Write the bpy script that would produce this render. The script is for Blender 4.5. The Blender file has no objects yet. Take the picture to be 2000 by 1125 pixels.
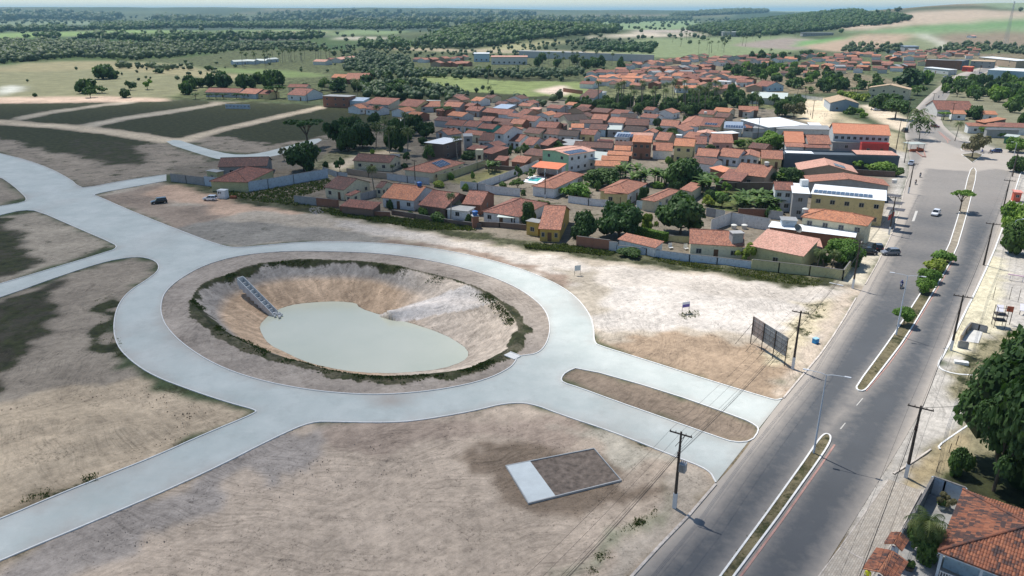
import bpy, bmesh, math, random
import numpy as np
from mathutils import Vector, Matrix
from mathutils.geometry import delaunay_2d_cdt
random.seed(7); RNG = np.random.default_rng(7)
scn = bpy.context.scene
COL = scn.collection
# ------------------------------------------------------------------ camera
F, CX, CY, YH, CZ = 1450.0, 1000.0, 562.5, 22.0, 50.0
PITCH = math.atan((CY - YH) / F)
cd = bpy.data.cameras.new('camera'); cam = bpy.data.objects.new('camera', cd); COL.objects.link(cam)
cd.sensor_width = 36.0; cd.lens = 36.0 * F / 2000.0; cd.clip_start = 0.5; cd.clip_end = 60000
cam.location = (0, 0, CZ); cam.rotation_euler = (math.pi / 2 - PITCH, 0, 0)
scn.camera = cam
# ------------------------------------------------------------------ sky, sun, exposure
SUN_EL = math.radians(63); SX, SY = -0.62, 0.78          # direction towards the sun, in plan
w = bpy.data.worlds.new('World'); scn.world = w; w.use_nodes = True
nt = w.node_tree; bg = nt.nodes['Background']
sky = nt.nodes.new('ShaderNodeTexSky'); sky.sky_type = 'NISHITA'; sky.sun_disc = False
sky.sun_elevation = SUN_EL; sky.sun_rotation = math.atan2(SX, SY); sky.altitude = 100
sky.air_density = 1.0; sky.dust_density = 0.05; sky.ozone_density = 2.0
nt.links.new(sky.outputs['Color'], bg.inputs['Color']); bg.inputs['Strength'].default_value = 0.085
sl = bpy.data.lights.new('sun', 'SUN'); sun = bpy.data.objects.new('sun', sl); COL.objects.link(sun)
sl.energy = 3.8; sl.angle = math.radians(0.53); sl.color = (1.0, 0.96, 0.9)
ce = math.cos(SUN_EL); n_ = math.hypot(SX, SY)
TOSUN = Vector((SX / n_ * ce, SY / n_ * ce, math.sin(SUN_EL)))
sun.rotation_euler = TOSUN.to_track_quat('Z', 'Y').to_euler()
vs = scn.view_settings
vs.view_transform = 'Standard'; vs.look = 'None'; vs.gamma = 1; vs.exposure = 0.52; vs.use_curve_mapping = False
scn.cycles.max_bounces = 6; scn.cycles.transparent_max_bounces = 12; scn.cycles.volume_bounces = 0
# ------------------------------------------------------------------ pixel <-> place
SP, CP = math.sin(PITCH), math.cos(PITCH)
def ray(px, py):
    u = (px - CX) / F; v = (py - CY) / F
    return u, CP - v * SP, -(SP + v * CP)
def at(px, py, z=0.0):
    a, b, c = ray(px, py); t = (z - CZ) / c
    return Vector((a * t, b * t, z))
def zat(px, py, P):
    "height at which the pixel row py is seen above the ground point P"
    a, b, c = ray(px, py); return CZ + P[1] * c / b
CR = {'C1': (660, 280, 6.617), 'C2': (900, 280, 6.617), 'C3': (800, 200, 6.667), 'C4': (1080, 200, 6.667), 'C5': (1340, 200, 6.667),
      'C6': (1300, 310, 6.617), 'C7': (1500, 300, 6.25), 'C8': (1500, 420, 6.617), 'C9': (1750, 100, 8), 'C10': (1500, 130, 6.617),
      'C11': (1780, 220, 9.09), 'C12': (1850, 330, 6.62), 'C13': (1830, 500, 6.247), 'C14': (1100, 90, 6.617), 'C15': (1350, 60, 6.617),
      'C16': (1600, 40, 6.617), 'D4': (350, 140, 4.018), 'D5': (750, 170, 3.629), 'D6': (1100, 170, 3.629), 'D7': (1450, 100, 3.636),
      'D8': (550, 330, 5.714), 'T1': (0, 0, 2.857), 'T2': (650, 0, 2.857), 'T3': (1300, 0, 2.857), 'E1': (1100, 380, 3.333),
      'E2': (1500, 550, 4), 'E3': (1600, 780, 3.26), 'E4': (1150, 780, 3.26), 'E5': (300, 480, 2.5), 'L1': (0, 180, 3.516),
      'G1': (1820, 560, 7.033), 'G2': (1420, 590, 8.036), 'G3': (1820, 940, 6.083), 'G4': (960, 660, 3.307), 'P': (0, 0, 1)}
def px(c, p):
    o = CR[c]; return (o[0] + p[0] / o[2], o[1] + p[1] / o[2])
def loop(s, c='P', z=0.0):
    "a string of 'x,y x,y' pixels as ground points"
    return [tuple(at(*px(c, tuple(map(float, q.split(',')))), z)[:2]) for q in s.split()]
# ------------------------------------------------------------------ numeric helpers
def S(x, a, b):
    t = np.clip((np.asarray(x, float) - a) / (b - a), 0, 1); return t * t * (3 - 2 * t)
def _hash(ix, iy, s):
    h = (ix.astype(np.int64) * 374761393 + iy.astype(np.int64) * 668265263 + s * 974711) & 0x7fffffff
    h = ((h ^ (h >> 13)) * 1274126177) & 0x7fffffff
    return ((h ^ (h >> 16)) & 0xffff) / 65535.0
def vn(x, y, s=0):
    x = np.asarray(x, float); y = np.asarray(y, float)
    ix = np.floor(x); iy = np.floor(y); fx = x - ix; fy = y - iy
    fx = fx * fx * (3 - 2 * fx); fy = fy * fy * (3 - 2 * fy)
    a = _hash(ix, iy, s); b = _hash(ix + 1, iy, s); c = _hash(ix, iy + 1, s); d = _hash(ix + 1, iy + 1, s)
    return (a + (b - a) * fx) * (1 - fy) + (c + (d - c) * fx) * fy
def fbm(x, y, s=0, o=4):
    r = 0; a = 0.5; t = 0
    for i in range(o):
        r = r + a * vn(x, y, s + i * 17); t += a; a *= 0.5; x = np.asarray(x) * 2.03 + 5.1; y = np.asarray(y) * 2.03 - 3.7
    return r / t
def inside(P, poly):
    x, y = P[:, 0], P[:, 1]; r = np.zeros(len(P), bool); n = len(poly)
    xs = [q[0] for q in poly]; ys = [q[1] for q in poly]
    m = (x >= min(xs)) & (x <= max(xs)) & (y >= min(ys)) & (y <= max(ys))
    if not m.any(): return r
    xm, ym = x[m], y[m]; k = np.zeros(len(xm), bool)
    for i in range(n):
        x1, y1 = poly[i]; x2, y2 = poly[(i + 1) % n]
        if y1 == y2: continue
        c = ((y1 > ym) != (y2 > ym)) & (xm < (x2 - x1) * (ym - y1) / (y2 - y1) + x1); k ^= c
    r[m] = k; return r
def pdist(P, poly, closed=True, lim=1e9):
    n = len(poly); d = np.full(len(P), 1e9)
    for i in range(n if closed else n - 1):
        ax, ay = poly[i]; bx, by = poly[(i + 1) % n]; ex, ey = bx - ax, by - ay; L = ex * ex + ey * ey + 1e-12
        t = np.clip(((P[:, 0] - ax) * ex + (P[:, 1] - ay) * ey) / L, 0, 1)
        d = np.minimum(d, np.hypot(P[:, 0] - ax - t * ex, P[:, 1] - ay - t * ey))
    return d
def smooth_loop(p, n=2, closed=True):
    for _ in range(n):
        q = []; m = len(p)
        for i in range(m if closed else m - 1):
            a, b = p[i], p[(i + 1) % m]
            q.append((a[0] * .75 + b[0] * .25, a[1] * .75 + b[1] * .25)); q.append((a[0] * .25 + b[0] * .75, a[1] * .25 + b[1] * .75))
        if not closed: q = [p[0]] + q + [p[-1]]
        p = q
    return p
# ------------------------------------------------------------------ materials
MATS = {}
def newmat(name):
    m = bpy.data.materials.new(name); m.use_nodes = True; t = m.node_tree
    return m, t, t.nodes['Principled BSDF']
def N(t, typ, **k):
    n = t.nodes.new('ShaderNode' + typ)
    for a, b in k.items(): setattr(n, a, b)
    return n
def mixc(t, fac, a, b, mode='MIX'):
    n = N(t, 'MixRGB', blend_type=mode)
    for i, v in ((0, fac), (1, a), (2, b)):
        if hasattr(v, 'links'): t.links.new(v, n.inputs[i])
        else: n.inputs[i].default_value = v if i == 0 else ((*v, 1) if len(v) == 3 else v)
    return n.outputs[0]
def noise(t, vec, scale, detail=4, rough=0.55, dim=None):
    n = N(t, 'TexNoise'); n.inputs['Scale'].default_value = scale; n.inputs['Detail'].default_value = detail; n.inputs['Roughness'].default_value = rough
    if vec is not None: t.links.new(vec, n.inputs['Vector'])
    return n.outputs['Fac']
def ramp(t, fac, a, b, lo=0.0, hi=1.0):
    n = N(t, 'MapRange'); n.inputs[1].default_value = a; n.inputs[2].default_value = b; n.inputs[3].default_value = lo; n.inputs[4].default_value = hi
    t.links.new(fac, n.inputs[0]); return n.outputs[0]
def math_(t, op, a, b=None):
    n = N(t, 'Math', operation=op)
    for i, v in ((0, a), (1, b)):
        if v is None: continue
        if hasattr(v, 'links'): t.links.new(v, n.inputs[i])
        else: n.inputs[i].default_value = v
    return n.outputs[0]
def bump(t, h, strength, dist, bs):
    n = N(t, 'Bump'); n.inputs['Strength'].default_value = strength; n.inputs['Distance'].default_value = dist
    t.links.new(h, n.inputs['Height']); t.links.new(n.outputs[0], bs.inputs['Normal'])
def plain(name, col, rough=0.7, var=0.15, scale=1.5, metal=0.0, dirt=0.0):
    "painted plaster, metal, wood...: a base colour with uneven wear"
    if name in MATS: return MATS[name]
    m, t, b = newmat(name); tc = N(t, 'TexCoord').outputs['Object']
    oi = N(t, 'ObjectInfo').outputs['Random']
    f = noise(t, tc, scale, 6, 0.65)
    c = mixc(t, ramp(t, f, .3, .7), tuple(x * (1 - var) for x in col), tuple(min(.85, x * (1 + var)) for x in col))
    if dirt:
        g = noise(t, tc, scale * 2.7, 5, 0.7)
        c = mixc(t, ramp(t, g, .52, .72, 0, dirt), c, tuple(x * .35 for x in (.30, .27, .24)))
    c = mixc(t, 1.0, c, mixc(t, oi, (.9, .9, .9), (1.06, 1.06, 1.06)), 'MULTIPLY')
    t.links.new(c, b.inputs['Base Color']); b.inputs['Roughness'].default_value = rough; b.inputs['Metallic'].default_value = metal
    b.inputs['Specular IOR Level'].default_value = .3
    MATS[name] = m; return m
def glassy(name, col=(.02, .025, .03), rough=.08):
    if name in MATS: return MATS[name]
    m, t, b = newmat(name); b.inputs['Base Color'].default_value = (*col, 1); b.inputs['Roughness'].default_value = rough
    MATS[name] = m; return m
def ground_mat(name, rough=0.95, grit=1.0, veg=True):
    "colour from the painted soil map; grain, stones, wheel marks and weeds from noise"
    m, t, b = newmat(name); P = N(t, 'NewGeometry').outputs['Position']
    at_ = N(t, 'Attribute', attribute_name='paint'); col = at_.outputs['Color']; v = at_.outputs['Alpha']
    n1 = noise(t, P, .09, 8, .62); n2 = noise(t, P, .8, 8, .7); n3 = noise(t, P, 5.0, 4, .7)
    mp = N(t, 'Mapping', vector_type='TEXTURE'); mp.inputs['Rotation'].default_value = (0, 0, .75); mp.inputs['Scale'].default_value = (5.0, .45, 1); t.links.new(P, mp.inputs[0])
    n4 = noise(t, mp.outputs[0], 1.0, 6, .7)
    g = math_(t, 'ADD', math_(t, 'MULTIPLY', n1, .9), math_(t, 'MULTIPLY', n2, 1.0))
    g = math_(t, 'ADD', g, math_(t, 'MULTIPLY', n3, .45)); g = math_(t, 'ADD', g, math_(t, 'MULTIPLY', n4, .50))
    k = ramp(t, g, 1.12, 1.76, 1 - .44 * grit, 1 + .36 * grit)
    sp_ = ramp(t, math_(t, 'ADD', noise(t, P, 2.6, 5, .8), math_(t, 'MULTIPLY', noise(t, P, .3, 3, .6), .35)), .755, .83, 1, .5); k = math_(t, 'MULTIPLY', k, sp_)
    sx_ = N(t, 'SeparateXYZ'); t.links.new(P, sx_.inputs[0]); ax_ = math_(t, 'ADD', sx_.outputs[0], 17.0); ay_ = math_(t, 'SUBTRACT', sx_.outputs[1], 118.0)
    rad = math_(t, 'SQRT', math_(t, 'ADD', math_(t, 'MULTIPLY', ax_, ax_), math_(t, 'MULTIPLY', ay_, ay_))); wr = math_(t, 'ADD', rad, math_(t, 'MULTIPLY', noise(t, P, .06, 3, .5), 9.0))
    m2 = N(t, 'CombineXYZ'); t.links.new(math_(t, 'MULTIPLY', wr, 3.2), m2.inputs[0]); t.links.new(math_(t, 'MULTIPLY', math_(t, 'ARCTAN2', ay_, ax_), 7.0), m2.inputs[1])
    tr_ = ramp(t, math_(t, 'MULTIPLY', ramp(t, noise(t, m2.outputs[0], 1.0, 4, .65), .48, .68), ramp(t, noise(t, P, .05, 3, .6), .40, .56)), 0, 1, 1.06, .70); k = math_(t, 'MULTIPLY', k, tr_)
    kc = N(t, 'CombineColor'); [t.links.new(k, kc.inputs[i]) for i in range(3)]
    c = mixc(t, 1, col, kc.outputs[0], 'MULTIPLY')
    if veg:
        wv = math_(t, 'ADD', noise(t, P, .22, 6, .65), math_(t, 'MULTIPLY', noise(t, P, 2.2, 5, .75), .45))
        th = math_(t, 'SUBTRACT', 1.18, math_(t, 'MULTIPLY', v, .85))
        fm = ramp(t, math_(t, 'SUBTRACT', wv, th), -.05, .09)
        gcol = mixc(t, ramp(t, noise(t, P, .5, 6, .7), .35, .65), (.024, .027, .014), (.060, .066, .028))
        c = mixc(t, fm, c, gcol)
    t.links.new(c, b.inputs['Base Color']); b.inputs['Roughness'].default_value = rough; b.inputs['Specular IOR Level'].default_value = .15
    bump(t, math_(t, 'ADD', n2, math_(t, 'MULTIPLY', n3, .4)), .55, .18, b)
    return m
# ------------------------------------------------------------------ object helpers
def tag(o, label=None, cat=None, group=None, kind=None):
    for k, v in (('label', label), ('category', cat), ('group', group), ('kind', kind)):
        if v: o[k] = v
    return o
def empty(name, loc, rz=0.0, label=None, cat=None, group=None):
    o = bpy.data.objects.new(name, None); COL.objects.link(o); o.location = loc; o.rotation_euler = (0, 0, rz); o.empty_display_size = .5
    return tag(o, label, cat, group)
def link(name, me, parent=None, loc=None, rz=None):
    o = bpy.data.objects.new(name, me); COL.objects.link(o)
    if parent is not None: o.parent = parent
    if loc is not None: o.location = loc
    if rz is not None: o.rotation_euler = (0, 0, rz)
    return o
class MB:
    def __init__(s): s.v = []; s.f = []; s.m = []; s.uv = []
    def poly(s, pts, mi=0, uv=None):
        b = len(s.v); s.v += [tuple(p) for p in pts]; s.f.append(tuple(range(b, b + len(pts)))); s.m.append(mi)
        s.uv += list(uv) if uv else [(p[0], p[1]) for p in pts]; return s
    def box(s, x0, y0, z0, x1, y1, z1, mi=0, M=None):
        c = [(x0, y0, z0), (x1, y0, z0), (x1, y1, z0), (x0, y1, z0), (x0, y0, z1), (x1, y0, z1), (x1, y1, z1), (x0, y1, z1)]
        if M is not None: c = [tuple(M @ Vector(p)) for p in c]
        b = len(s.v); s.v += c
        for q in ((0, 3, 2, 1), (4, 5, 6, 7), (0, 1, 5, 4), (1, 2, 6, 5), (2, 3, 7, 6), (3, 0, 4, 7)):
            s.f.append(tuple(b + i for i in q)); s.m.append(mi); s.uv += [(c[i][0] + c[i][1], c[i][2]) for i in q]
        return s
    def prism(s, pts, z0, z1, mi=0, top=True, bottom=False):
        n = len(pts); A = [(p[0], p[1], z0 if len(p) < 3 else p[2] + z0) for p in pts]; B = [(p[0], p[1], z1 if len(p) < 3 else p[2] + z1) for p in pts]
        for i in range(n):
            j = (i + 1) % n; s.poly([A[i], A[j], B[j], B[i]], mi)
        if top: s.poly(B, mi)
        if bottom: s.poly(A[::-1], mi)
        return s
    def slab(s, pts, th, mi=0, uv=None):
        "closed plate: pts is its top face, th the thickness downwards"
        n = len(pts); B = [(p[0], p[1], p[2] - th) for p in pts]
        s.poly(pts, mi, uv); s.poly(B[::-1], mi, (uv or [(p[0], p[1]) for p in pts])[::-1])
        for i in range(n):
            j = (i + 1) % n; s.poly([B[i], B[j], pts[j], pts[i]], mi)
        return s
    def tube(s, p0, p1, r0, r1=None, n=8, mi=0, caps=True):
        r1 = r0 if r1 is None else r1; p0 = Vector(p0); p1 = Vector(p1); d = (p1 - p0).normalized()
        a = d.orthogonal().normalized(); b = d.cross(a); k = len(s.v)
        for p, r in ((p0, r0), (p1, r1)):
            for i in range(n):
                t = 2 * math.pi * i / n; s.v.append(tuple(p + (a * math.cos(t) + b * math.sin(t)) * r))
        for i in range(n):
            j = (i + 1) % n; s.f.append((k + i, k + j, k + n + j, k + n + i)); s.m.append(mi); s.uv += [(0, 0)] * 4
        if caps:
            s.f.append(tuple(k + i for i in reversed(range(n)))); s.m.append(mi); s.uv += [(0, 0)] * n
            s.f.append(tuple(k + n + i for i in range(n))); s.m.append(mi); s.uv += [(0, 0)] * n
        return s
    def path(s, pts, r, n=6, mi=0):
        for a, b in zip(pts, pts[1:]): s.tube(a, b, r, r, n, mi)
        return s
    def mesh(s, name, mats, smooth=False):
        me = bpy.data.meshes.new(name); me.from_pydata(s.v, [], s.f)
        for m in (mats if isinstance(mats, (list, tuple)) else [mats]): me.materials.append(m)
        me.polygons.foreach_set('material_index', s.m)
        u = me.uv_layers.new(name='UVMap'); u.data.foreach_set('uv', np.array(s.uv, np.float32).ravel())
        if smooth: me.polygons.foreach_set('use_smooth', [True] * len(s.f))
        me.update(); return me
    def build(s, name, mats, parent=None, loc=None, rz=None, smooth=False):
        return link(name, s.mesh(name, mats, smooth), parent, loc, rz)
def copy_tree(o, parent=None):
    c = o.copy(); COL.objects.link(c)
    if parent is not None: c.parent = parent
    for ch in o.children: copy_tree(ch, c)
    return c
def fill(polys, holes=(), spacing=None):
    "triangles of a flat region; returns points (n,2) and faces"
    pts = []; ed = []
    for L in list(polys) + list(holes):
        b = len(pts); pts += [Vector((p[0], p[1])) for p in L]; ed += [(b + i, b + (i + 1) % len(L)) for i in range(len(L))]
    if spacing:
        xs = [p[0] for L in polys for p in L]; ys = [p[1] for L in polys for p in L]
        gx, gy = np.meshgrid(np.arange(min(xs), max(xs), spacing), np.arange(min(ys), max(ys), spacing))
        G = np.c_[gx.ravel(), gy.ravel()] + RNG.uniform(-.2, .2, (gx.size, 2)) * spacing
        k = np.zeros(len(G), bool)
        for L in polys: k |= inside(G, L)
        for L in holes: k &= ~inside(G, L)
        pts += [Vector(p) for p in G[k]]
    V, _, Fc, _, _, _ = delaunay_2d_cdt(pts, ed, [], 0, 1e-4)
    V = np.array([tuple(v) for v in V]); Fc = np.array([f for f in Fc if len(f) == 3])
    c = V[Fc].mean(1); k = np.zeros(len(c), bool)
    for L in polys: k |= inside(c, L)
    for L in holes: k &= ~inside(c, L)
    Fc = Fc[k]
    a = V[Fc[:, 1]] - V[Fc[:, 0]]; b = V[Fc[:, 2]] - V[Fc[:, 0]]; fl = a[:, 0] * b[:, 1] - a[:, 1] * b[:, 0] < 0
    Fc[fl] = Fc[fl][:, ::-1]
    return V, Fc
def sheet(name, V, Fc, z, mats, paint=None):
    zz = np.full(len(V), float(z)) if np.isscalar(z) else z
    me = bpy.data.meshes.new(name); me.from_pydata(np.c_[V, zz].tolist(), [], Fc.tolist()); me.materials.append(mats)
    if paint is not None:
        ca = me.color_attributes.new('paint', 'FLOAT_COLOR', 'POINT'); ca.data.foreach_set('color', paint.astype(np.float32).ravel())
    return link(name, me)
def ribbon(pts, wdt, z0, z1, mb, closed=False, mi=0, inset=0.0):
    "kerb: a raised band along a polyline"
    n = len(pts); P = [Vector((p[0], p[1])) for p in pts]; L = []; R = []
    for i in range(n):
        a = P[i - 1] if (i > 0 or closed) else P[i]; b = P[(i + 1) % n] if (i < n - 1 or closed) else P[i]
        d = (b - a).normalized(); q = Vector((-d.y, d.x)); L.append(P[i] + q * (wdt / 2)); R.append(P[i] - q * (wdt / 2))
    for i in range(n if closed else n - 1):
        j = (i + 1) % n
        mb.poly([(*R[i], z1), (*R[j], z1), (*L[j], z1), (*L[i], z1)], mi)
        mb.poly([(*R[i], z0), (*R[j], z0), (*R[j], z1), (*R[i], z1)], mi); mb.poly([(*L[j], z0), (*L[i], z0), (*L[i], z1), (*L[j], z1)], mi)
    return mb
# ================================================================== ground shapes (from the survey of the place)
rim = smooth_loop(loop('400,130 480,100 640,75 820,70 1000,75 1150,90 1300,130 1450,165 1560,200 1640,240 1700,290 1745,340 1782,400 1765,465 1720,515 1640,560 1560,600 1400,622 1200,641 1000,634 850,608 750,580 600,535 450,478 335,418 250,352 212,306 200,260 220,208 290,162 345,150', 'E5'), 1)
ZW = -5.6
wline = smooth_loop(loop('645,305 700,290 800,280 900,276 985,285 1000,312 1100,345 1250,385 1400,435 1500,490 1528,530 1500,560 1400,592 1200,612 1000,610 850,585 740,556 650,512 580,480 545,430 533,390 560,360 600,325', 'E5', ZW), 1)
island = smooth_loop(loop('315,590 322,570 350,545 400,517 470,498 560,490 650,491 750,495 850,510 930,530 1000,556 1045,585 1068,610 1075,640 1070,665 1060,682 1045,692 1024,694 1010,697 1007,706 995,720 950,742 870,760 780,770 700,771 600,762 500,742 420,713 360,675 325,640 314,612'), 2)
def rc(s, n=2): return loop(s)
strip_isl = smooth_loop(loop('1095,740 1105,727 1130,717 1300,765 1450,818 1478,832 1482,842 1468,862 1435,865 1395,852 1300,818 1200,783 1130,757 1100,748'), 1)
# the concrete streets: edges run between open ends
E_bot = smooth_loop(loop('-900,1490 0,1095 200,1012 400,925 540,853 607,824 650,824 735,826 800,824 870,813 930,802 985,788 1035,787 1100,812 1200,845 1320,893 1385,918 1398,943'), 2, False)
E_ne = smooth_loop(loop('1528,779 1515,782 1500,778 1400,748 1250,700 1175,677 1160,670 1160,640 1150,610 1120,575 1075,548 1000,519 900,494 800,479 700,473 620,472 540,477 465,485 430,480 350,450 250,410 195,385 177,380 260,365 325,353'), 2, False)
E_n = smooth_loop(loop('325,341 240,353 165,368 150,362 140,352 100,330 50,312 0,300 -150,262 -500,200'), 1, False)
E_nw = smooth_loop(loop('-500,258 -150,300 0,345 25,362 45,380 52,388 48,395 0,403 -300,450'), 1, False)
E_w = smooth_loop(loop('-300,500 0,420 45,410 75,412 150,445 225,477 228,484 218,490 0,555 -400,670'), 1, False)
E_sw = smooth_loop(loop('-400,705 0,582 100,545 200,512 255,502 285,503 308,512 311,528 290,545 250,570 228,600 221,640 228,675 255,705 300,735 380,765 450,788 500,801 500,807 400,848 300,893 200,932 100,972 0,1015 -900,1360'), 2, False)
conc_outer = E_bot + E_ne + E_n + E_nw + E_w + E_sw
side_street = smooth_loop(loop('318,278 345,272 372,281 430,298 470,303 510,299 560,286 620,269 632,275 575,296 520,308 475,313 430,312 400,304'), 1)
far_street = loop('768,240 800,225 812,232 778,250')
# the avenue
av_left = loop('1040,1330 1235,1125') + smooth_loop(loop('1398,945 1440,900 1500,815 1530,778 1600,695 1650,620 1690,555 1720,500 1745,450 1765,385 1778,320 1774,290 1766,262 1772,238 1792,205 1838,165 1865,146 1905,135 1938,124'), 1, False)
av_right = smooth_loop(loop('1952,131 1902,152 1872,162 1850,190 1838,215 1838,240 1860,262 1890,280 1940,289 2000,298 2150,315 2150,335 2010,316 1996,330 1980,380 1950,470 1920,540 1870,640 1832,712 1806,790 1750,885 1700,965 1600,1125'), 1, False) + loop('1440,1330')
avenue = av_left + av_right
isl_low = loop('1200,1400 1408,1125 1500,1000') + smooth_loop(loop('1570,902 1600,858 1612,847 1623,852 1620,868 1590,912'), 2, False) + loop('1520,1010 1434,1125 1240,1400')
isl_up = smooth_loop(loop('1672,755 1720,690 1755,640 1800,570 1850,490 1866,440 1878,400 1893,335 1902,326 1908,338 1893,400 1882,440 1866,495 1820,575 1768,662 1730,712 1696,756 1686,765 1674,763'), 1)
isl_tri = loop('1878,302 1899,318 1920,303 1905,298')
isl_oval = smooth_loop(loop('1876,291 1882,287 1892,288 1904,291 1906,295 1895,296 1880,295'), 1)
PLOT = loop('985,912 1160,876 1216,941 1030,987')
def T(x, y):
    "height of the land"
    x = np.asarray(x, float); y = np.asarray(y, float); a = x / np.maximum(y, 1)
    h = 78 * S(a, .22, .62) * S(y, 950, 3000)
    h = h + 16 * np.exp(-((a + .0 - .02) / .14) ** 2) * S(y, 1100, 1500) * (1 - S(y, 1700, 2600))
    h = h + (78 - 28 * S(a, -.25, .25)) * S(y, 4200, 7500) * (1 - S(a, .25, .45))
    h = h + 40 * (fbm(x / 1500, y / 1500, 3, 4) - .5) * S(y, 2200, 6000) + 7 * (fbm(x / 260, y / 260, 9, 3) - .45) * S(y, 700, 1500)
    return h
def Tz(x, y): return float(T(np.array([x]), np.array([y]))[0])
def att(px_, py_):
    "pixel to the point of the land it shows"
    a, b, c = ray(px_, py_)
    if c >= -1e-5: c = -1e-5
    ts = np.geomspace(20, 14000, 900); z = CZ + c * ts - T(a * ts, b * ts); k = np.argmax(z < 0)
    t = ts[k] if z[k] < 0 else ts[-1]
    if k > 0 and z[k] < 0: t = ts[k - 1] + (ts[k] - ts[k - 1]) * z[k - 1] / (z[k - 1] - z[k])
    return Vector((a * t, b * t, float(T(np.array([a * t]), np.array([b * t]))[0])))
def aloop(s, c='P'): return [tuple(att(*px(c, tuple(map(float, q.split(',')))))[:2]) for q in s.split()]
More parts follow.
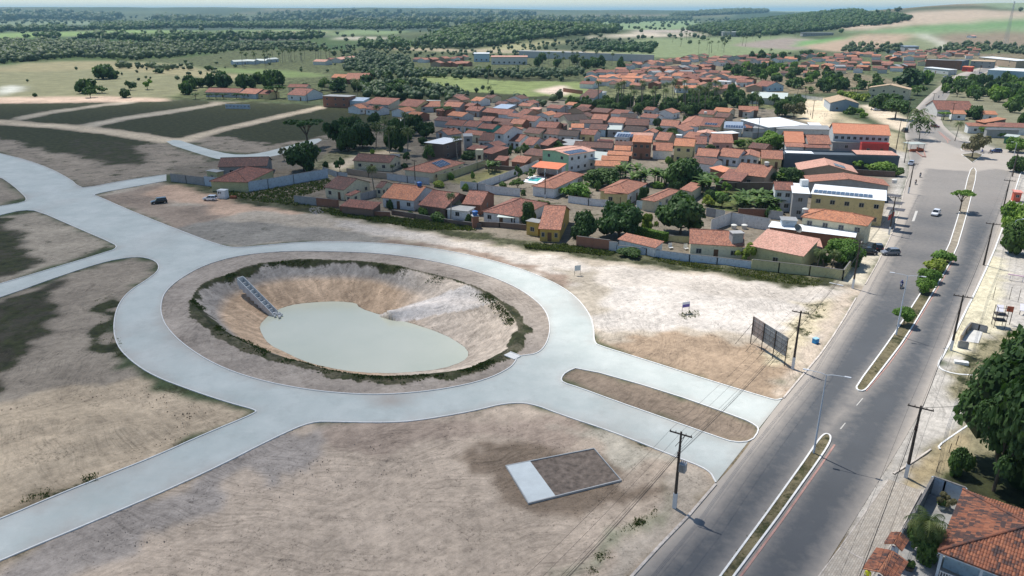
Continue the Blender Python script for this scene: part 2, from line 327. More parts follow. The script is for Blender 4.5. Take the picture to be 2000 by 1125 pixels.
# ------------------------------------------------------------------ soil map: (loop, colour, weeds, edge wobble in m)
DIRT = (0.338, 0.249, 0.169); SAND = (0.625, 0.510, 0.363); WHITE = (.66, .60, .53); GREY = (0.312, 0.261, 0.201); RED = (0.450, 0.278, 0.176); DARK = (0.125, 0.093, 0.064)
GRASS = (.12, .13, .055); DRY = (0.325, 0.273, 0.137); PAVE = (0.500, 0.418, 0.304); DKG = (.045, .048, .026)
PAINT = [
 # lots of the new quarter, left side
 ('P', '-400,195 0,196 320,196 470,200 620,208 790,222 770,245 640,270 560,285 500,300 430,298 345,272 318,278 400,305 420,330 330,340 165,367 150,360 0,298 -500,200', GREY, .42, 2.0),
 ('P', '-400,190 0,196 320,196 640,207 800,222 760,240 640,262 540,282 500,276 440,268 380,264 345,272 318,278 240,290 200,280 130,300 0,270 -400,230', (.060, .056, .038), .80, 3.0),
 ('P', '120,270 250,275 270,300 300,318 200,322 150,300', (.065, .058, .04), .6, 3.0),
 ('P', '-400,186 0,190 200,188 330,192 325,198 120,201 0,202 -400,210', (0.556, 0.414, 0.310), 0, 1.0),
 ('P', '-100,232 0,234 130,243 250,255 345,272 318,280 200,262 100,250 0,243 -100,240', SAND, 0, .8),
 ('P', '28,236 28,229 100,216 200,203 262,198 262,202 200,207 110,221 60,231', (0.495, 0.426, 0.321), 0, .6),
 ('P', '155,244 240,228 330,215 430,200 440,203 340,221 250,234 180,249', (0.495, 0.426, 0.321), 0, .6),
 ('P', '330,276 430,249 540,225 625,207 640,210 550,231 440,256 352,282', SAND, 0, .8),
 ('P', '-400,330 0,345 45,385 0,402 -300,440', GREY, .35, 1.0),
 ('P', '-300,440 0,425 75,414 150,447 222,480 0,553 -300,620', (0.371, 0.317, 0.244), .35, 1.0),
 ('P', '-200,440 20,430 45,470 60,520 0,550 -200,600', (.065, .058, .04), .6, 3.0),
 ('P', '-400,690 0,585 100,547 255,504 305,515 250,570 222,640 250,710 300,760 130,790 0,800 -400,860', GREY, .30, 1.5),
 ('P', '-400,640 0,590 70,560 125,548 110,600 90,650 60,700 40,760 0,775 -300,830', (.060, .054, .038), .55, 3.5),
 ('P', '190,590 215,575 225,640 240,700 215,690 195,640', DKG, .85, 2.0),
 ('P', '-600,900 0,790 120,760 260,740 400,775 495,803 400,845 200,930 0,1010 -700,1300', (.52, .41, .285), .16, 1.5),
 ('P', '-600,1500 0,1100 400,928 607,828 985,792 1035,790 1390,922 1398,945 1235,1125 1040,1330 -300,1700', (.50, .40, .305), .12, 1.0),
 ('P', '-600,1500 0,1100 400,928 600,832 700,838 640,880 500,930 330,1030 150,1125 0,1250', (.37, .32, .275), .12, 3.0),
 ('P', '640,840 985,794 1090,815 1060,860 900,840 700,900 640,900', (.40, .31, .24), .05, 3.0),
 ('P', '880,905 930,880 1000,868 1100,880 1160,878 1215,940 1260,925 1300,950 1180,1000 1060,1005 985,980 960,930 905,925', (0.229, 0.173, 0.124), 0, 1.6),
 ('P', '1090,815 1320,895 1300,925 1150,870', (0.495, 0.439, 0.344), 0, 2.0),
 ('P', '1395,945 1235,1125 1180,1200 1120,1200 1310,960 1330,915 1370,918', (.45, .38, .30), 0, .8),
 ('P', '1250,1000 1300,960 1280,1010 1180,1110 1100,1150 1150,1080', (0.309, 0.292, 0.199), .40, 1.5),
 # between the ring and the village
 ('P', '177,381 325,352 330,358 470,395 620,412 760,435 900,465 1100,490 1400,530 1640,560 1690,555 1600,695 1530,778 1500,776 1160,670 1120,575 1000,517 800,477 620,470 465,483 350,448', (0.458, 0.390, 0.305), .12, 1.5),
 ('P', '185,385 260,370 320,356 330,368 300,385 330,400 450,410 430,440 500,455 470,482 350,445', (0.335, 0.261, 0.199), .15, 2.0),
 ('P', '330,360 480,393 620,412 610,420 520,410 430,425 380,395 300,390 290,378', (0.544, 0.378, 0.266), .05, 2.0),
 ('P', '340,445 420,430 560,440 700,455 760,475 620,470 465,483 400,475', (0.285, 0.261, 0.221), .35, 2.0),
 ('P', '640,425 800,452 950,478 1090,505 1200,520 1640,562 1660,575 1620,660 1500,650 1300,640 1170,645 1120,578 1075,545 900,490 700,450', (.56, .50, .43), .10, 1.5),
 ('P', '740,468 900,483 1040,520 1110,545 1120,570 1060,540 900,492 760,475', (0.309, 0.231, 0.177), .10, 1.2),
 ('P', '1090,520 1150,530 1200,560 1190,610 1165,640 1150,600 1110,565', (0.421, 0.365, 0.288), .30, 2.0),
 ('P', '1200,560 1350,570 1560,590 1640,575 1600,640 1520,655 1330,645 1190,640 1175,600', (.60, .545, .48), .06, 2.0),
 ('P', '1160,672 1200,662 1300,650 1420,660 1520,690 1560,720 1520,775 1400,745', (0.371, 0.274, 0.189), .06, 1.5),
 ('P', '1560,600 1640,580 1600,640 1540,720 1500,700 1540,640', (0.569, 0.487, 0.332), .48, 2.0),
 ('P', '1640,575 1690,556 1600,695 1530,778 1515,770 1560,700 1610,630', (.53, .44, .345), .0, .8),
 ('P', '1095,738 1130,717 1300,765 1478,832 1468,862 1395,852 1200,783', (0.260, 0.201, 0.149), .05, .5),
 # village ground
 ('P', '325,330 450,310 640,270 800,225 1000,195 1300,190 1500,200 1560,235 1650,240 1760,265 1778,300 1745,450 1690,555 1640,560 1400,530 1100,490 900,465 760,435 620,412 470,395', (.205, .175, .135), .42, 2.0),
 ('P', '330,358 470,380 620,395 780,432 960,462 1100,480 1300,492 1480,515 1640,552 1630,566 1560,565 1400,535 1200,512 1040,490 900,462 760,440 620,418 520,405 470,397', (.12, .12, .07), .62, 1.5),
 ('P', '640,300 700,290 760,290 800,300 700,330 640,345 600,320', (0.247, 0.231, 0.133), .5, 2),
 ('P', '640,322 700,303 790,288 800,293 710,312 660,335', SAND, 0, .5),
 ('P', '870,352 960,330 1010,337 920,362', (0.186, 0.176, 0.078), .35, .8),
 ('P', '1390,370 1480,370 1520,385 1450,412 1385,412', (.14, .17, .05), .55, .8),
 ('P', '1440,270 1560,262 1560,290 1440,300', (.15, .16, .06), .55, .8),
 ('P', '1560,198 1610,190 1650,205 1620,240 1680,260 1600,245 1560,232', (0.693, 0.572, 0.399), 0, 1.0),
 ('P', '1630,222 1760,262 1772,300 1740,290 1640,245', (0.396, 0.341, 0.221), .25, 1.5),
 ('P', '1680,205 1720,205 1790,240 1780,262 1740,250 1700,228', (0.643, 0.536, 0.399), 0, .8),
 ('P', '640,165 800,150 1000,150 1180,160 1150,195 1000,195 800,205 640,195', (.10, .125, .05), .8, 3),
 ('P', '800,150 900,150 1000,158 1150,160 1170,190 1040,188 900,178', (.20, .24, .09), .35, 3),
 ('P', '1040,178 1100,165 1120,178 1100,188', (.62, .50, .40), 0, 1.5),
 ('P', '1150,170 1300,165 1350,180 1500,195 1530,215 1300,200 1150,195', (.20, .21, .10), .55, 3),
 ('P', '1740,290 1776,300 1765,385 1745,450 1720,500 1690,555 1640,550 1690,470 1730,400 1750,340', (.47, .435, .385), 0, .8),
 ('P', '1640,555 1655,470 1700,440 1740,455 1692,553', (0.556, 0.500, 0.388), 0, .8),
 # right of the avenue
 ('P', '1838,240 1940,289 2150,320 2300,500 2300,1500 1440,1330 1600,1125 1830,713 1920,540 1985,330 1900,295', (.47, .435, .385), .04, 1.0),
 ('P', '1860,700 1960,640 2010,640 2300,900 2300,1300 1990,1020 1905,985 1850,930 1830,880 1880,840', (0.247, 0.219, 0.133), .55, 1.5),
 ('P', '1890,500 1960,500 1960,640 1870,690 1835,700 1850,650', (0.619, 0.561, 0.399), .06, 1.0),
 ('P', '1770,935 1850,870 1900,830 1870,900 1850,935 1820,940 1765,960', (0.396, 0.317, 0.189), .10, .8),
 ('P', '1850,930 1905,985 2000,1020 2200,1080 2200,960 1900,900', (.09, .12, .04), .75, 1.0),
 ('P', '1830,160 1900,135 2150,160 2150,320 1940,289 1838,240 1838,200', (.21, .20, .13), .30, 2.0),
 ('P', '-500,195 -500,1500 -400,1500 -400,195', GREY, .3, 2),
]
FARP = [
 ('P', '-600,200 -600,90 0,80 400,84 640,90 1200,110 1300,150 1100,200 640,200 320,195', (0.128, 0.149, 0.066), .55, 9),
 ('P', '-300,196 0,192 330,190 480,150 350,125 180,118 0,128 -300,135', (0.215, 0.210, 0.118), .22, 6),
 ('P', '-300,142 0,133 60,122 190,119 350,128 480,150 430,160 330,145 200,135 60,140', (0.276, 0.246, 0.139), .12, 8),
 ('P', '400,132 560,138 640,148 560,152 440,140', (0.154, 0.205, 0.076), .15, 5),
 ('P', '-300,128 0,127 60,118 200,118 380,112 480,95 700,92 880,97 880,80 600,70 0,74 -300,74', (0.071, 0.118, 0.036), .5, 10),
 ('P', '-300,84 0,80 330,83 400,88 540,97 700,98 700,90 400,72 0,74', (0.046, 0.087, 0.031), .3, 10),
 ('P', '-300,75 0,75 180,70 350,63 480,64 640,64 640,59 340,56 150,62 0,64 -300,64', (0.205, 0.287, 0.102), .08, 15),
 ('P', '130,74 300,74 560,80 640,72 600,66 400,66 200,70', (0.102, 0.102, 0.087), .05, 20),
 ('P', '0,82 120,82 130,78 0,79', (0.225, 0.328, 0.082), .05, 10),
 ('P', '-300,62 0,63 160,56 400,60 700,58 900,62 900,52 600,50 200,46 -300,50', (0.056, 0.082, 0.056), .3, 25),
 ('P', '-300,52 0,52 300,46 700,47 1000,44 1000,40 300,42 0,42', (0.174, 0.215, 0.123), .15, 30),
 ('P', '470,68 600,68 640,62 500,61', (0.307, 0.246, 0.174), .02, 15),
 ('P', '640,68 780,66 800,60 690,58', (0.185, 0.246, 0.113), .05, 15),
 ('P', '650,78 770,77 775,73 660,72', (0.430, 0.390, 0.307), 0, 8),
 ('P', '740,96 900,102 1040,104 1400,108 1400,104 1040,98 760,92', (0.369, 0.307, 0.205), .15, 5),
 ('P', '910,92 1010,100 1060,88 1150,82 1060,78 950,84', (0.328, 0.307, 0.164), .25, 8),
 ('P', '820,85 900,60 1000,50 1150,52 1240,58 1130,75 1000,85 900,98', (0.051, 0.076, 0.031), .5, 12),
 ('P', '1080,40 1300,34 1350,40 1380,52 1240,58 1160,55', (0.205, 0.276, 0.134), .06, 20),
 ('P', '1240,58 1460,45 1480,48 1330,64 1230,66', (0.410, 0.349, 0.287), .02, 15),
 ('P', '1150,76 1240,64 1370,66 1330,62 1380,68 1300,72', (0.521, 0.451, 0.349), .0, 12),
 ('P', '1240,75 1500,62 1600,78 1560,100 1400,115 1280,112 1150,100', (0.205, 0.246, 0.123), .35, 10),
 ('P', '1430,88 1540,72 1610,82 1560,98 1460,92', (0.297, 0.246, 0.205), .2, 5),
 ('P', '1350,50 1450,25 1620,20 1760,35 1640,55 1550,68 1400,70', (0.046, 0.071, 0.031), .4, 15),
 ('P', '1400,34 1600,20 2000,12 2300,10 2300,2 1500,14', (0.225, 0.276, 0.164), .1, 30),
 ('P', '1620,40 1800,22 2000,14 2300,8 2300,40 2000,40 1780,50 1650,58', (0.451, 0.359, 0.266), .06, 15),
 ('P', '1640,62 1800,50 2000,36 2300,20 2300,60 2000,64 1780,66', (0.195, 0.276, 0.134), .05, 12),
 ('P', '1700,58 1900,50 2000,40 2200,36 2200,42 2000,49 1850,58', (0.134, 0.246, 0.092), .05, 10),
 ('P', '1550,92 1560,80 1680,68 1690,70 1610,90', (0.154, 0.297, 0.102), .0, 5),
 ('P', '1560,92 1680,68 1785,67 1740,90 1640,102', (0.410, 0.307, 0.215), .0, 5),
 ('P', '1740,92 1790,67 1820,75 1850,92 1810,100', (0.205, 0.225, 0.123), .35, 6),
 ('P', '1790,67 1810,67 1850,83 1862,97 1845,98 1830,84', (0.521, 0.502, 0.410), .0, 3),
 ('P', '1830,66 2000,62 2200,60 2200,90 2000,92 1880,95 1840,80', (0.246, 0.195, 0.134), .25, 6),
 ('P', '0,188 0,172 22,166 50,170 44,177 15,183', (0.521, 0.521, 0.451), .0, 3),
]
def paint_at(P):
    n = len(P); r = P[:, 1]
    c = np.zeros((n, 4)); c[:, :3] = (.065, .088, .042); c[:, 3] = .5
    k = fbm(P[:, 0] / 420, P[:, 1] / 420, 31, 3); q = S(k, .42, .6)[:, None]
    c[:, :3] = c[:, :3] * (1 - q) + np.array((.13, .155, .072)) * q
    k = vn(P[:, 0] / 900 + 7, P[:, 1] / 300, 5); q = (k > .76)[:, None]
    c[:, :3] = np.where(q, (.25, .20, .13), c[:, :3])
    nearm = P[:, 1] < 560
    for src, fn in ((FARP, aloop), (PAINT, loop)):
        for cr, s, col, vg, wob in src:
            poly = fn(s, cr) if fn is aloop else loop(s, cr)
            wx = P[:, 0] + wob * 2.2 * (fbm(P[:, 0] / (wob * 2.2), P[:, 1] / (wob * 2.2), 11, 4) - .5) * 2
            wy = P[:, 1] + wob * 2.2 * (fbm(P[:, 0] / (wob * 2.2), P[:, 1] / (wob * 2.2), 47, 4) - .5) * 2
            m = inside(np.c_[wx, wy], poly)
            c[m, :3] = col; c[m, 3] = vg
    return c
# ------------------------------------------------------------------ terrain
def build_terrain():
    rr = list(np.arange(38, 210, .5))
    while rr[-1] < 40000: rr.append(rr[-1] + max(.5, min(rr[-1] ** 2 / 62000, rr[-1] * .035)))
    rr = np.array(rr); th = np.linspace(-.78, .78, 760); nr, nth = len(rr), len(th)
    X = rr[:, None] * np.sin(th)[None]; Y = rr[:, None] * np.cos(th)[None]
    P = np.c_[X.ravel(), Y.ravel()]; Z = T(P[:, 0], P[:, 1])
    near = np.hypot(P[:, 0], P[:, 1]) < 420
    Q = P[near]; z = np.zeros(len(Q))
    dR = np.full(len(Q), 99.)
    for poly in (conc_outer, island, strip_isl, avenue, side_street): dR = np.minimum(dR, pdist(Q, poly))
    flat = inside(Q, avenue) | inside(Q, side_street) | (inside(Q, conc_outer) & ~inside(Q, island) & ~inside(Q, strip_isl))
    und = (fbm(Q[:, 0] / 9, Q[:, 1] / 9, 21, 5) - .48) * .9 + (fbm(Q[:, 0] / 1.6, Q[:, 1] / 1.6, 8, 3) - .5) * .16
    town = S(Q[:, 1], 150, 190)
    z = np.where(flat, -.06, und * S(dR, .3, 5.0) * (1 - .8 * town) * S(pdist(Q, PLOT) * ~inside(Q, PLOT), .5, 5) - .01)
    # raised bank of bare earth at the lower left
    bank = inside(Q, loop('-600,900 0,800 150,780 300,790 380,840 200,920 0,1000 -700,1300')); d = pdist(Q, loop('-600,900 0,800 150,780 300,790 380,840 200,920 0,1000 -700,1300'))
    z = z + np.where(bank, 1.5 * S(d, 0, 9) * (.8 + .5 * fbm(Q[:, 0] / 3, Q[:, 1] / 3, 77, 4)), 0)
    # the basin
    inr = inside(Q, rim); dr = pdist(Q, rim); dw = pdist(Q, wline); inw = inside(Q, wline)
    t = dr / (dr + dw + 1e-6); cx, cy = np.mean(wline, 0); ang = np.arctan2(Q[:, 1] - cy, Q[:, 0] - cx)
    gul = (fbm(ang * 26, t * 1.5, 61, 4) - .5)
    prof = np.interp(t, [0, .10, .30, .34, .9, 1], [0, .10, .42, .46, .98, 1.03]) + gul * .045 * np.sin(np.clip(t, 0, 1) * math.pi)
    # sandy ramp along the far right side
    ramp_ = inside(Q, loop('985,285 1050,262 1300,245 1520,240 1640,262 1720,300 1700,330 1560,305 1400,290 1200,290 1080,310', 'E5', -2.2))
    zb = ZW * prof
    rpoly = loop('985,285 1050,262 1300,245 1520,240 1640,262 1720,300 1700,330 1560,305 1400,290 1200,290 1080,310', 'E5', -2.2); rw = np.where(ramp_, S(pdist(Q, rpoly), 0, 3.0), 0); zb = np.where(~inw, zb + (zb * .3 - 1.7 - zb) * rw, zb)
    zb = np.where(inw, ZW - np.minimum(2.2, dw * .35) - .15, zb)
    z = np.where(inr, zb, z); Z[near] = z
    col = paint_at(P).reshape(nr, nth, 4)
    for _ in range(2):
        col[:, 1:-1] = (col[:, :-2] + 2 * col[:, 1:-1] + col[:, 2:]) / 4; col[:, 2:-2] = (col[:, :-4] + 2 * col[:, 2:-2] + col[:, 4:]) / 4; col[1:-1] = (col[:-2] + 2 * col[1:-1] + col[2:]) / 4
    col = col.reshape(-1, 4); Cn = col[near]
    ann = inside(Q, island) & ~inr
    q = fbm(Q[:, 0] / 5, Q[:, 1] / 5, 91, 4)[:, None]
    Cn[ann, :3] = ((.30, .25, .205) * (1 - q) + np.array((.42, .36, .30)) * q)[ann]; Cn[ann, 3] = .18
    # earth faces of the basin
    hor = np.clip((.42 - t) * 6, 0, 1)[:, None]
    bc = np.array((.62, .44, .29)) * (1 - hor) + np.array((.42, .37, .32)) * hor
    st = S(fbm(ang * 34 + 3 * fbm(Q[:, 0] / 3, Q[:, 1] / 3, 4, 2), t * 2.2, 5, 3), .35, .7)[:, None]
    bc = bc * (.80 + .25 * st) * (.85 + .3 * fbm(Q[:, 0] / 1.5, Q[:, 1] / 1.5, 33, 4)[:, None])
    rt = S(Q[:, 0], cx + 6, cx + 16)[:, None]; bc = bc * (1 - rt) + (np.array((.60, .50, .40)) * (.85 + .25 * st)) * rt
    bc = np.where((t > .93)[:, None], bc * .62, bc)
    bank_m = inr & ~inw
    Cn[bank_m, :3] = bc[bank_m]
    dk = fbm(ang * 9, t * 3, 15, 4)
    vegr = np.clip(1.1 - t * 4.4 + (dk - .5) * 1.6, 0, 1) * np.where((Q[:, 0] < cx + 8) | (Q[:, 1] < cy - 12), 1, .45)
    back = S(t * 1.0, .5, .05) * 0
    Cn[bank_m, 3] = (vegr * .78)[bank_m]
    Cn[bank_m & (vegr > .6), :3] = (.075, .07, .045)
    Cn[ramp_ & bank_m, :3] = (.70, .63, .56); Cn[ramp_ & bank_m, 3] = 0
    Cn[inw, :3] = (.30, .25, .17); Cn[inw, 3] = 0
    fr = S(-(Q[:, 1] - cy) + .0, -6, 8); ringv = (dr < .5 + 1.9 * fr * fbm(Q[:, 0] / 3, Q[:, 1] / 3, 6, 3) * 1.5) & ~inr; Cn[ringv, 3] = .58; Cn[ringv, :3] = (.13, .115, .075)
    col[near] = Cn
    idx = np.arange(nr * nth).reshape(nr, nth)
    Fq = np.stack([idx[:-1, :-1], idx[:-1, 1:], idx[1:, 1:], idx[1:, :-1]], -1).reshape(-1, 4)[:, ::-1]
    inall = np.zeros(len(P), bool); inall[near] = inr
    fin = inall[Fq].all(1)
    gm = ground_mat('soil')
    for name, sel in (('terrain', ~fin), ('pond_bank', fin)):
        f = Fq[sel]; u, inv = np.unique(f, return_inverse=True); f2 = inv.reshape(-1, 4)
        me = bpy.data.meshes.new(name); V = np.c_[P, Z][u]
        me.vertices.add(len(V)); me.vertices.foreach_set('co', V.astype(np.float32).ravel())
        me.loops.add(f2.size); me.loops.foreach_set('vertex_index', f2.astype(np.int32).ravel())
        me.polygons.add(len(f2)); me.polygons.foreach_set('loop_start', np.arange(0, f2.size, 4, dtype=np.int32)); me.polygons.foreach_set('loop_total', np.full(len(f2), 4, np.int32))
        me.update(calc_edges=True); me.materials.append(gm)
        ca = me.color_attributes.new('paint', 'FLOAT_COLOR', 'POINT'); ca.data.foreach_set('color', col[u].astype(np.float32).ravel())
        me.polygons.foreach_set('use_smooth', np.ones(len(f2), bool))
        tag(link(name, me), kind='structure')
build_terrain()
# land under and behind the camera
mb = MB(); b0 = [(38 * math.sin(a), 38 * math.cos(a)) for a in np.linspace(-.78, .78, 40)]
fo = [(40000 * math.sin(a), 40000 * math.cos(a)) for a in (.78, 1.2, 1.7, 2.3, 3.0, 3.6, 4.2, 4.9, 2 * math.pi - .78)]
V, Fc = fill([b0 + fo]); tag(sheet('plain', V, Fc, -.3, plain('soil_plain', (.2, .18, .11), .95, .2, .05)), kind='structure')
# pond water
m, t_, b_ = newmat('milky_water'); P_ = N(t_, 'NewGeometry').outputs['Position']
t_.links.new(mixc(t_, ramp(t_, noise(t_, P_, .07, 4, .6), .35, .65), (.56, .58, .46), (.62, .625, .50)), b_.inputs['Base Color'])
b_.inputs['Roughness'].default_value = .16; b_.inputs['Specular IOR Level'].default_value = .4
bump(t_, noise(t_, P_, 2.5, 3, .5), .05, .04, b_)
cw = np.mean(wline, 0); wp = [(cw[0] + (p[0] - cw[0]) * 1.08, cw[1] + (p[1] - cw[1]) * 1.08) for p in wline]
V, Fc = fill([wp]); tag(sheet('pond_water', V, Fc, ZW, m), 'milky green pond water inside the round basin', kind='structure')
# ------------------------------------------------------------------ concrete streets
def road_mat(name, base, dark, light, dust, rough=.85, mott=1.0):
    m, t, b = newmat(name); P = N(t, 'NewGeometry').outputs['Position']; A = N(t, 'Attribute', attribute_name='paint').outputs['Alpha']
    n1 = noise(t, P, .12, 8, .65); n2 = noise(t, P, 1.1, 8, .7); n3 = noise(t, P, 14, 3, .7)
    mp = N(t, 'Mapping', vector_type='TEXTURE'); mp.inputs['Rotation'].default_value = (0, 0, .90); mp.inputs['Scale'].default_value = (30, 1.3, 1); t.links.new(P, mp.inputs[0])
    n4 = noise(t, mp.outputs[0], 1.0, 5, .65)
    c = mixc(t, ramp(t, n1, .35, .65), dark, light); c = mixc(t, ramp(t, n2, .3, .75, 0, .4 * mott), c, base); c = mixc(t, ramp(t, noise(t, P, .28, 9, .8),   .50, .70, 0, .62 * mott), c, tuple(x * .74 for x in base))
    c = mixc(t, ramp(t, n4, .45, .75, 0, .12), c, tuple(x * .78 for x in base))
    c = mixc(t, ramp(t, n3, .3, .7, 0, .22), c, tuple(x * .6 for x in base))
    d = ramp(t, math_(t, 'ADD', A, math_(t, 'MULTIPLY', math_(t, 'SUBTRACT', n2, .5), .35)), .16, .9)
    c = mixc(t, d, c, mixc(t, n1, tuple(x * .85 for x in dust), tuple(x * 1.1 for x in dust)))
    t.links.new(c, b.inputs['Base Color']); b.inputs['Roughness'].default_value = rough; b.inputs['Specular IOR Level'].default_value = .25
    bump(t, n2, .2, .05, b); return m
conc = road_mat('concrete_paving', (.54, .575, .535), (.44, .485, .455), (.60, .625, .585), (.42, .385, .34))
V, Fc = fill([conc_outer], [island, strip_isl], 2.5)
dd = np.minimum(pdist(V, island), np.minimum(pdist(V, conc_outer), pdist(V, strip_isl)))
pt = np.zeros((len(V), 4)); pt[:, 3] = .42 * np.exp(-dd / .7) + .28 * S(fbm(V[:, 0] / 14, V[:, 1] / 14, 3, 3), .5, .8)
mk = np.array(at(758, 783)[:2]); pt[:, 3] += .9 * np.exp(-(np.hypot((V - mk)[:, 0] / 3.2, (V - mk)[:, 1] / 1.8)) ** 2)
tag(sheet('concrete_street', V, Fc, 0.0, conc, pt), kind='structure')
for nm, L in (('side_street', side_street), ('far_street', far_street)):
    V, Fc = fill([L], [], 3); pt = np.zeros((len(V), 4)); pt[:, 3] = .1; tag(sheet(nm, V, Fc, .02, conc, pt), kind='structure')
kerb_m = plain('kerb_limewash', (.74, .73, .70), .85, .12, 1.2, dirt=.25); kerb_old = plain('kerb_worn', (.55, .49, .43), .9, .3, .8, dirt=.6); kerb_red = plain('kerb_red', (.44, .26, .22), .85, .25, .8, dirt=.3)
def kerb(pts, m, closed=False, wd=.16, h=.11): return tag(ribbon(pts, wd, -.25, h, MB(), closed).build('kerb', m), kind='structure')
for L in (E_bot, E_ne, E_n, E_nw, E_w, E_sw): kerb(L, kerb_m)
kerb(island, kerb_m, True); kerb(strip_isl, kerb_m, True)
# ------------------------------------------------------------------ avenue
asp = road_mat('worn_asphalt', (.090, .096, .102), (.086, .091, .097), (.098, .103, .110), (.40, .355, .305), .8, .22)
V, Fc = fill([avenue], [isl_low, isl_up, isl_tri, isl_oval], 1.6)
asph = [loop('960,1450 1262,1125 1398,1000 1475,895 1560,790 1640,680 1700,590 1750,490 1790,400 1812,330 1890,335 1872,430 1850,490 1755,650 1672,757 1600,855 1408,1125 1200,1400'),
        loop('1260,1400 1445,1125 1625,865 1700,765 1775,665 1870,500 1897,400 1912,335 1945,330 1972,335 1960,385 1930,470 1900,540 1850,640 1818,705 1780,790 1690,955 1580,1125 1420,1320'),
        loop('1600,858 1690,765 1760,700 1775,760 1640,880'),
        loop('1774,250 1800,210 1846,168 1876,152 1930,130 1938,134 1890,156 1862,172 1832,210 1822,240 1860,270 1900,287 1940,300 1890,296 1838,275 1812,262 1800,300 1785,330 1780,290')]
pt = np.zeros((len(V), 4)); dust = np.full(len(V), 1.0)
for k, L in enumerate(asph):
    sd = pdist(V, L) * np.where(inside(V, L), 1, -1); wd_ = 1.5 if k < 3 else 2.0
    dust = np.minimum(dust, np.where(sd > 0, (.5 - (0 if k != 3 else .2)) * np.exp(-np.abs(sd) / wd_) + (.0 if k != 3 else .2), .5 + .5 * S(-sd, 0, 1.6)))
# wheel-swept light bands in the wide junction, light edges along the islands
yj = S(V[:, 1], 150, 215); dust = np.maximum(dust, yj * .55 * (V[:, 0] < at(1893, 330)[0] + (V[:, 1] - 190) * .55))
ctr = np.array(loop('1620,850 1755,650 1850,490 1893,335')); lft = V[:, 0] < np.interp(V[:, 1], ctr[:, 1], ctr[:, 0]); dust = np.maximum(dust, (.20 + .18 * fbm(V[:, 0] / 9, V[:, 1] / 9, 8, 2)) * S(V[:, 1], 95, 150) * np.where(lft, 1.2, .55))
pt[:, 3] = dust + 0.07 * (fbm(V[:, 0] / 6, V[:, 1] / 6, 2, 3) - .5)
tag(sheet('avenue', V, Fc, .012, asp, pt), kind='structure')
isl_m = ground_mat('median_soil')
for nm, L, c, vg in (('median', isl_low, (.17, .145, .085), .5), ('median', isl_up, (.30, .26, .20), .25), ('median', isl_tri, (.16, .14, .09), .45), ('median', isl_oval, (.25, .2, .15), .3)):
    V, Fc = fill([L], [], 1.5); pt = np.tile((*c, vg), (len(V), 1)); 
    if L is isl_up:
        ys = V[:, 1]; lo = at(1850, 490)[1]; m_ = ys < lo - 5; pt[m_, :3] = (.17, .145, .085); pt[m_, 3] = .5
    tag(sheet(nm, V, Fc, .10, isl_m, pt), kind='structure'); kerb(L, kerb_m, True, .2, .17)
rl = loop('1245,1400 1438,1125 1524,1010 1594,912 1624,868', z=0); kerb([(p[0] + .35, p[1] - .1) for p in rl], kerb_red, False, .22, .05)
kerb(loop('1692,764 1735,713 1772,662 1824,576 1868,500'), kerb_red, False, .16, .05)
kerb(av_left[:1] + [av_left[1]] + loop('1290,1065 1345,1008 1398,946'), kerb_old, False, .28, .14)
kerb(loop('1530,778 1560,742 1600,695 1625,660 1650,620 1672,582'), kerb_old, False, .25, .12)
kerb(loop('1690,556 1715,512 1745,450 1760,400 1771,350'), kerb_old, False, .22, .12)
kerb(smooth_loop(loop('2010,316 1996,330 1980,380 1950,470 1920,540 1870,640 1845,690 1831,712 1836,722 1862,731 1900,734'), 1, False), kerb_m, False, .3, .13)
kerb(smooth_loop(loop('1905,822 1860,852 1832,872 1836,878'), 1, False), kerb_m, False, .2, .13)
kerb(loop('1818,878 1790,898 1745,926'), kerb_old, False, .2, .12)
# ------------------------------------------------------------------ air
mb = MB(); R_ = 41000
hz = MB().box(-R_, -R_, -14, R_, R_, 190)
m, t_, b_ = newmat('thin_haze'); t_.nodes.remove(b_); pv = N(t_, 'VolumePrincipled'); pv.inputs['Density'].default_value = HAZE = 6.5e-5
pv.inputs['Color'].default_value = (.46, .80, 1.0, 1); pv.inputs['Anisotropy'].default_value = .1
t_.links.new(pv.outputs[0], t_.nodes['Material Output'].inputs['Volume'])
tag(hz.build('haze', m), kind='stuff')
# a passing cloud above the camera shades the near ground
def cloud(poly_px, zc, th, dens, name='cloud'):
    k = zc / TOSUN.z; off = (TOSUN.x * k, TOSUN.y * k)
    L = smooth_loop([tuple(p) for p in loop(poly_px)], 2); V, Fc = fill([L], [], 14); d = pdist(V, L)
    V = V + np.array(off); e = 1 - np.exp(-d / 22.0); nz = .75 + .5 * fbm(V[:, 0] / 160, V[:, 1] / 160, 19, 2)
    top = zc + th * e * nz; bot = zc - .12 * th * e * nz; n = len(V)
    me = bpy.data.meshes.new(name); me.from_pydata(np.r_[np.c_[V, top], np.c_[V, bot - .01]].tolist(), [], Fc.tolist() + (Fc[:, ::-1] + n).tolist())
    bnd = {}
    for f in Fc:
        for a, b in ((f[0], f[1]), (f[1], f[2]), (f[2], f[0])):
            bnd[(a, b)] = 1
    side = [(int(b), int(a), int(a) + n, int(b) + n) for (a, b) in bnd if (b, a) not in bnd]
    bm = bmesh.new(); bm.from_mesh(me); bm.verts.ensure_lookup_table()
    for q in side:
        try: bm.faces.new([bm.verts[i] for i in q])
        except ValueError: pass
    bmesh.ops.recalc_face_normals(bm, faces=bm.faces); bm.to_mesh(me); bm.free()
    m, t, b = newmat(name + '_vapour'); t.nodes.remove(b); pv = N(t, 'VolumePrincipled'); pv.inputs['Density'].default_value = dens
    pv.inputs['Color'].default_value = (1, 1, 1, 1); t.links.new(pv.outputs[0], t.nodes['Material Output'].inputs['Volume'])
    me.materials.append(m); return tag(link(name, me), kind='structure')
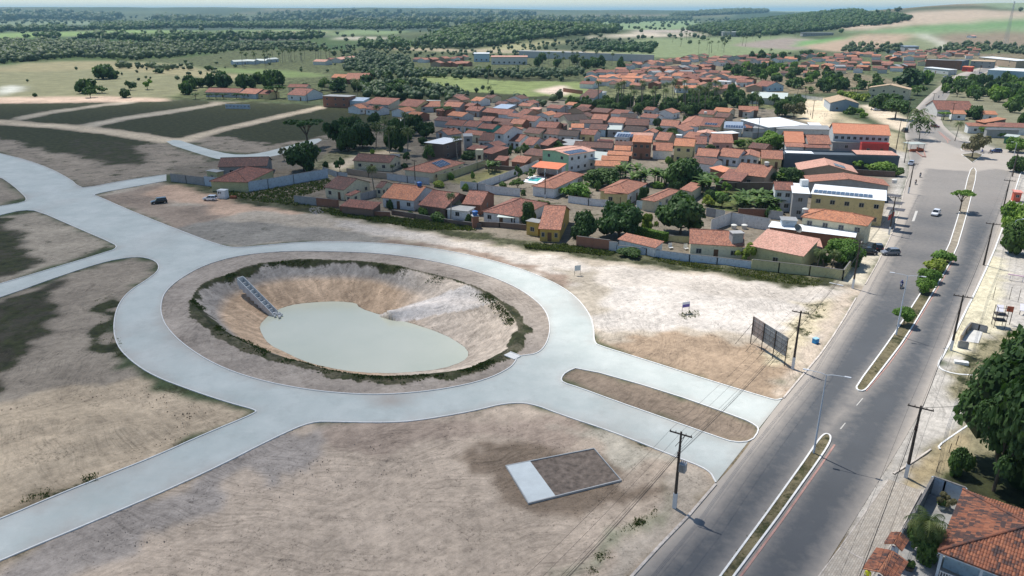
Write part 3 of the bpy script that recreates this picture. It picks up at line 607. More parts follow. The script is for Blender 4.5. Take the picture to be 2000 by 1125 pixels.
cloud('-1500,330 -900,205 0,199 500,200 720,212 860,215 1020,262 980,330 900,400 880,450 980,545 1080,640 1240,715 1400,790 1560,860 1690,810 1800,780 2000,860 2400,900 2600,2400 -1500,2600', 620, 75, .0105)
# ================================================================== buildings
def tile_mat(name, a, b, c, moss=0.0, sheet_=False):
    "clay tiles: per-tile colour scatter, dark lichen patches, courses as relief; or ribbed metal / fibre cement"
    if name in MATS: return MATS[name]
    m, t, bs = newmat(name); uv = N(t, 'TexCoord').outputs['UV']; ob = N(t, 'NewGeometry').outputs['Position']; rnd = N(t, 'ObjectInfo').outputs['Random']
    mp = N(t, 'Mapping'); mp.inputs['Scale'].default_value = (4.2, 2.6, 1); t.links.new(uv, mp.inputs[0])
    vo = N(t, 'TexVoronoi'); vo.inputs['Scale'].default_value = 1.0; t.links.new(mp.outputs[0], vo.inputs['Vector'])
    sp = N(t, 'SeparateColor'); t.links.new(vo.outputs['Color'], sp.inputs[0])
    k = sp.outputs[0]
    if sheet_:
        c0 = mixc(t, ramp(t, noise(t, ob, .5, 6, .7), .35, .65), a, b); c0 = mixc(t, ramp(t, noise(t, ob, 2.4, 5, .75), .55, .75, 0, .6), c0, c)
    else:
        big = noise(t, ob, .55, 6, .75); mid = noise(t, ob, 1.9, 4, .7)
        c0 = mixc(t, ramp(t, k, .2, .8), a, b)
        f = math_(t, 'ADD', math_(t, 'MULTIPLY', big, .9), math_(t, 'MULTIPLY', mid, .7)); f = math_(t, 'ADD', f, math_(t, 'MULTIPLY', k, .42)); f = math_(t, 'ADD', f, math_(t, 'MULTIPLY', rnd, .12))
        c0 = mixc(t, ramp(t, f, 1.02 - moss * .25, 1.20 - moss * .2, 0, .85), c0, c)
        sk = noise(t, ob, 3.4, 3, .8); c0 = mixc(t, ramp(t, sk, .52, .66, 0, .55), c0, tuple(min(.8, x * 1.45 + .03) for x in b)); c0 = mixc(t, ramp(t, sk, .47, .36, 0, .6), c0, c)
    c0 = mixc(t, 1, c0, mixc(t, rnd, (.86, .86, .86), (1.1, 1.1, 1.1)), 'MULTIPLY')
    t.links.new(c0, bs.inputs['Base Color']); bs.inputs['Roughness'].default_value = .55 if sheet_ else .9; bs.inputs['Specular IOR Level'].default_value = .3
    sx = N(t, 'SeparateXYZ'); t.links.new(uv, sx.inputs[0])
    wv = math_(t, 'SINE', math_(t, 'MULTIPLY', sx.outputs[0], 2 * math.pi / (.19 if not sheet_ else .22)))
    bump(t, math_(t, 'ADD', wv, math_(t, 'MULTIPLY', k, .8 if not sheet_ else 0)), .5, .03, bs)
    MATS[name] = m; return m
ROOF = {
 'terra': lambda: tile_mat('roof_terracotta', (.36, .155, .10), (.47, .225, .15), (.18, .09, .07), .16),
 'orange': lambda: tile_mat('roof_orange_tile', (.47, .19, .10), (.55, .26, .15), (.27, .12, .08), .0),
 'bright': lambda: tile_mat('roof_bright_tile', (.56, .21, .12), (.62, .27, .16), (.42, .18, .11), -.6),
 'mid': lambda: tile_mat('roof_weathered_tile', (.29, .12, .085), (.38, .17, .12), (.12, .065, .055), .42),
 'dark': lambda: tile_mat('roof_dark_tile', (.22, .10, .075), (.28, .14, .10), (.075, .052, .048), .75),
 'black': lambda: tile_mat('roof_blackened_tile', (.10, .07, .06), (.14, .09, .075), (.045, .04, .038), .8),
 'tan': lambda: tile_mat('roof_tan_tile', (.52, .37, .24), (.60, .46, .31), (.36, .25, .17), .1),
 'pink': lambda: tile_mat('roof_pink_tile', (.55, .29, .22), (.60, .35, .27), (.36, .20, .15), -.1),
 'mossy': lambda: tile_mat('roof_mossy_tile', (.26, .20, .10), (.34, .26, .13), (.13, .12, .07), .5),
 'white': lambda: tile_mat('roof_white_sheet', (.76, .78, .79), (.70, .73, .74), (.60, .62, .62), 0, True),
 'pale': lambda: tile_mat('roof_pale_sheet', (.52, .57, .52), (.46, .50, .47), (.38, .40, .37), 0, True),
 'grey': lambda: tile_mat('roof_fibre_cement', (.26, .265, .265), (.33, .335, .33), (.17, .17, .165), 0, True),
 'slate': lambda: tile_mat('roof_dark_sheet', (.10, .105, .11), (.15, .155, .16), (.08, .08, .08), 0, True),
 'bluemetal': lambda: tile_mat('roof_blue_sheet', (.26, .33, .42), (.32, .39, .48), (.24, .28, .34), 0, True),
 'redmetal': lambda: tile_mat('roof_red_sheet', (.60, .17, .08), (.66, .21, .10), (.52, .16, .08), 0, True)}
WALL = {'cream': (.66, .60, .43), 'white': (.72, .73, .72), 'offwhite': (.62, .62, .58), 'yellow': (.66, .54, .27), 'ochre': (.54, .37, .10), 'brick': (.27, .13, .085),
        'brown': (.17, .12, .095), 'grey': (.34, .34, .335), 'lgrey': (.48, .49, .49), 'slate': (.105, .13, .155), 'blue': (.20, .28, .36), 'lblue': (.46, .60, .68), 'green': (.36, .58, .36),
        'teal': (.06, .30, .24), 'tan': (.42, .32, .23), 'pink': (.56, .32, .26), 'olive': (.50, .47, .26), 'red': (.55, .07, .06), 'paleblue': (.50, .57, .63), 'dgreen': (.10, .24, .15)}
def WM(k): return plain('wall_' + k, WALL[k], .85, .10, .7, dirt=.45)
frame_m = plain('window_frame', (.36, .36, .35), .6, .05); pane_m = glassy('window_pane'); wood_m = plain('brown_wood', (.16, .085, .045), .7); dark_m = plain('dark_interior', (.035, .032, .03), .9)
solar_m = glassy('solar_cell', (.025, .045, .09), .12); solar_f = plain('solar_frame', (.45, .47, .5), .4)
WCACHE = {}
def win_mesh(wd, ht, kind):
    k = (round(wd, 1), round(ht, 1), kind)
    if k not in WCACHE:
        a = MB(); t = .07
        a.box(-wd / 2, -.05, 0, wd / 2, 0, t).box(-wd / 2, -.05, ht - t, wd / 2, 0, ht).box(-wd / 2, -.05, t, -wd / 2 + t, 0, ht - t).box(wd / 2 - t, -.05, t, wd / 2, 0, ht - t)
        if kind == 'window': a.box(-.03, -.045, t, .03, 0, ht - t)
        p = MB().box(-wd / 2 + t, -.018, t, wd / 2 - t, -.006, ht - t)
        WCACHE[k] = (a.mesh(kind, frame_m if kind == 'window' else wood_m), p.mesh('pane', pane_m if kind == 'window' else wood_m))
    return WCACHE[k]
def opening(root, kind, x, y, z, rz, wd, ht, sub=True):
    a, p = win_mesh(wd, ht, kind); o = link(kind, a, root, (x, y, z), rz)
    link('pane' if kind == 'window' else 'door_leaf', p, o); return o
def panels(root, O, U, V_, nu, nv, wd=1.0, ht=1.65, gap=.06):
    "photovoltaic modules on a roof plane: origin O, unit vectors U (along eave) and V_ (up the slope)"
    Nn = U.cross(V_).normalized(); k = ('pv', round(V_.z, 2), round(U.x, 2)); me = None
    for j in range(nv):
        for i in range(nu):
            p = O + U * (i * (wd + gap)) + V_ * (j * (ht + gap)) + Nn * .12
            if me is None:
                b = MB(); q = [Vector((0, 0, 0)), U * wd, U * wd + V_ * ht, V_ * ht]; b.slab([tuple(v) for v in q], .05, 1)
                q2 = [U * .04 + V_ * .04, U * (wd - .04) + V_ * .04, U * (wd - .04) + V_ * (ht - .04), U * .04 + V_ * (ht - .04)]
                b.poly([tuple(v + Nn * .006) for v in q2], 0); me = b.mesh('solar_panel', [solar_m, solar_f])
            link('solar_panel', me, root, tuple(p))
FOOT = []
def house(c, L, R, third, h, typ, roof, wall, label, win=(2, 1), wall2=None, depth=None, pitch=None, o=.35, open_=False, solar=None, cat='house', name='house', group=None, tank=False, parapet=False, z0=None, door=True, storeys=None):
    Lp, Rp = px(c, L), px(c, R)
    g0 = 0.0 if z0 is None else z0
    PL = at(*Lp, g0 + h); PR = at(*Rp, g0 + h); dx = (PR - PL); W = dx.length; dx.normalize(); dy = Vector((-dx.y, dx.x, 0))
    pitch = pitch if pitch is not None else {'f': .36, 'g': .32, 'h': .34, 'm': .14, 'flat': 0.0}[typ]
    if third is None: D = depth
    else:
        tp = px(c, third)
        if typ in 'fm' and typ != 'flat':
            best = None
            for t in np.arange(.8, 30, .05):
                Q = at(*tp, g0 + h + t * pitch); e = abs((Q - PL).dot(dy) - t)
                if best is None or e < best[0]: best = (e, t)
            D = best[1] * (2 if typ == 'f' else 1)
        else: D = (at(*tp, g0 + h) - PL).dot(dy)
    D = max(2.5, min(40, D)) if D else 6
    FOOT.append((PL.x, PL.y, math.atan2(dx.y, dx.x), W, D))
    root = empty(name, (PL.x, PL.y, g0), math.atan2(dx.y, dx.x), label, cat, group)
    o = min(o, W * .08, D * .08)
    z0_ = -.4; x0, x1, y0, y1 = o, W - o, o, D - o; wm = WM(wall); wm2 = WM(wall2) if wall2 else wm
    rm = ROOF[roof](); th = .12 if roof not in ('white', 'pale', 'grey', 'slate', 'redmetal', 'bluemetal') else .06
    def zr(x, y):
        if typ == 'f': return h + pitch * min(y, D - y)
        if typ == 'g': return h + pitch * min(x, W - x)
        if typ == 'm': return h + pitch * y
        if typ == 'h': return h + pitch * min(y, D - y, x, W - x)
        return h
    # walls
    b = MB(); e = .10
    if not open_:
        def side(xa, ya, xb, yb, mi):
            n = 2; top = [(xa, ya, zr(xa, ya) - e)]
            xm, ym = (xa + xb) / 2, (ya + yb) / 2
            if typ in 'fg' : top.append((xm, ym, zr(xm, ym) - e))
            top.append((xb, yb, zr(xb, yb) - e))
            b.poly([(xa, ya, z0_), (xb, yb, z0_)] + top[::-1], mi)
        side(x0, y0, x1, y0, 0); side(x1, y0, x1, y1, 1); side(x1, y1, x0, y1, 0); side(x0, y1, x0, y0, 1)
        if typ == 'flat' or parapet: b.poly([(x0, y0, h - e), (x1, y0, h - e), (x1, y1, h - e), (x0, y1, h - e)], 0)
        b.build('wall', [wm, wm2], root)
    else:
        nc = max(2, int(W / 3.2) + 1)
        for i in range(nc):
            for yy in (y0, y1 - .2):
                xx = x0 + (x1 - x0 - .22) * i / (nc - 1); MB().box(xx, yy, z0_, xx + .22, yy + .22, zr(xx, yy) - .08).build('column', wm, root)
        if open_ == 'back': MB().box(x0, y1 - .35, z0_, x1, y1 - .22, zr(x0, y1) - .15).box(x0, y0 + D * .5, z0_, x0 + .15, y1 - .36, h - .1).box(x1 - .15, y0 + D * .5, z0_, x1, y1 - .36, h - .1).build('wall', wm2, root)
    # roof
    r = MB(); rise = zr(W / 2, D / 2) - h
    def plane(pts, ud, vd):
        uv = [(Vector(p).dot(ud), Vector(p).dot(vd)) for p in pts]; r.slab(pts, th, 0, uv)
    X, Y = Vector((1, 0, 0)), Vector((0, 1, 0))
    if typ == 'f':
        zt = h + pitch * D / 2
        plane([(0, 0, h), (W, 0, h), (W, D / 2, zt), (0, D / 2, zt)], X, Y); plane([(0, D / 2, zt), (W, D / 2, zt), (W, D, h), (0, D, h)], X, Y)
        r.tube((0, D / 2, zt + .02), (W, D / 2, zt + .02), .13, .13, 5)
    elif typ == 'g':
        zt = h + pitch * W / 2
        plane([(0, 0, h), (W / 2, 0, zt), (W / 2, D, zt), (0, D, h)], Y, X); plane([(W / 2, 0, zt), (W, 0, h), (W, D, h), (W / 2, D, zt)], Y, X)
        r.tube((W / 2, 0, zt + .02), (W / 2, D, zt + .02), .13, .13, 5)
    elif typ == 'm':
        zt = h + pitch * D; plane([(0, 0, h), (W, 0, h), (W, D, zt), (0, D, zt)], X, Y)
    elif typ == 'flat':
        if parapet:
            q = [(x0, y0), (x1, y0), (x1, y1), (x0, y1)]
            for i in range(4):
                a, c_ = q[i], q[(i + 1) % 4]; ribbon([a, c_], .16, h - .2, h + .45, r)
        else: plane([(0, 0, h), (W, 0, h), (W, D, h + .02), (0, D, h + .02)], X, Y)
    else:
        s = min(W, D) / 2; zt = h + pitch * s
        if W >= D: A, B = (s, D / 2, zt), (W - s, D / 2, zt)
        else: A, B = (W / 2, s, zt), (W / 2, D - s, zt)
        if W >= D:
            plane([(0, 0, h), (W, 0, h), B, A], X, Y); plane([(W, 0, h), (W, D, h), B], Y, X); plane([(W, D, h), (0, D, h), A, B], X, Y); plane([(0, D, h), (0, 0, h), A], Y, X)
        else:
            plane([(0, 0, h), (W, 0, h), A], X, Y); plane([(W, 0, h), (W, D, h), B, A], Y, X); plane([(W, D, h), (0, D, h), B], X, Y); plane([(0, D, h), (0, 0, h), A, B], Y, X)
        for p, q in (((0, 0, h), A), ((W, 0, h), A if W < D else B), ((W, D, h), B), ((0, D, h), A if W >= D else B), (A, B)):
            if Vector(p) != Vector(q): r.tube((p[0], p[1], p[2] + .03), (q[0], q[1], q[2] + .03), .12, .12, 5)
    if typ == 'flat' and parapet: r.build('parapet', wm, root)
    else: r.build('roof', rm, root)
    # openings
    ns = storeys or (2 if h > 4.6 else 1); hs = h / ns
    if not open_:
        nf, nsd = win
        for s_ in range(ns):
            zb = s_ * hs + 1.0
            for i in range(nf):
                xx = x0 + (x1 - x0) * (i + .5) / nf
                if door and s_ == 0 and i == nf // 2 and nf > 1: opening(root, 'door', xx, y0, .02, 0, .95, min(2.1, hs - .4))
                else: opening(root, 'window', xx, y0, zb, 0, min(1.15, (x1 - x0) / nf * .5), min(1.1, hs - 1.5))
            for i in range(nsd):
                yy = y0 + (y1 - y0) * (i + .5) / nsd
                opening(root, 'window', x1, yy, zb, math.pi / 2, 1.0, min(1.0, hs - 1.5))
                if typ in 'fgh' and dx.y > .3: pass
    if solar:
        fx, fy, nu, nv = solar[:4]; mode = solar[4] if len(solar) > 4 else 'front'
        if mode == 'front':
            U = X; Vv = Vector((0, 1, pitch)).normalized(); O = Vector((W * fx, D * fy, h + pitch * D * fy + .05)); panels(root, O, U, Vv, nu, nv)
        elif mode == 'right':     # plane falling to the right (gable type)
            U = Y; Vv = Vector((-1, 0, pitch)).normalized(); O = Vector((W * fx, D * fy, h + pitch * (W - W * fx) + .05)); panels(root, O, U, Vv, nu, nv)
    if tank: water_tank(root.matrix_basis @ Vector((W * .8, D * .5, 0)), zr(W * .8, D * .5), tank)
    return root, W, D, h
tank_b = plain('tank_blue', (.03, .13, .38), .5); tank_w = plain('tank_white', (.62, .62, .58), .6)
def water_tank(P, z, label, m=None):
    t = empty('water_tank', (P[0], P[1], z), 0, label, 'water tank'); m = m or (tank_b if 'blue' in label else tank_w); b = MB()
    b.tube((0, 0, .0), (0, 0, .95), .62, .72, 14); b.build('tank_body', m, t); MB().tube((0, 0, .95), (0, 0, 1.12), .76, .45, 14).build('tank_lid', m, t)
H = house
# ---------------------------------------------------------------- first row behind the sandy track (west part)
r1 = H('D4', (300, 748), (690, 738), (500, 672), 3.2, 'f', 'dark', 'grey', 'rear dark tiled house inside the walled pale blue compound', (2, 1))
H('D4', (535, 868), (748, 768), (300, 832), 3.0, 'h', 'mid', 'olive', 'front rusty tiled house right behind the pale blue compound wall', (1, 2))
H('D4', (205, 775), (290, 790), None, 3.4, 'flat', 'grey', 'olive', 'small yellowish corner shed at the end of the pale blue wall', (1, 0), depth=3.0, door=False)
H('C1', (185, 222), (672, 252), (560, 145), 3.0, 'f', 'dark', 'cream', 'cream bungalow with blotchy dark red roof behind a tan striped wall', (3, 3))
H('C1', (1222, 382), (1642, 250), (862, 332), 3.0, 'h', 'terra', 'cream', 'hipped orange roofed bungalow with a solar array facing the lawn', (4, 0), solar=(.32, .12, 6, 2))
H('D8', (465, 202), (690, 236), (820, 104), 3.0, 'f', 'dark', 'cream', 'cream gable sided house with dark red roof and laundry at the grey yard wall', (2, 3))
H('D8', (705, 288), (772, 300), None, 2.4, 'm', 'mid', 'cream', 'tiny cream lean-to shed beside the cream gable house', (1, 1), depth=4.0)
H('D8', (1045, 205), (1120, 212), (1150, 140), 2.8, 'f', 'dark', 'cream', 'rear cream wing with dark tiles behind the cream gable house', (1, 3))
H('D8', (650, 412), (1020, 452), (800, 338), 2.3, 'm', 'mid', 'brown', 'long low lean-to roof of mottled tiles along the brick yard wall', (0, 0), pitch=.2)
H('C1', (555, 697), (985, 742), (1010, 545), 2.8, 'f', 'orange', 'white', 'white sided house with orange tiles, porch and hammock', (3, 2), tank='blue plastic water tank on the white sided house with orange tiles')
H('C1', (1032, 792), (1385, 842), (1330, 612), 2.8, 'f', 'mid', 'brown', 'brown walled house with half dark half orange tiles and a cat palm in front', (2, 1))
H('C1', (1405, 800), (1600, 785), (1590, 642), 2.8, 'f', 'mossy', 'grey', 'greenish mossy roofed house squeezed between two tiled ones', (1, 0))
H('C1', (1600, 782), (1850, 800), (1790, 612), 2.9, 'f', 'mid', 'brick', 'bare brick sided house with orange upper and black lower tiles', (1, 1))
H('C1', (1390, 850), (1680, 880), None, 2.6, 'flat', 'grey', 'white', 'flat concrete roofed white annex beside the leaning palm', (1, 1), depth=5)
H('C2', (270, 880), (760, 950), (500, 690), 2.8, 'h', 'mid', 'white', 'large hipped house with dark brown tiles and a blue tank before it', (3, 1))
H('C2', (465, 950), (690, 965), None, 2.4, 'm', 'pale', 'white', 'open work shed with pale sheet roof behind the low kerb wall', (0, 0), depth=3.2, open_=True)
H('C2', (1000, 1102), (1292, 1118), (1310, 806), 3.0, 'f', 'terra', 'ochre', 'ochre yellow house with two level terracotta roof next to the mango trees', (3, 1))
H('C2', (832, 1000), (1005, 1030), None, 3.4, 'flat', 'grey', 'ochre', 'ochre tower annex with flat dark roof at the yard corner', (1, 0), depth=3.0, door=False)
H('C2', (1212, 586), (1605, 398), (898, 558), 2.9, 'h', 'terra', 'white', 'long white bungalow with pinkish hipped tiles beside the swimming pool', (3, 0))
H('C2', (908, 302), (1258, 337), (978, 222), 3.2, 'm', 'redmetal', 'white', 'open pool pavilion with plain bright orange metal roof', (0, 0), open_='back', pitch=.10, cat='pavilion', name='pavilion')
H('C2', (1040, 82), (1395, 152), (1290, 8), 6.0, 'g', 'pink', 'green', 'two storey mint green house with solar panels on its right slope', (2, 4), wall2='white', pitch=.10, solar=(.97, .06, 8, 2, 'right'))
H('C2', (1592, 205), (1862, 228), (1712, 98), 3.3, 'm', 'pale', 'grey', 'open garage under a pale green sheet roof next to the stepped tiles', (0, 0), open_='back', pitch=.08, cat='garage', name='garage')
H('C4', (540, 822), (872, 835), (610, 755), 2.9, 'm', 'orange', 'cream', 'lowest tier of the stepped orange roofs behind the banana plants', (2, 1), pitch=.3)
H('C4', (625, 748), (985, 760), (690, 690), 3.9, 'm', 'orange', 'cream', 'middle tier of the stepped orange roofs behind the banana plants', (0, 0), pitch=.3)
H('C4', (700, 678), (1020, 695), (745, 628), 4.6, 'm', 'orange', 'brown', 'top tier of the stepped orange roofs below the solar roofed cottage', (0, 0), pitch=.3)
H('C2', (428, 215), (575, 228), (600, 165), 2.9, 'm', 'mid', 'brick', 'small brick outbuilding with tiled lean-to roof behind the lawn', (1, 0), pitch=.25, name='outbuilding', cat='outbuilding')
H('C2', (640, 232), (832, 252), (870, 168), 2.9, 'm', 'terra', 'brick', 'wider brick outbuilding touching the long white yard wall', (1, 1), pitch=.25, name='outbuilding', cat='outbuilding')
# ---------------------------------------------------------------- second block
H('C3', (435, 545), (690, 476), (300, 492), 6.0, 'flat', 'white', 'brown', 'two storey brick shell under a dazzling white sheet roof', (2, 0), wall2='brown', door=False)
H('C3', (700, 442), (825, 440), None, 6.0, 'flat', 'grey', 'grey', 'grey concrete block house behind the white roofed brick shell', (1, 1), depth=7, door=False)
H('C3', (455, 290), (680, 306), (620, 225), 3.0, 'f', 'mid', 'offwhite', 'off white cottage at the end of the row beside the tall dark trees', (3, 0))
H('C3', (690, 306), (872, 322), (830, 235), 3.1, 'f', 'mid', 'white', 'white cottage with brown tiles left of the teal house', (1, 0))
H('C3', (880, 332), (1082, 350), (1010, 275), 3.2, 'f', 'mid', 'teal', 'small teal fronted house under weathered tiles', (3, 0))
H('C3', (1093, 396), (1225, 412), (1300, 302), 6.0, 'f', 'mid', 'offwhite', 'two storey house with white flank towering over the tiled cottages', (1, 2), wall2='white')
H('C3', (890, 492), (1085, 502), (1020, 392), 3.0, 'f', 'dark', 'white', 'white house with big glazed front beside the two storey one', (3, 0))
H('C3', (1230, 492), (1432, 512), (1440, 412), 3.0, 'f', 'mid', 'white', 'white house with laundry hanging on its front', (3, 1))
H('C3', (1455, 545), (1605, 560), (1620, 450), 3.0, 'f', 'mid', 'white', 'white house with brown tiles left of the leafless shrub', (1, 0))
H('C3', (1690, 545), (1800, 565), (1790, 450), 3.0, 'f', 'mid', 'brown', 'brown house hidden behind the dry shrub near the mint green house', (1, 0))
H('C3', (372, 405), (500, 415), (430, 330), 3.0, 'f', 'terra', 'brown', 'orange roofed hut half hidden by the tall dark trees', (1, 0))
H('C3', (500, 425), (690, 400), (620, 330), 3.0, 'f', 'terra', 'lgrey', 'orange tiled hut behind the white sheet roof', (1, 0))
H('C3', (700, 402), (930, 432), (830, 360), 3.2, 'f', 'terra', 'cream', 'cream sided house between the concrete block and the glazed house', (2, 1))
H('C3', (905, 645), (1070, 672), (1230, 575), 2.8, 'm', 'mid', 'brown', 'wide brown roof over a yard wall below the laundry house', (1, 0), pitch=.12)
H('C3', (735, 605), (930, 625), (950, 560), 2.8, 'm', 'mid', 'brown', 'brown lean-to roof behind the palm and the brick shell', (0, 0), pitch=.15)
H('C3', (1298, 275), (1468, 286), (1440, 215), 3.2, 'f', 'terra', 'yellow', 'yellow fronted house with bare brick flank', (1, 0), wall2='brick')
H('C3', (900, 235), (1062, 246), (1010, 178), 2.8, 'f', 'mid', 'grey', 'tiled hut with a small satellite dish yard beside it', (1, 0))
H('C3', (1072, 242), (1292, 262), (1190, 205), 2.8, 'f', 'dark', 'brown', 'long dark roof below the house with the white blank wall', (1, 0))
H('C3', (1078, 72), (1275, 84), (1170, 18), 3.2, 'm', 'bluemetal', 'grey', 'shed with pale blue metal roof at the back of the village', (1, 0), pitch=.1)
H('C3', (720, 100), (905, 116), (800, 42), 3.0, 'f', 'mid', 'grey', 'grey house with porch right of the clipped dark tree', (2, 0))
H('C3', (940, 122), (1152, 142), (1060, 72), 2.9, 'f', 'mid', 'brown', 'brown porch house in the back row under a power pole', (2, 0))
H('C3', (1145, 152), (1310, 162), (1290, 88), 3.2, 'f', 'mid', 'paleblue', 'house with blank pale blue front wall in the back row', (0, 0))
H('C3', (1388, 160), (1505, 172), (1470, 78), 3.0, 'f', 'mid', 'tan', 'tan walled hut right of the blank pale blue front', (1, 0))
H('C3', (1560, 82), (1685, 92), (1620, 60), 3.4, 'm', 'pink', 'tan', 'beige house with thin pink sheet roof at the edge of the green plot', (1, 0))
H('C3', (1478, 388), (1692, 412), (1650, 332), 3.0, 'f', 'dark', 'cream', 'cream gabled house with an open porch in the dark roofed row', (2, 0))
H('C3', (1722, 402), (1932, 422), (1850, 335), 3.0, 'f', 'dark', 'offwhite', 'off white house with three small windows in the dark roofed row', (3, 0))
H('C3', (1640, 318), (1905, 335), (1830, 250), 3.0, 'f', 'mid', 'brick', 'brick walled house behind the dark roofed row', (1, 0))
H('C3', (1872, 180), (2010, 192), (1950, 135), 3.0, 'f', 'mid', 'offwhite', 'porch house with slender posts near the palm thicket', (1, 0))
H('C3', (1860, 300), (2010, 312), (1960, 268), 2.8, 'm', 'dark', 'brown', 'low brown roof wedged behind the brick walled house', (0, 0))
H('D5', (98, 130), (232, 142), (180, 84), 3.2, 'f', 'mid', 'yellow', 'bright yellow walled house at the bend of the concrete lane', (2, 1))
H('D5', (240, 140), (400, 138), (330, 98), 3.0, 'f', 'terra', 'lgrey', 'grey walled house with white pillar right of the yellow one', (2, 0))
H('D5', (420, 136), (535, 142), (480, 104), 3.0, 'f', 'terra', 'grey', 'terracotta roof seen over the clipped dark tree', (1, 0))
H('D5', (285, 96), (395, 98), None, 3.6, 'flat', 'pale', 'cream', 'cream box shaped rooftop room behind the grey house', (0, 0), depth=3)
H('C1', (655, 160), (792, 160), None, 3.8, 'flat', 'slate', 'white', 'blank white rooftop box above the blotchy dark red roof', (0, 0), depth=3)
# ---------------------------------------------------------------- middle block
H('C4', (0, 192), (192, 204), (120, 132), 3.0, 'f', 'mid', 'white', 'white pillared house in front of the palm thicket', (2, 0))
H('C4', (198, 240), (475, 226), (330, 150), 3.0, 'f', 'black', 'cream', 'house with broad blackened roof and blue tank beneath the palms', (2, 0))
H('C4', (345, 268), (650, 272), (560, 222), 2.8, 'f', 'dark', 'lgrey', 'low dark roofed house left of the red gabled one', (1, 0))
H('C4', (490, 225), (690, 235), (600, 150), 3.2, 'f', 'terra', 'brown', 'reddish roofed house just under the thicket with jagged gable', (1, 0))
H('C4', (705, 256), (922, 272), (850, 190), 3.2, 'f', 'terra', 'white', 'white house with clean red roof and two wide windows', (2, 0))
H('C4', (935, 292), (1245, 302), (1080, 210), 3.0, 'f', 'dark', 'brown', 'long house with mottled dark brown roof in the middle of the block', (1, 0))
H('C4', (860, 195), (1080, 205), (960, 142), 3.0, 'f', 'black', 'lgrey', 'blackened roof touching the thicket behind the mottled brown one', (1, 0))
H('C4', (235, 330), (405, 332), (330, 275), 3.4, 'm', 'orange', 'white', 'orange tiled roof with white awning strip along its foot', (1, 0), pitch=.3)
H('C4', (205, 352), (460, 358), None, 2.7, 'm', 'pink', 'white', 'pale pink awning roof running below the orange tiles', (1, 0), depth=2.5)
H('C4', (462, 345), (692, 356), (590, 280), 3.0, 'f', 'dark', 'lblue', 'dark red roofed house with light blue flank', (1, 1))
H('C4', (340, 412), (545, 426), (480, 350), 3.2, 'f', 'mid', 'yellow', 'yellow house with an open garage and grey flank', (2, 0), wall2='lgrey')
H('C4', (58, 428), (322, 440), (220, 362), 2.9, 'f', 'black', 'lgrey', 'black roofed house with wooden shutters left of the yellow one', (2, 0))
H('C4', (10, 540), (250, 560), (100, 468), 3.0, 'm', 'grey', 'lgrey', 'flat grey slab roof above the mint green house', (1, 0), pitch=.03)
H('C4', (262, 575), (770, 598), (420, 508), 2.8, 'f', 'dark', 'grey', 'very long dark tiled roof behind the mint green house', (3, 1))
H('C4', (702, 352), (892, 357), (735, 296), 3.2, 'm', 'pale', 'grey', 'shed with light grey ribbed metal roof among dark tiles', (1, 0), pitch=.06)
H('C4', (905, 366), (1168, 386), (1030, 304), 2.9, 'f', 'black', 'lblue', 'charred looking roof right of the light grey metal shed', (2, 0))
H('C4', (1168, 388), (1338, 398), None, 2.9, 'g', 'terra', 'lgrey', 'small grey gable with brown verge behind the pink tiles', (1, 0), depth=7)
H('C4', (798, 448), (978, 458), (840, 385), 3.2, 'm', 'bluemetal', 'white', 'white cottage with its whole roof covered by solar panels', (3, 0), pitch=.2, solar=(.14, .06, 6, 2))
H('C4', (565, 510), (785, 520), None, 2.4, 'flat', 'grey', 'pink', 'pinkish yard room in front of the solar roofed cottage', (1, 0), depth=4, parapet=True)
H('C4', (990, 424), (1310, 432), (1150, 392), 3.2, 'm', 'pink', 'brown', 'wide pinkish roof just behind the two storey orange roof', (0, 0), pitch=.3)
H('C4', (1028, 512), (1285, 522), (1080, 424), 6.2, 'm', 'orange', 'brick', 'two storey brick house with smooth orange roof and balcony', (3, 1), pitch=.25)
H('C4', (805, 555), (1040, 560), (880, 505), 3.0, 'm', 'dark', 'grey', 'dark tiled upper lean-to left of the balcony house', (0, 0), pitch=.3)
H('C4', (790, 620), (1010, 628), (860, 560), 2.8, 'm', 'orange', 'grey', 'mottled orange lean-to left of the balcony house', (1, 0), pitch=.25)
H('C4', (1325, 485), (1505, 498), (1430, 385), 3.2, 'f', 'terra', 'tan', 'tan house with terracotta roof behind the white walled one', (1, 0))
H('C4', (1292, 622), (1556, 632), (1440, 522), 3.2, 'f', 'terra', 'white', 'house with blank white wall between balcony house and yellow house', (0, 0))
H('C4', (1568, 562), (1838, 576), (1720, 468), 6.0, 'f', 'orange', 'yellow', 'two storey yellow house with two big beige shutters', (2, 0), door=False)
H('C4', (1835, 538), (1998, 545), (1930, 440), 3.2, 'f', 'mid', 'lgrey', 'grey house with brown roof right of the yellow two storey one', (1, 0))
H('C4', (1390, 300), (1625, 312), (1520, 228), 3.2, 'f', 'terra', 'white', 'white house with smoke blackened front by the white pick-up', (2, 0))
H('C4', (1625, 300), (1895, 314), (1680, 190), 3.4, 'h', 'terra', 'white', 'broad hipped terracotta roof behind the white pick-up', (2, 1))
H('C4', (1595, 425), (1672, 430), None, 5.0, 'flat', 'white', 'white', 'tall narrow white tower wall beside the white pick-up', (0, 0), depth=2.5)
H('C5', (110, 690), (400, 712), (260, 598), 3.2, 'f', 'terra', 'offwhite', 'long terrace house with terracotta roof on the cross street', (4, 0))
H('C5', (402, 692), (682, 722), (560, 596), 3.2, 'f', 'terra', 'white', 'white terrace house with two doors on the cross street', (3, 0))
H('C5', (680, 702), (960, 718), None, 3.0, 'g', 'terra', 'white', 'white gable fronted house with faded painted wall on the cross street', (3, 0), depth=11, pitch=.26)
H('C5', (975, 728), (1262, 742), (1120, 622), 3.2, 'f', 'terra', 'yellow', 'mustard yellow terrace house with white garage door', (2, 0))
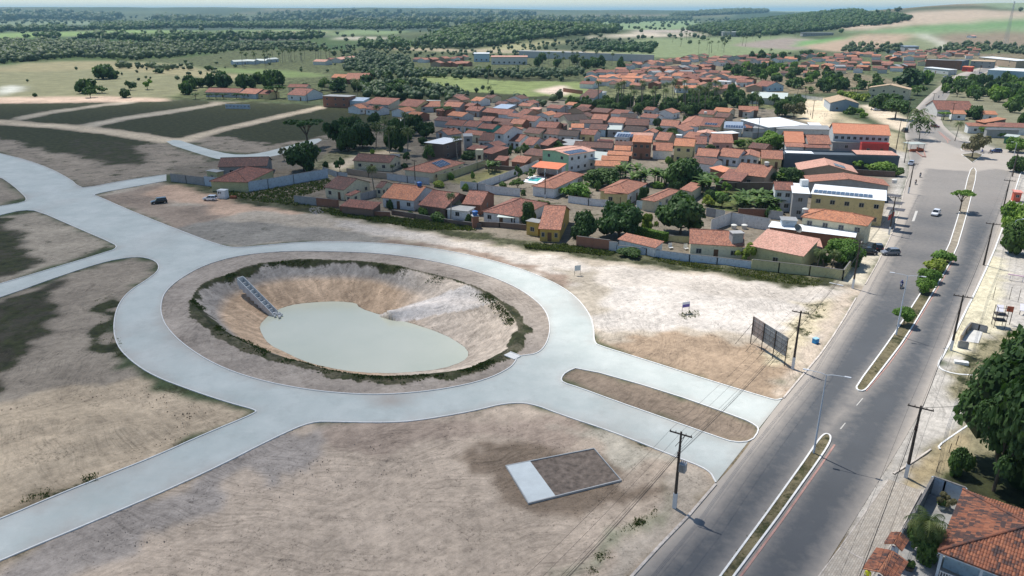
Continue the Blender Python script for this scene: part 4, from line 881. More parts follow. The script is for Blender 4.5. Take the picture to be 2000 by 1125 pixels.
H('C6', (870, 192), (1292, 242), (1100, 62), 3.4, 'f', 'terra', 'tan', 'large house with tan tiles and wide white garage door', (1, 0), tank='white water tank on the gable end of the garage house')
H('C6', (680, 262), (975, 295), (880, 130), 2.8, 'm', 'mid', 'brown', 'faded lean-to roof left of the white garage door', (0, 0), pitch=.12)
H('C6', (560, 115), (742, 175), (560, 35), 2.9, 'm', 'bright', 'brick', 'bright red lean-to roof behind the banana plants', (0, 0), pitch=.12)
H('C5', (170, 302), (440, 322), (350, 200), 3.3, 'f', 'mid', 'cream', 'cream house with porch arches and a row of solar panels', (2, 0), solar=(.22, .08, 5, 1))
H('C5', (490, 336), (740, 346), (545, 246), 3.4, 'm', 'bluemetal', 'offwhite', 'house with a two row solar roof by the metal gate', (2, 0), pitch=.15, solar=(.08, .1, 8, 2))
H('C5', (740, 325), (855, 333), (800, 278), 3.0, 'm', 'mid', 'grey', 'small brown roof at the right end of the wide solar roof', (1, 0))
H('C5', (408, 420), (700, 398), (460, 380), 3.6, 'm', 'white', 'brick', 'white wedge shaped sheet roof behind the pink walled house', (0, 0), pitch=.05)
H('C5', (342, 522), (622, 528), (490, 408), 3.2, 'f', 'terra', 'pink', 'pink walled house with terracotta roof and blue tank in front', (2, 0))
H('C5', (125, 412), (392, 424), None, 3.0, 'g', 'pink', 'white', 'white gable house with pinkish roof behind the brown ridge', (1, 0), depth=9, pitch=.22)
H('C5', (865, 332), (1068, 345), (868, 212), 3.6, 'm', 'grey', 'lgrey', 'rusty grey sheet roof at the left end of the white depot', (0, 0), pitch=.05)
H('C5', (1072, 326), (1600, 292), (1088, 198), 4.4, 'm', 'white', 'lgrey', 'big depot with stained white metal roof', (0, 0), pitch=.05, cat='depot', name='depot')
H('C5', (1610, 298), (1770, 302), (1612, 262), 4.0, 'm', 'white', 'lgrey', 'short white roof strip at the right end of the depot', (0, 0), pitch=.05)
H('C5', (1182, 342), (1912, 356), (1240, 288), 4.0, 'm', 'grey', 'offwhite', 'long storehouse with fibre cement roof below the white depot', (3, 0), pitch=.05, cat='storehouse', name='storehouse')
H('C5', (1282, 516), (1545, 526), (1420, 378), 4.2, 'f', 'bright', 'lgrey', 'house with clean bright red tiles in two steps', (0, 0))
H('C5', (1300, 574), (1548, 582), (1420, 526), 3.4, 'm', 'terra', 'white', 'front lean-to with grey shutter and white door below the bright red tiles', (2, 0))
H('C5', (1592, 538), (1898, 546), (1750, 424), 4.2, 'f', 'terra', 'lgrey', 'house with speckled red tiles left of the long two storey hall', (0, 0))
H('C5', (1560, 588), (1890, 596), (1740, 546), 3.4, 'm', 'mid', 'grey', 'front lean-to with dark doorways below the speckled red tiles', (3, 0))
# ---------------------------------------------------------------- along the avenue
H('C10', (842, 862), (1590, 892), (1200, 742), 6.2, 'f', 'bright', 'lgrey', 'long two storey hall with red tiled roof and a row of dark windows', (9, 1), door=False, name='hall', cat='hall')
H('C10', (835, 975), (1215, 985), None, 3.2, 'flat', 'grey', 'grey', 'unpainted concrete yard room below the red roofed hall', (1, 0), depth=4)
H('C10', (1212, 1003), (1580, 1012), None, 3.6, 'flat', 'slate', 'red', 'low shop front painted bright red below the hall', (2, 0), depth=3, parapet=True, name='shop', cat='shop')
H('C7', (195, 18), (1625, 52), None, 4.4, 'flat', 'slate', 'slate', 'very long slate grey shop block with flat roof reaching the avenue', (0, 0), depth=9, parapet=True, name='shop', cat='shop')
H('C7', (225, -10), (560, 0), None, 4.9, 'm', 'white', 'slate', 'white roof sheet on the left end of the slate grey block', (0, 0), depth=4, pitch=.02)
H('C7', (1085, 8), (1590, 22), None, 4.9, 'm', 'pink', 'slate', 'white and pink roof sheets on the right end of the slate grey block', (0, 0), depth=7, pitch=.04)
H('C7', (368, 202), (1102, 238), None, 3.6, 'g', 'pink', 'tan', 'broad tan gable house with pink roof and eight solar panels', (4, 0), depth=12, pitch=.24, solar=(.80, .12, 4, 2, 'right'))
H('C7', (478, 345), (1490, 395), None, 4.6, 'g', 'terra', 'grey', 'broad grey gable hall with faded tiles behind the yellow building', (0, 0), depth=9, pitch=.13, name='hall', cat='hall')
H('C7', (520, 490), (1448, 576), (585, 372), 6.6, 'flat', 'white', 'yellow', 'large yellow two storey building with white roof and long solar array', (5, 0), solar=(.03, .12, 13, 2), door=False, name='apartment_building', cat='building')
H('C7', (296, 478), (518, 492), (366, 362), 6.6, 'flat', 'white', 'grey', 'unpainted grey stair block at the left end of the yellow building', (1, 0), door=False, name='apartment_building', cat='building')
H('C7', (78, 440), (318, 452), (205, 345), 5.8, 'f', 'mid', 'white', 'white two storey house with red tiles at the banana garden', (2, 0), door=False)
H('C7', (40, 580), (300, 600), None, 2.6, 'm', 'white', 'grey', 'car port with white sheet roof below the white two storey house', (0, 0), depth=4.5, pitch=.05, open_=True, name='carport', cat='carport')
H('C7', (400, 772), (1218, 885), (372, 660), 5.6, 'h', 'orange', 'cream', 'cream two storey house with hipped orange roof in front of the yellow building', (4, 0), door=False)
H('C7', (165, 812), (372, 822), None, 5.2, 'flat', 'lgrey' if False else 'grey', 'paleblue', 'blank whitewashed tower house left of the cream two storey one', (0, 0), depth=3.5)
H('C8', (0, 152), (1132, 290), (60, 78), 3.6, 'm', 'white', 'brick', 'long shed with white metal roof running behind the terracotta houses', (0, 0), pitch=.04, name='shed', cat='shed')
H('E1', (820, 318), (1182, 340), (960, 230), 3.2, 'f', 'terra', 'cream', 'cream bungalow with square concrete chimney tank on its red roof', (3, 0))
H('E1', (1212, 332), (1565, 403), (1278, 214), 3.6, 'm', 'pink', 'olive', 'yellow green corner house with the broad sloping ribbed tile roof', (1, 0), pitch=.2)
H('E1', (1575, 340), (1690, 348), (1640, 290), 3.6, 'm', 'pink', 'olive', 'rear part of the ribbed tile roof next to the flat hedge tree', (0, 0), pitch=.12)
H('E1', (352, 290), (600, 348), (418, 250), 2.4, 'm', 'terra', 'white', 'low white store room with lean-to tiles on the boundary wall', (0, 0), pitch=.2, name='outbuilding', cat='outbuilding')
H('D6', (462, 757), (600, 682), (232, 742), 3.4, 'h', 'terra', 'white', 'house with yellow front, carport and solar panels behind the mango trees', (3, 0), wall2='yellow', solar=(.02, .3, 3, 2) if False else None)
H('D6', (290, 752), (465, 760), None, 3.1, 'm', 'terra', 'yellow', 'yellow porch front with two white shutters facing the lane', (2, 0), depth=3, pitch=.2)
H('D6', (652, 812), (830, 735), (566, 790), 3.0, 'h', 'terra', 'cream', 'small hipped terracotta roof behind the biggest mango tree', (1, 0))
H('D6', (912, 742), (990, 690), (836, 716), 3.0, 'm', 'terra', 'cream', 'little tiled lean-to right behind the biggest mango tree', (0, 0), pitch=.1)
# ---------------------------------------------------------------- beyond the square
H('C10', (802, 468), (1188, 478), (716, 408), 4.4, 'g', 'tan', 'blue', 'blue gabled chapel with tan tiled roof on the sandy yard', (2, 0), wall2='paleblue', name='chapel', cat='chapel', pitch=.28)
H('C10', (1298, 272), (1842, 298), None, 6.2, 'g', 'tan', 'cream', 'pale yellow two storey house with broad low gable behind round trees', (4, 0), depth=10, pitch=.20, door=False)
H('C9', (465, 130), (1040, 152), None, 8.0, 'flat', 'grey', 'brick', 'three storey bare brick block at the far bend of the avenue', (0, 0), depth=12, name='apartment_building', cat='building')
H('C9', (1042, 152), (1160, 132), None, 8.0, 'flat', 'slate', 'slate', 'dark slate end of the bare brick block above a red shop', (2, 0), depth=10, door=False, name='apartment_building', cat='building')
H('C9', (1030, 240), (1185, 250), None, 4.0, 'm', 'redmetal', 'red', 'crimson shop front with awning at the far bend', (1, 0), depth=4, name='shop', cat='shop')
H('C9', (1430, 288), (2250, 330), (1440, 245), 9.0, 'm', 'white', 'lblue', 'huge light blue warehouse with white roof at the far end', (0, 0), pitch=.03, name='warehouse', cat='warehouse')
H('C9', (1290, 90), (1885, 150), (1400, 72), 6.5, 'm', 'white', 'tan', 'market hall with long white roof far up the avenue', (3, 0), pitch=.03, name='market_hall', cat='hall')
H('C9', (1165, 150), (1540, 165), None, 6.0, 'm', 'tan', 'grey', 'low shop row with yellow fascia under the market hall', (3, 0), depth=6, name='shop', cat='shop')
H('C9', (430, 250), (825, 292), (470, 234), 4.0, 'm', 'white', 'lgrey', 'workshop with thin white roof facing parked cars', (3, 0), pitch=.03, name='workshop', cat='workshop')
H('C9', (645, 912), (1235, 925), (900, 775), 3.4, 'f', 'mid', 'offwhite', 'long twin ridged tiled house by the grove on the right kerb', (3, 0))
H('C9', (880, 978), (1110, 985), (1000, 922), 3.0, 'm', 'orange', 'white', 'orange flat tiled annex left of the round dark tree', (1, 0), pitch=.2)
H('C9', (1365, 985), (1600, 992), (1480, 930), 3.0, 'm', 'orange', 'white', 'orange flat tiled annex right of the round dark tree', (1, 0), pitch=.2)
H('C11', (1010, 235), (1565, 248), (1210, 180), 3.2, 'm', 'terra', 'white', 'white walled house with spreading terracotta roof at the junction', (2, 0), pitch=.2)
H('C11', (1300, 180), (1700, 110), (1330, 110), 4.4, 'm', 'orange', 'brown', 'raised orange roof slope above the junction house', (0, 0), pitch=.1)
H('C11', (1545, 250), (2100, 270), (1700, 175), 3.2, 'm', 'mid', 'white', 'wide mottled roof at the right end of the junction house', (0, 0), pitch=.15)
H('C11', (1345, 300), (1930, 312), None, 3.4, 'm', 'slate', 'grey', 'dark sheet roofed porch along the junction house front', (0, 0), depth=3, pitch=.1)
H('C11', (1640, 415), (1885, 438), (1700, 375), 3.0, 'm', 'pale', 'dgreen', 'green hut with pale metal awning on the right of the junction', (0, 0), pitch=.05, name='hut', cat='hut')
H('C15', (745, 862), (1240, 880), (860, 790), 3.6, 'm', 'pale', 'offwhite', 'large pale green sheet roof behind the dry grey tree', (0, 0), pitch=.03, name='shed', cat='shed')
H('C15', (800, 700), (980, 722), (1000, 650), 3.4, 'f', 'mid', 'lblue', 'light blue house with three dark openings in front of the grove', (1, 3))
H('C15', (330, 650), (495, 658), None, 5.5, 'flat', 'white', 'white', 'white two storey cube house in the far quarter', (2, 0), depth=6, door=False)
H('C15', (370, 755), (640, 720), (420, 700), 3.0, 'm', 'terra', 'tan', 'red tiled house just below the white cube', (1, 0), pitch=.25)
H('C15', (655, 80 + 960), (760, 1052), (720, 985), 3.0, 'm', 'terra', 'offwhite', 'small porch house swallowed by the palm thicket', (1, 0), pitch=.2)
H('C15', (610, 1022), (870, 1030), (700, 972), 3.6, 'm', 'terra', 'brown', 'faded tiled roof surrounded by the palm thicket', (0, 0), pitch=.3)
H('C14', (215, 655), (400, 672), (360, 555), 4.8, 'm', 'dark', 'white', 'tall white house with dark roof standing alone by the green plot', (2, 0), pitch=.45, storeys=2)
H('C14', (400, 640), (570, 590), (430, 580), 4.6, 'm', 'grey', 'white', 'white side wing of the tall house by the green plot', (2, 0), pitch=.1)
H('D4', (1118, 190), (1325, 198), None, 6.0, 'flat', 'grey', 'brick', 'unfinished two storey brick house at the lane end', (3, 0), depth=9, door=False)
H('D4', (1302, 226), (1442, 232), None, 3.8, 'm', 'bluemetal', 'lblue', 'sky blue house with dark open front', (1, 0), depth=8)
H('D4', (1445, 250), (1640, 262), (1500, 196), 3.0, 'm', 'mid', 'lgrey', 'mottled roof between the sky blue house and the palm', (1, 0), pitch=.2)
H('D4', (842, 180), (985, 188), (930, 128), 3.2, 'f', 'mid', 'white', 'white house with red tiles under the two storey gable', (2, 0))
H('D4', (848, 120), (1000, 122), None, 5.6, 'f', 'mid', 'cream', 'cream two storey gable house rising behind the red tiles', (2, 1), depth=8, door=False)
H('D4', (200, 160), (470, 165), (330, 128), 3.0, 'f', 'mid', 'lgrey', 'long tiled house with turquoise front behind clipped trees', (3, 0))
H('D4', (470, 168), (600, 176), (560, 130), 3.0, 'f', 'terra', 'paleblue', 'tiled house with pale blue flank at the lane head', (1, 1))
H('D4', (590, 172), (700, 178), (650, 142), 3.0, 'f', 'mid', 'yellow', 'pale yellow walled house right of the lane head', (1, 0))
H('D4', (1190, 45), (1295, 48), (1240, 18), 3.2, 'f', 'orange', 'tan', 'little orange roofed house in the bushes beyond the village', (1, 0))
H('D4', (1300, 60), (1480, 60), (1410, 10), 3.4, 'f', 'terra', 'brick', 'brick house with orange roof in the bushes beyond the village', (1, 0))
# ---------------------------------------------------------------- far quarters: rows of small houses
STW = {}
def far_row(c, s, n, tones, walls, place, w_=(7, 11), h=3.0, jit=2.0, spots=None, stuff=False):
    if not spots:
        P = [att(*px(c, tuple(map(float, q.split(','))))) for q in s.split()]; seg = [0.0]
        for a, b in zip(P, P[1:]): seg.append(seg[-1] + (b - a).length)
    for i in range(n):
        W = random.uniform(*w_); D = random.uniform(7, 11); pl = place
        if spots: x, y, a, W, D, ps = spots[i]; pl = f'{place}, {ps}'
        else:
          d = seg[-1] * (i + .5) / n; k = max(j for j in range(len(P) - 1) if seg[j] <= d); t = (d - seg[k]) / (seg[k + 1] - seg[k]); Q = P[k].lerp(P[k + 1], t)
          a = math.atan2((P[k + 1] - P[k]).y, (P[k + 1] - P[k]).x) + random.choice((0, 0, math.pi / 2)) + random.uniform(-.08, .08)
          x = Q.x + random.uniform(-jit, jit); y = Q.y + random.uniform(-jit, jit)
        tone = random.choice(tones); wl = random.choice(walls)
        lab = f'{WN.get(wl, wl)} house with {TN[tone]} roof {pl}'
        root = empty('house', (x, y, Tz(x, y)), a, lab, 'house', f'{WN.get(wl, wl)} houses with {TN[tone]} roofs {pl}') if not stuff else None
        hh = h + random.uniform(-.2, .5); key = ('far', tone, wl, round(W), round(D), round(hh * 2))
        if key not in WCACHE:
            W2, D2 = round(W), round(D); zt = hh + .33 * D2 / 2; b = MB()
            for q in (((-W2 / 2, 0), (W2 / 2, 0)), ((W2 / 2, 0), (W2 / 2, D2)), ((W2 / 2, D2), (-W2 / 2, D2)), ((-W2 / 2, D2), (-W2 / 2, 0))):
                (xa, ya), (xb, yb) = q; top = [(xb, yb, hh - .1)] + ([(xb, D2 / 2, zt - .1)] if xa == xb else []) + [(xa, ya, hh - .1)]; b.poly([(xa, ya, -1.5), (xb, yb, -1.5)] + top)
            r = MB(); o = .3
            for pts in ([(-W2 / 2 - o, -o, hh), (W2 / 2 + o, -o, hh), (W2 / 2 + o, D2 / 2, zt), (-W2 / 2 - o, D2 / 2, zt)], [(-W2 / 2 - o, D2 / 2, zt), (W2 / 2 + o, D2 / 2, zt), (W2 / 2 + o, D2 + o, hh), (-W2 / 2 - o, D2 + o, hh)]): r.slab(pts, .12, 0, [(p[0], p[1]) for p in pts])
            WCACHE[key] = (b.mesh('wall', WM(wl)), r.mesh('roof', ROOF[tone]()))
        wa, ra = WCACHE[key]
        if stuff:
            for me in (wa, ra):
                M = Matrix.Translation((x, y, Tz(x, y))) @ Matrix.Rotation(a, 4, 'Z'); STW.setdefault(me.materials[0].name, []).append((me, M))
            continue
        FOOT.append((x - W / 2 * math.cos(a), y - W / 2 * math.sin(a), a, W, D)); link('wall', wa, root); link('roof', ra, root)
        for xx in (-W / 4, W / 4): opening(root, 'window' if xx < 0 else 'door', xx, 0, 1.0 if xx < 0 else .02, 0, 1.0, 1.0 if xx < 0 else 2.0)
WN = {'lgrey': 'grey', 'paleblue': 'pale blue', 'offwhite': 'off white', 'lblue': 'pale blue'}
TN = {'terra': 'terracotta', 'orange': 'orange', 'mid': 'weathered brown', 'dark': 'dark', 'bright': 'bright red', 'grey': 'grey sheet', 'pink': 'pinkish', 'white': 'white sheet', 'pale': 'pale sheet', 'bluemetal': 'bluish sheet'}
TT = ['terra', 'terra', 'mid', 'mid', 'orange', 'dark']; WL = ['white', 'cream', 'lgrey', 'brick', 'white', 'tan']
far_row('C14', '380,390 800,395', 5, ['mid', 'terra'], ['white'], 'in the rear line of the terraced estate', (9, 12), jit=.4)
far_row('C14', '390,460 960,470', 6, ['orange', 'bright'], ['white'], 'in the middle line of the terraced estate', (9, 12), jit=.4)
far_row('C14', '500,510 960,520', 5, ['orange', 'terra'], ['white'], 'in the front line of the terraced estate', (9, 12), jit=.4)
far_row('C14', '1000,430 1100,470', 2, ['mid', 'terra'], ['white'], 'right of the terraced estate', (8, 10))
far_row('C14', '780,300 1250,260 1500,230 1900,190', 9, TT, WL, 'behind the brown estate wall', stuff=True)
far_row('C14', '900,270 1300,230 1700,170 1900,150', 8, TT, WL, 'on the far edge by the coconut field', stuff=True)
far_row('C14', '1100,345 1500,330 1980,300', 7, TT + ['grey', 'bluemetal'], WL, 'along the lane right of the brown wall')
far_row('C14', '1150,400 1450,390 1900,380', 4, ['grey', 'white', 'mid'], ['lgrey', 'white'], 'on the sheet roofed lane')
far_row('C14', '1560,510 1900,480', 4, ['orange', 'terra', 'mid'], ['white', 'brick'], 'above the palm thicket')
far_row('C14', '1520,600 1720,600', 2, ['bright'], ['white'], 'just above the palm thicket')
far_row('C15', '20,400 200,390 500,380 900,360 1080,350', 8, TT, WL, 'on the upper rim of the village')
far_row('C15', '200,470 520,450 760,430 950,420', 6, TT + ['dark'], WL, 'behind the wooded strip')
far_row('C15', '1090,420 1300,410 1560,350 1750,330', 7, TT, WL, 'right behind the wooded strip')
far_row('C15', '60,600 200,640 340,700', 3, ['orange', 'terra'], WL, 'left of the white cube')
far_row('C15', '20,720 150,760', 2, ['terra', 'mid'], WL, 'near the thicket edge')
far_row('C15', '520,660 640,690 760,800 880,800', 3, ['terra', 'mid'], WL, 'left of the light blue house')
far_row('C16', '40,620 240,640 420,640 600,650', 5, ['terra', 'orange', 'mid', 'grey'], ['white', 'brick', 'lgrey'], 'in the row above the banana grove')
far_row('C16', '40,560 300,570 520,600 700,600', 4, ['bright', 'terra', 'orange'], WL, 'under the upper hillside field')
far_row('C16', '340,460 520,450 680,460', 4, TT, WL, 'among the dark round trees')
far_row('C16', '720,620 900,630 1080,640 1180,610', 4, ['grey', 'mid', 'terra'], ['grey', 'brick'], 'left of the dark leafy trees')
far_row('C16', '740,500 860,500 940,540', 2, ['bright', 'orange'], ['brick'], 'with the brick upper floor')
far_row('C16', '680,380 900,430 1100,520 1300,530', 5, TT, WL, 'on the slope below the fields')
far_row('C16', '1120,420 1250,420 1450,450 1700,470', 5, TT + ['grey'], WL, 'near the upper white track')
far_row('C16', '1750,420 1980,450', 3, TT, WL, 'above the market hall')
far_row('T3', '1690,215 1760,208', 1, ['pink'], ['white'], 'alone on the slope beside the mast', (10, 13))
far_row('T2', '430,345 560,350 700,340 760,330', 7, TT, WL, 'in the distant hamlet by the railway cutting', stuff=True)
far_row('T2', '600,370 700,372 760,365', 5, ['terra', 'mid'], ['brick', 'tan'], 'in the dense front line of the distant hamlet', (10, 13), stuff=True)
far_row('T1', '1770,365 1900,352 1990,335', 3, ['tan' if False else 'pink'], ['offwhite'], 'among the coconut rows to the west', (14, 18))
far_row('T2', '0,350 50,345 130,335', 3, ['pink', 'mid'], ['tan'], 'at the coconut rows west of the hamlet', (12, 14))
far_row('T1', '1310,362 1400,358 1500,350 1560,345', 4, ['pale'], ['paleblue'], 'in the pale roofed poultry farm', (14, 18), jit=1)
def spots_in(c, s, n, wr, ang, gap=.6, far=False):
    poly = [px(c, tuple(map(float, q.split(',')))) for q in s.split()]; W_p = [tuple((att(*p) if p[1] < 200 else at(*p))[:2]) for p in poly]; A = np.array(W_p); out = []; k = 0
    while len(out) < n and k < n * 150:
        k += 1; x, y = RNG.uniform(A.min(0), A.max(0))
        if not inside(np.array([[x, y]]), W_p)[0]: continue
        W = round(random.uniform(*wr)); D = round(random.uniform(7, 10)); a = ang + random.choice((0, 0, math.pi / 2, math.pi)) + random.uniform(-.05, .05); ok = True
        for u in (-W / 2, 0, W / 2):
            for v in (0, D / 2, D):
                if hit(x + u * math.cos(a) - v * math.sin(a), y + u * math.sin(a) + v * math.cos(a), gap): ok = False
        if ok: FOOT.append((x - W / 2 * math.cos(a), y - W / 2 * math.sin(a), a, W, D)); out.append([x, y, a, W, D, ''])
    az = sorted(q[0] / q[1] for q in out); yy = sorted(q[1] for q in out)
    for q in out: q[5] = ('front row', 'second row', 'third row', 'back row')[yy.index(q[1]) * 4 // len(yy)] + ', ' + ('far left', 'left', 'left of centre', 'centre', 'right of centre', 'right', 'far right')[az.index(q[0] / q[1]) * 7 // len(az)]
    return out
def hit(x, y, r):
    for (ox, oy, a, W, D) in FOOT:
        dx, dy = x - ox, y - oy; u = dx * math.cos(a) + dy * math.sin(a); v = -dx * math.sin(a) + dy * math.cos(a)
        if -r < u < W + r and -r < v < D + r: return True
    return False
TD = ['mid', 'dark', 'mid', 'terra', 'dark', 'orange']
sp = spots_in('P', '650,205 800,215 900,195 1050,200 1250,225 1440,232 1440,262 1560,300 1400,330 1100,310 1040,330 860,305 850,262 830,245 740,232', 44, (5, 9), -.62); far_row('P', '', len(sp), TD, WL, 'inside the village blocks', h=2.9, spots=sp)
sp = spots_in('P', '1170,140 1300,122 1560,112 1900,98 1930,112 1700,150 1560,155 1450,130 1330,175 1150,175', 90, (7, 11), -.5, 1.0); far_row('P', '', len(sp), TT, WL, 'x', h=2.9, spots=sp, stuff=True)
sp = spots_in('P', '1180,150 1330,140 1420,150 1500,185 1300,165', 20, (7, 11), -.5, 1.0); far_row('P', '', len(sp), TT, WL, 'x', h=2.9, spots=sp, stuff=True)
for mn, L_ in STW.items():
    bm = bmesh.new()
    for me, M in L_:
        n0 = len(bm.verts); bm.from_mesh(me); bm.verts.ensure_lookup_table(); bmesh.ops.transform(bm, matrix=M, verts=bm.verts[n0:])
    me = bpy.data.meshes.new('houses'); bm.to_mesh(me); bm.free(); me.materials.append(bpy.data.materials[mn]); tag(link('houses', me), 'mass of small houses in the farthest quarters of the town', kind='stuff')
def fbox(c, p, W, D, h, m, roofm, label, name='building', cat='building', rz=0.0):
    Q = att(*px(c, p)); t = empty(name, tuple(Q), rz, label, cat)
    b = MB().box(-W / 2, 0, -1, W / 2, D, h); b.build('wall', m, t); MB().slab([(-W / 2 - .5, -.5, h + .4), (W / 2 + .5, -.5, h + .4), (W / 2 + .5, D + .5, h + .9), (-W / 2 - .5, D + .5, h + .9)], .4).build('roof', roofm, t)
    n = int(W / 5)
    for i in range(n): opening(t, 'window', -W / 2 + W * (i + .5) / n, 0, 1.2, 0, 1.6, 1.6)
fbox('T2', (985, 360), 36, 14, 7, WM('offwhite'), ROOF['pink'](), 'white school like block with pillars beside the distant hamlet')
fbox('T2', (830, 345), 16, 10, 8, WM('lblue'), ROOF['white'](), 'small light blue house left of the white pillared block', 'house', 'house')
fbox('T3', (365, 205), 34, 14, 9, WM('grey'), ROOF['pale'](), 'lone grey farm shed at the end of the coconut field')
fbox('T3', (1370, 292), 18, 12, 7, WM('grey'), ROOF['bluemetal'](), 'square garage with bluish roof under the slope')
fbox('T3', (850, 200), 60, 14, 5, WM('grey'), ROOF['slate'](), 'long low dark barn behind the upper green field', 'barn', 'barn')
# ================================================================== yard walls
def wall_run(c, s, h, wl, label, z0=-.4, th=.18, cope=True, name='boundary_wall', cat='wall'):
    L = [at(*px(c, tuple(map(float, q.split(',')))), 0) for q in s.split()]; t = empty(name, (L[0].x, L[0].y, 0), 0, label, cat); o = L[0]
    P = [(p.x - o.x, p.y - o.y) for p in L]
    ribbon(P, th, z0, h, MB()).build('wall_face', WM(wl), t)
    if cope: ribbon(P, th + .06, h + .002, h + .07, MB()).build('coping', plain('coping', (.20, .19, .18), .9, .25, 1.0), t)
    b = MB()
    for p, q in zip(P, P[1:]):
        d = math.dist(p, q); n = max(1, int(d / 3))
        for i in range(n + 1):
            x = p[0] + (q[0] - p[0]) * i / n; y = p[1] + (q[1] - p[1]) * i / n; b.box(x - .13, y - .13, z0, x + .13, y + .13, h - .05)
    b.build('pier', WM(wl), t); return t
W_ = wall_run
W_('D4', '205,893 300,905 400,924 530,943 700,916 900,880 1165,832', 2.9, 'paleblue', 'tall weathered pale blue wall round the compound with rusty tiled roofs')
W_('D4', '-60,862 60,876 200,893', 2.5, 'grey', 'bare grey block wall ending at the pale blue compound')
W_('D8', '150,384 395,408', 2.2, 'grey', 'grey block yard wall of the cream gable house')
W_('D8', '398,410 636,432', 2.2, 'brick', 'red brick yard wall of the cream gable house')
W_('D8', '655,475 1010,532 1210,545', 1.5, 'brick', 'brick wall under the long low lean-to roof')
W_('D8', '850,362 1090,300 1330,222', 2.0, 'grey', 'grey diagonal wall between the cream gable house and the hammock house')
W_('C1', '700,920 1000,970 1400,1040 1850,1100', 1.2, 'brown', 'crumbling low wall behind the weeds along the sandy track')
W_('C2', '150,1075 500,1090 840,1118', 1.3, 'brown', 'low block wall in front of the open work shed')
W_('C1', '120,398 400,440 640,462', 1.9, 'tan', 'tan garden wall with painted stripes before the cream bungalow')
W_('C1', '640,470 900,508 1180,532', 2.1, 'lgrey', 'light grey plaster wall before the hipped bungalow with solar array')
W_('C1', '1292,500 1500,442 1800,335 1905,300', 2.3, 'olive', 'mildewed yellow wall with little buttresses along the lawn')
W_('C1', '-190,375 0,440 120,455', 1.8, 'lgrey', 'thin slatted plaster wall west of the tan striped wall')
W_('C2', '325,648 760,690', 2.4, 'white', 'bright white wall in front of the pool garden')
W_('C2', '0,585 215,604', 2.2, 'white', 'white wall in front of the empty lawn')
W_('C2', '215,604 325,620', 2.1, 'lgrey', 'grey metal gate between the two white front walls', name='gate', cat='gate', th=.1)
W_('C2', '225,600 500,500 880,352 1000,300', 2.2, 'white', 'long white wall dividing the lawn from the pool garden')
W_('C2', '320,330 700,352', 1.3, 'brown', 'rough stone wall closing the lawn at the back')
W_('C2', '1392,765 1650,800 1900,822', 1.9, 'white', 'white wall on the lane before the yellow porch front')
W_('D6', '522,862 690,872', 2.2, 'lblue', 'pale turquoise wall left of the biggest mango tree')
W_('C6', '525,740 640,760', 2.2, 'grey', 'grey block wall piece at the lane behind the biggest mango tree')
W_('C6', '648,762 752,776', 2.2, 'offwhite', 'white gate leaf in the grey block wall', name='gate', cat='gate', th=.1)
W_('C6', '940,745 1318,755', 2.1, 'brick', 'red brick wall under the banana clump')
W_('C6', '1330,772 1500,790', 2.1, 'lgrey', 'grey plaster wall right of the red brick one')
W_('C6', '660,404 900,410 1375,410', 2.4, 'brown', 'dark stained wall at the back of the vegetable garden')
W_('E1', '962,238 1088,190 1335,232', 2.9, 'white', 'high streaked white wall round the yard with water tanks')
W_('E1', '88,342 300,370', 2.6, 'brick', 'brick wall on a grey plinth beside the mango trees')
W_('E1', '300,371 348,378', 2.4, 'lgrey', 'short grey plaster wall beside the tiled store room')
W_('E1', '345,378 540,400 820,438 1000,458 1226,486', 1.7, 'paleblue', 'long low white wall with mildewed top facing the sandy lot')
W_('E1', '1226,488 1400,508 1600,532 1815,560', 2.2, 'olive', 'long yellow green wall of the corner plot')
W_('E1', '1815,560 1880,470 1945,345', 2.2, 'olive', 'yellow green wall of the corner plot along the pavement')
W_('E1', '640,305 850,318', 1.6, 'olive', 'stained yellow garden wall under the biggest mango tree')
W_('C14', '380,385 700,388 1070,392', 3.2, 'brown', 'long dark brown wall behind the terraced estate')
W_('C14', '0,590 250,625', 2.4, 'brick', 'brick wall beside the open green plot')
W_('C5', '735,452 860,456', 2.4, 'lgrey', 'streaked metal gate beside the wide solar roof', name='gate', cat='gate', th=.1)
W_('C5', '860,470 1180,440', 2.2, 'grey', 'grey wall under the rusty sheet roof')
W_('C10', '340,400 700,445', 2.0, 'offwhite', 'whitish wall at the head of the sandy yard')
W_('G1', '392,752 455,650 518,578', 1.1, 'tan', 'low unfinished wall along the right hand pavement')
W_('G1', '522,576 640,604 740,628', 1.1, 'grey', 'low grey cement wall of the small concrete plot')
W_('G1', '362,832 480,850', 1.1, 'grey', 'short grey cement wall under the big dark tree')
W_('E3', '520,935 610,770 700,600', 2.1, 'slate', 'dark mouldy wall between the paved pavement and the garden')
W_('E3', '703,598 780,625 905,672', 2.2, 'paleblue', 'blue grey painted garden wall at the back of the red roofed bungalow')
W_('C7', '900,252 1540,290', 1.8, 'brown', 'long dark wall between the pink roofed house and the hall')
for c, s, h, lab in (('T2', '1040,322 1400,333 1790,347', 7.5, 'long grey retaining wall of the distant road embankment'),):
    L = [att(*px(c, tuple(map(float, q.split(','))))) for q in s.split()]; t = empty('retaining_wall', tuple(L[0]), 0, lab, 'wall')
    ribbon([(p.x - L[0].x, p.y - L[0].y) for p in L], 1.2, -3, h, MB()).build('wall_face', WM('lgrey'), t)
    P = [(p.x - L[0].x, p.y - L[0].y + 8) for p in L]; ribbon(P[:2], 14, h - .5, h + .05, MB()).build('deck', plain('pale_deck', (.40, .40, .39), .8), t)
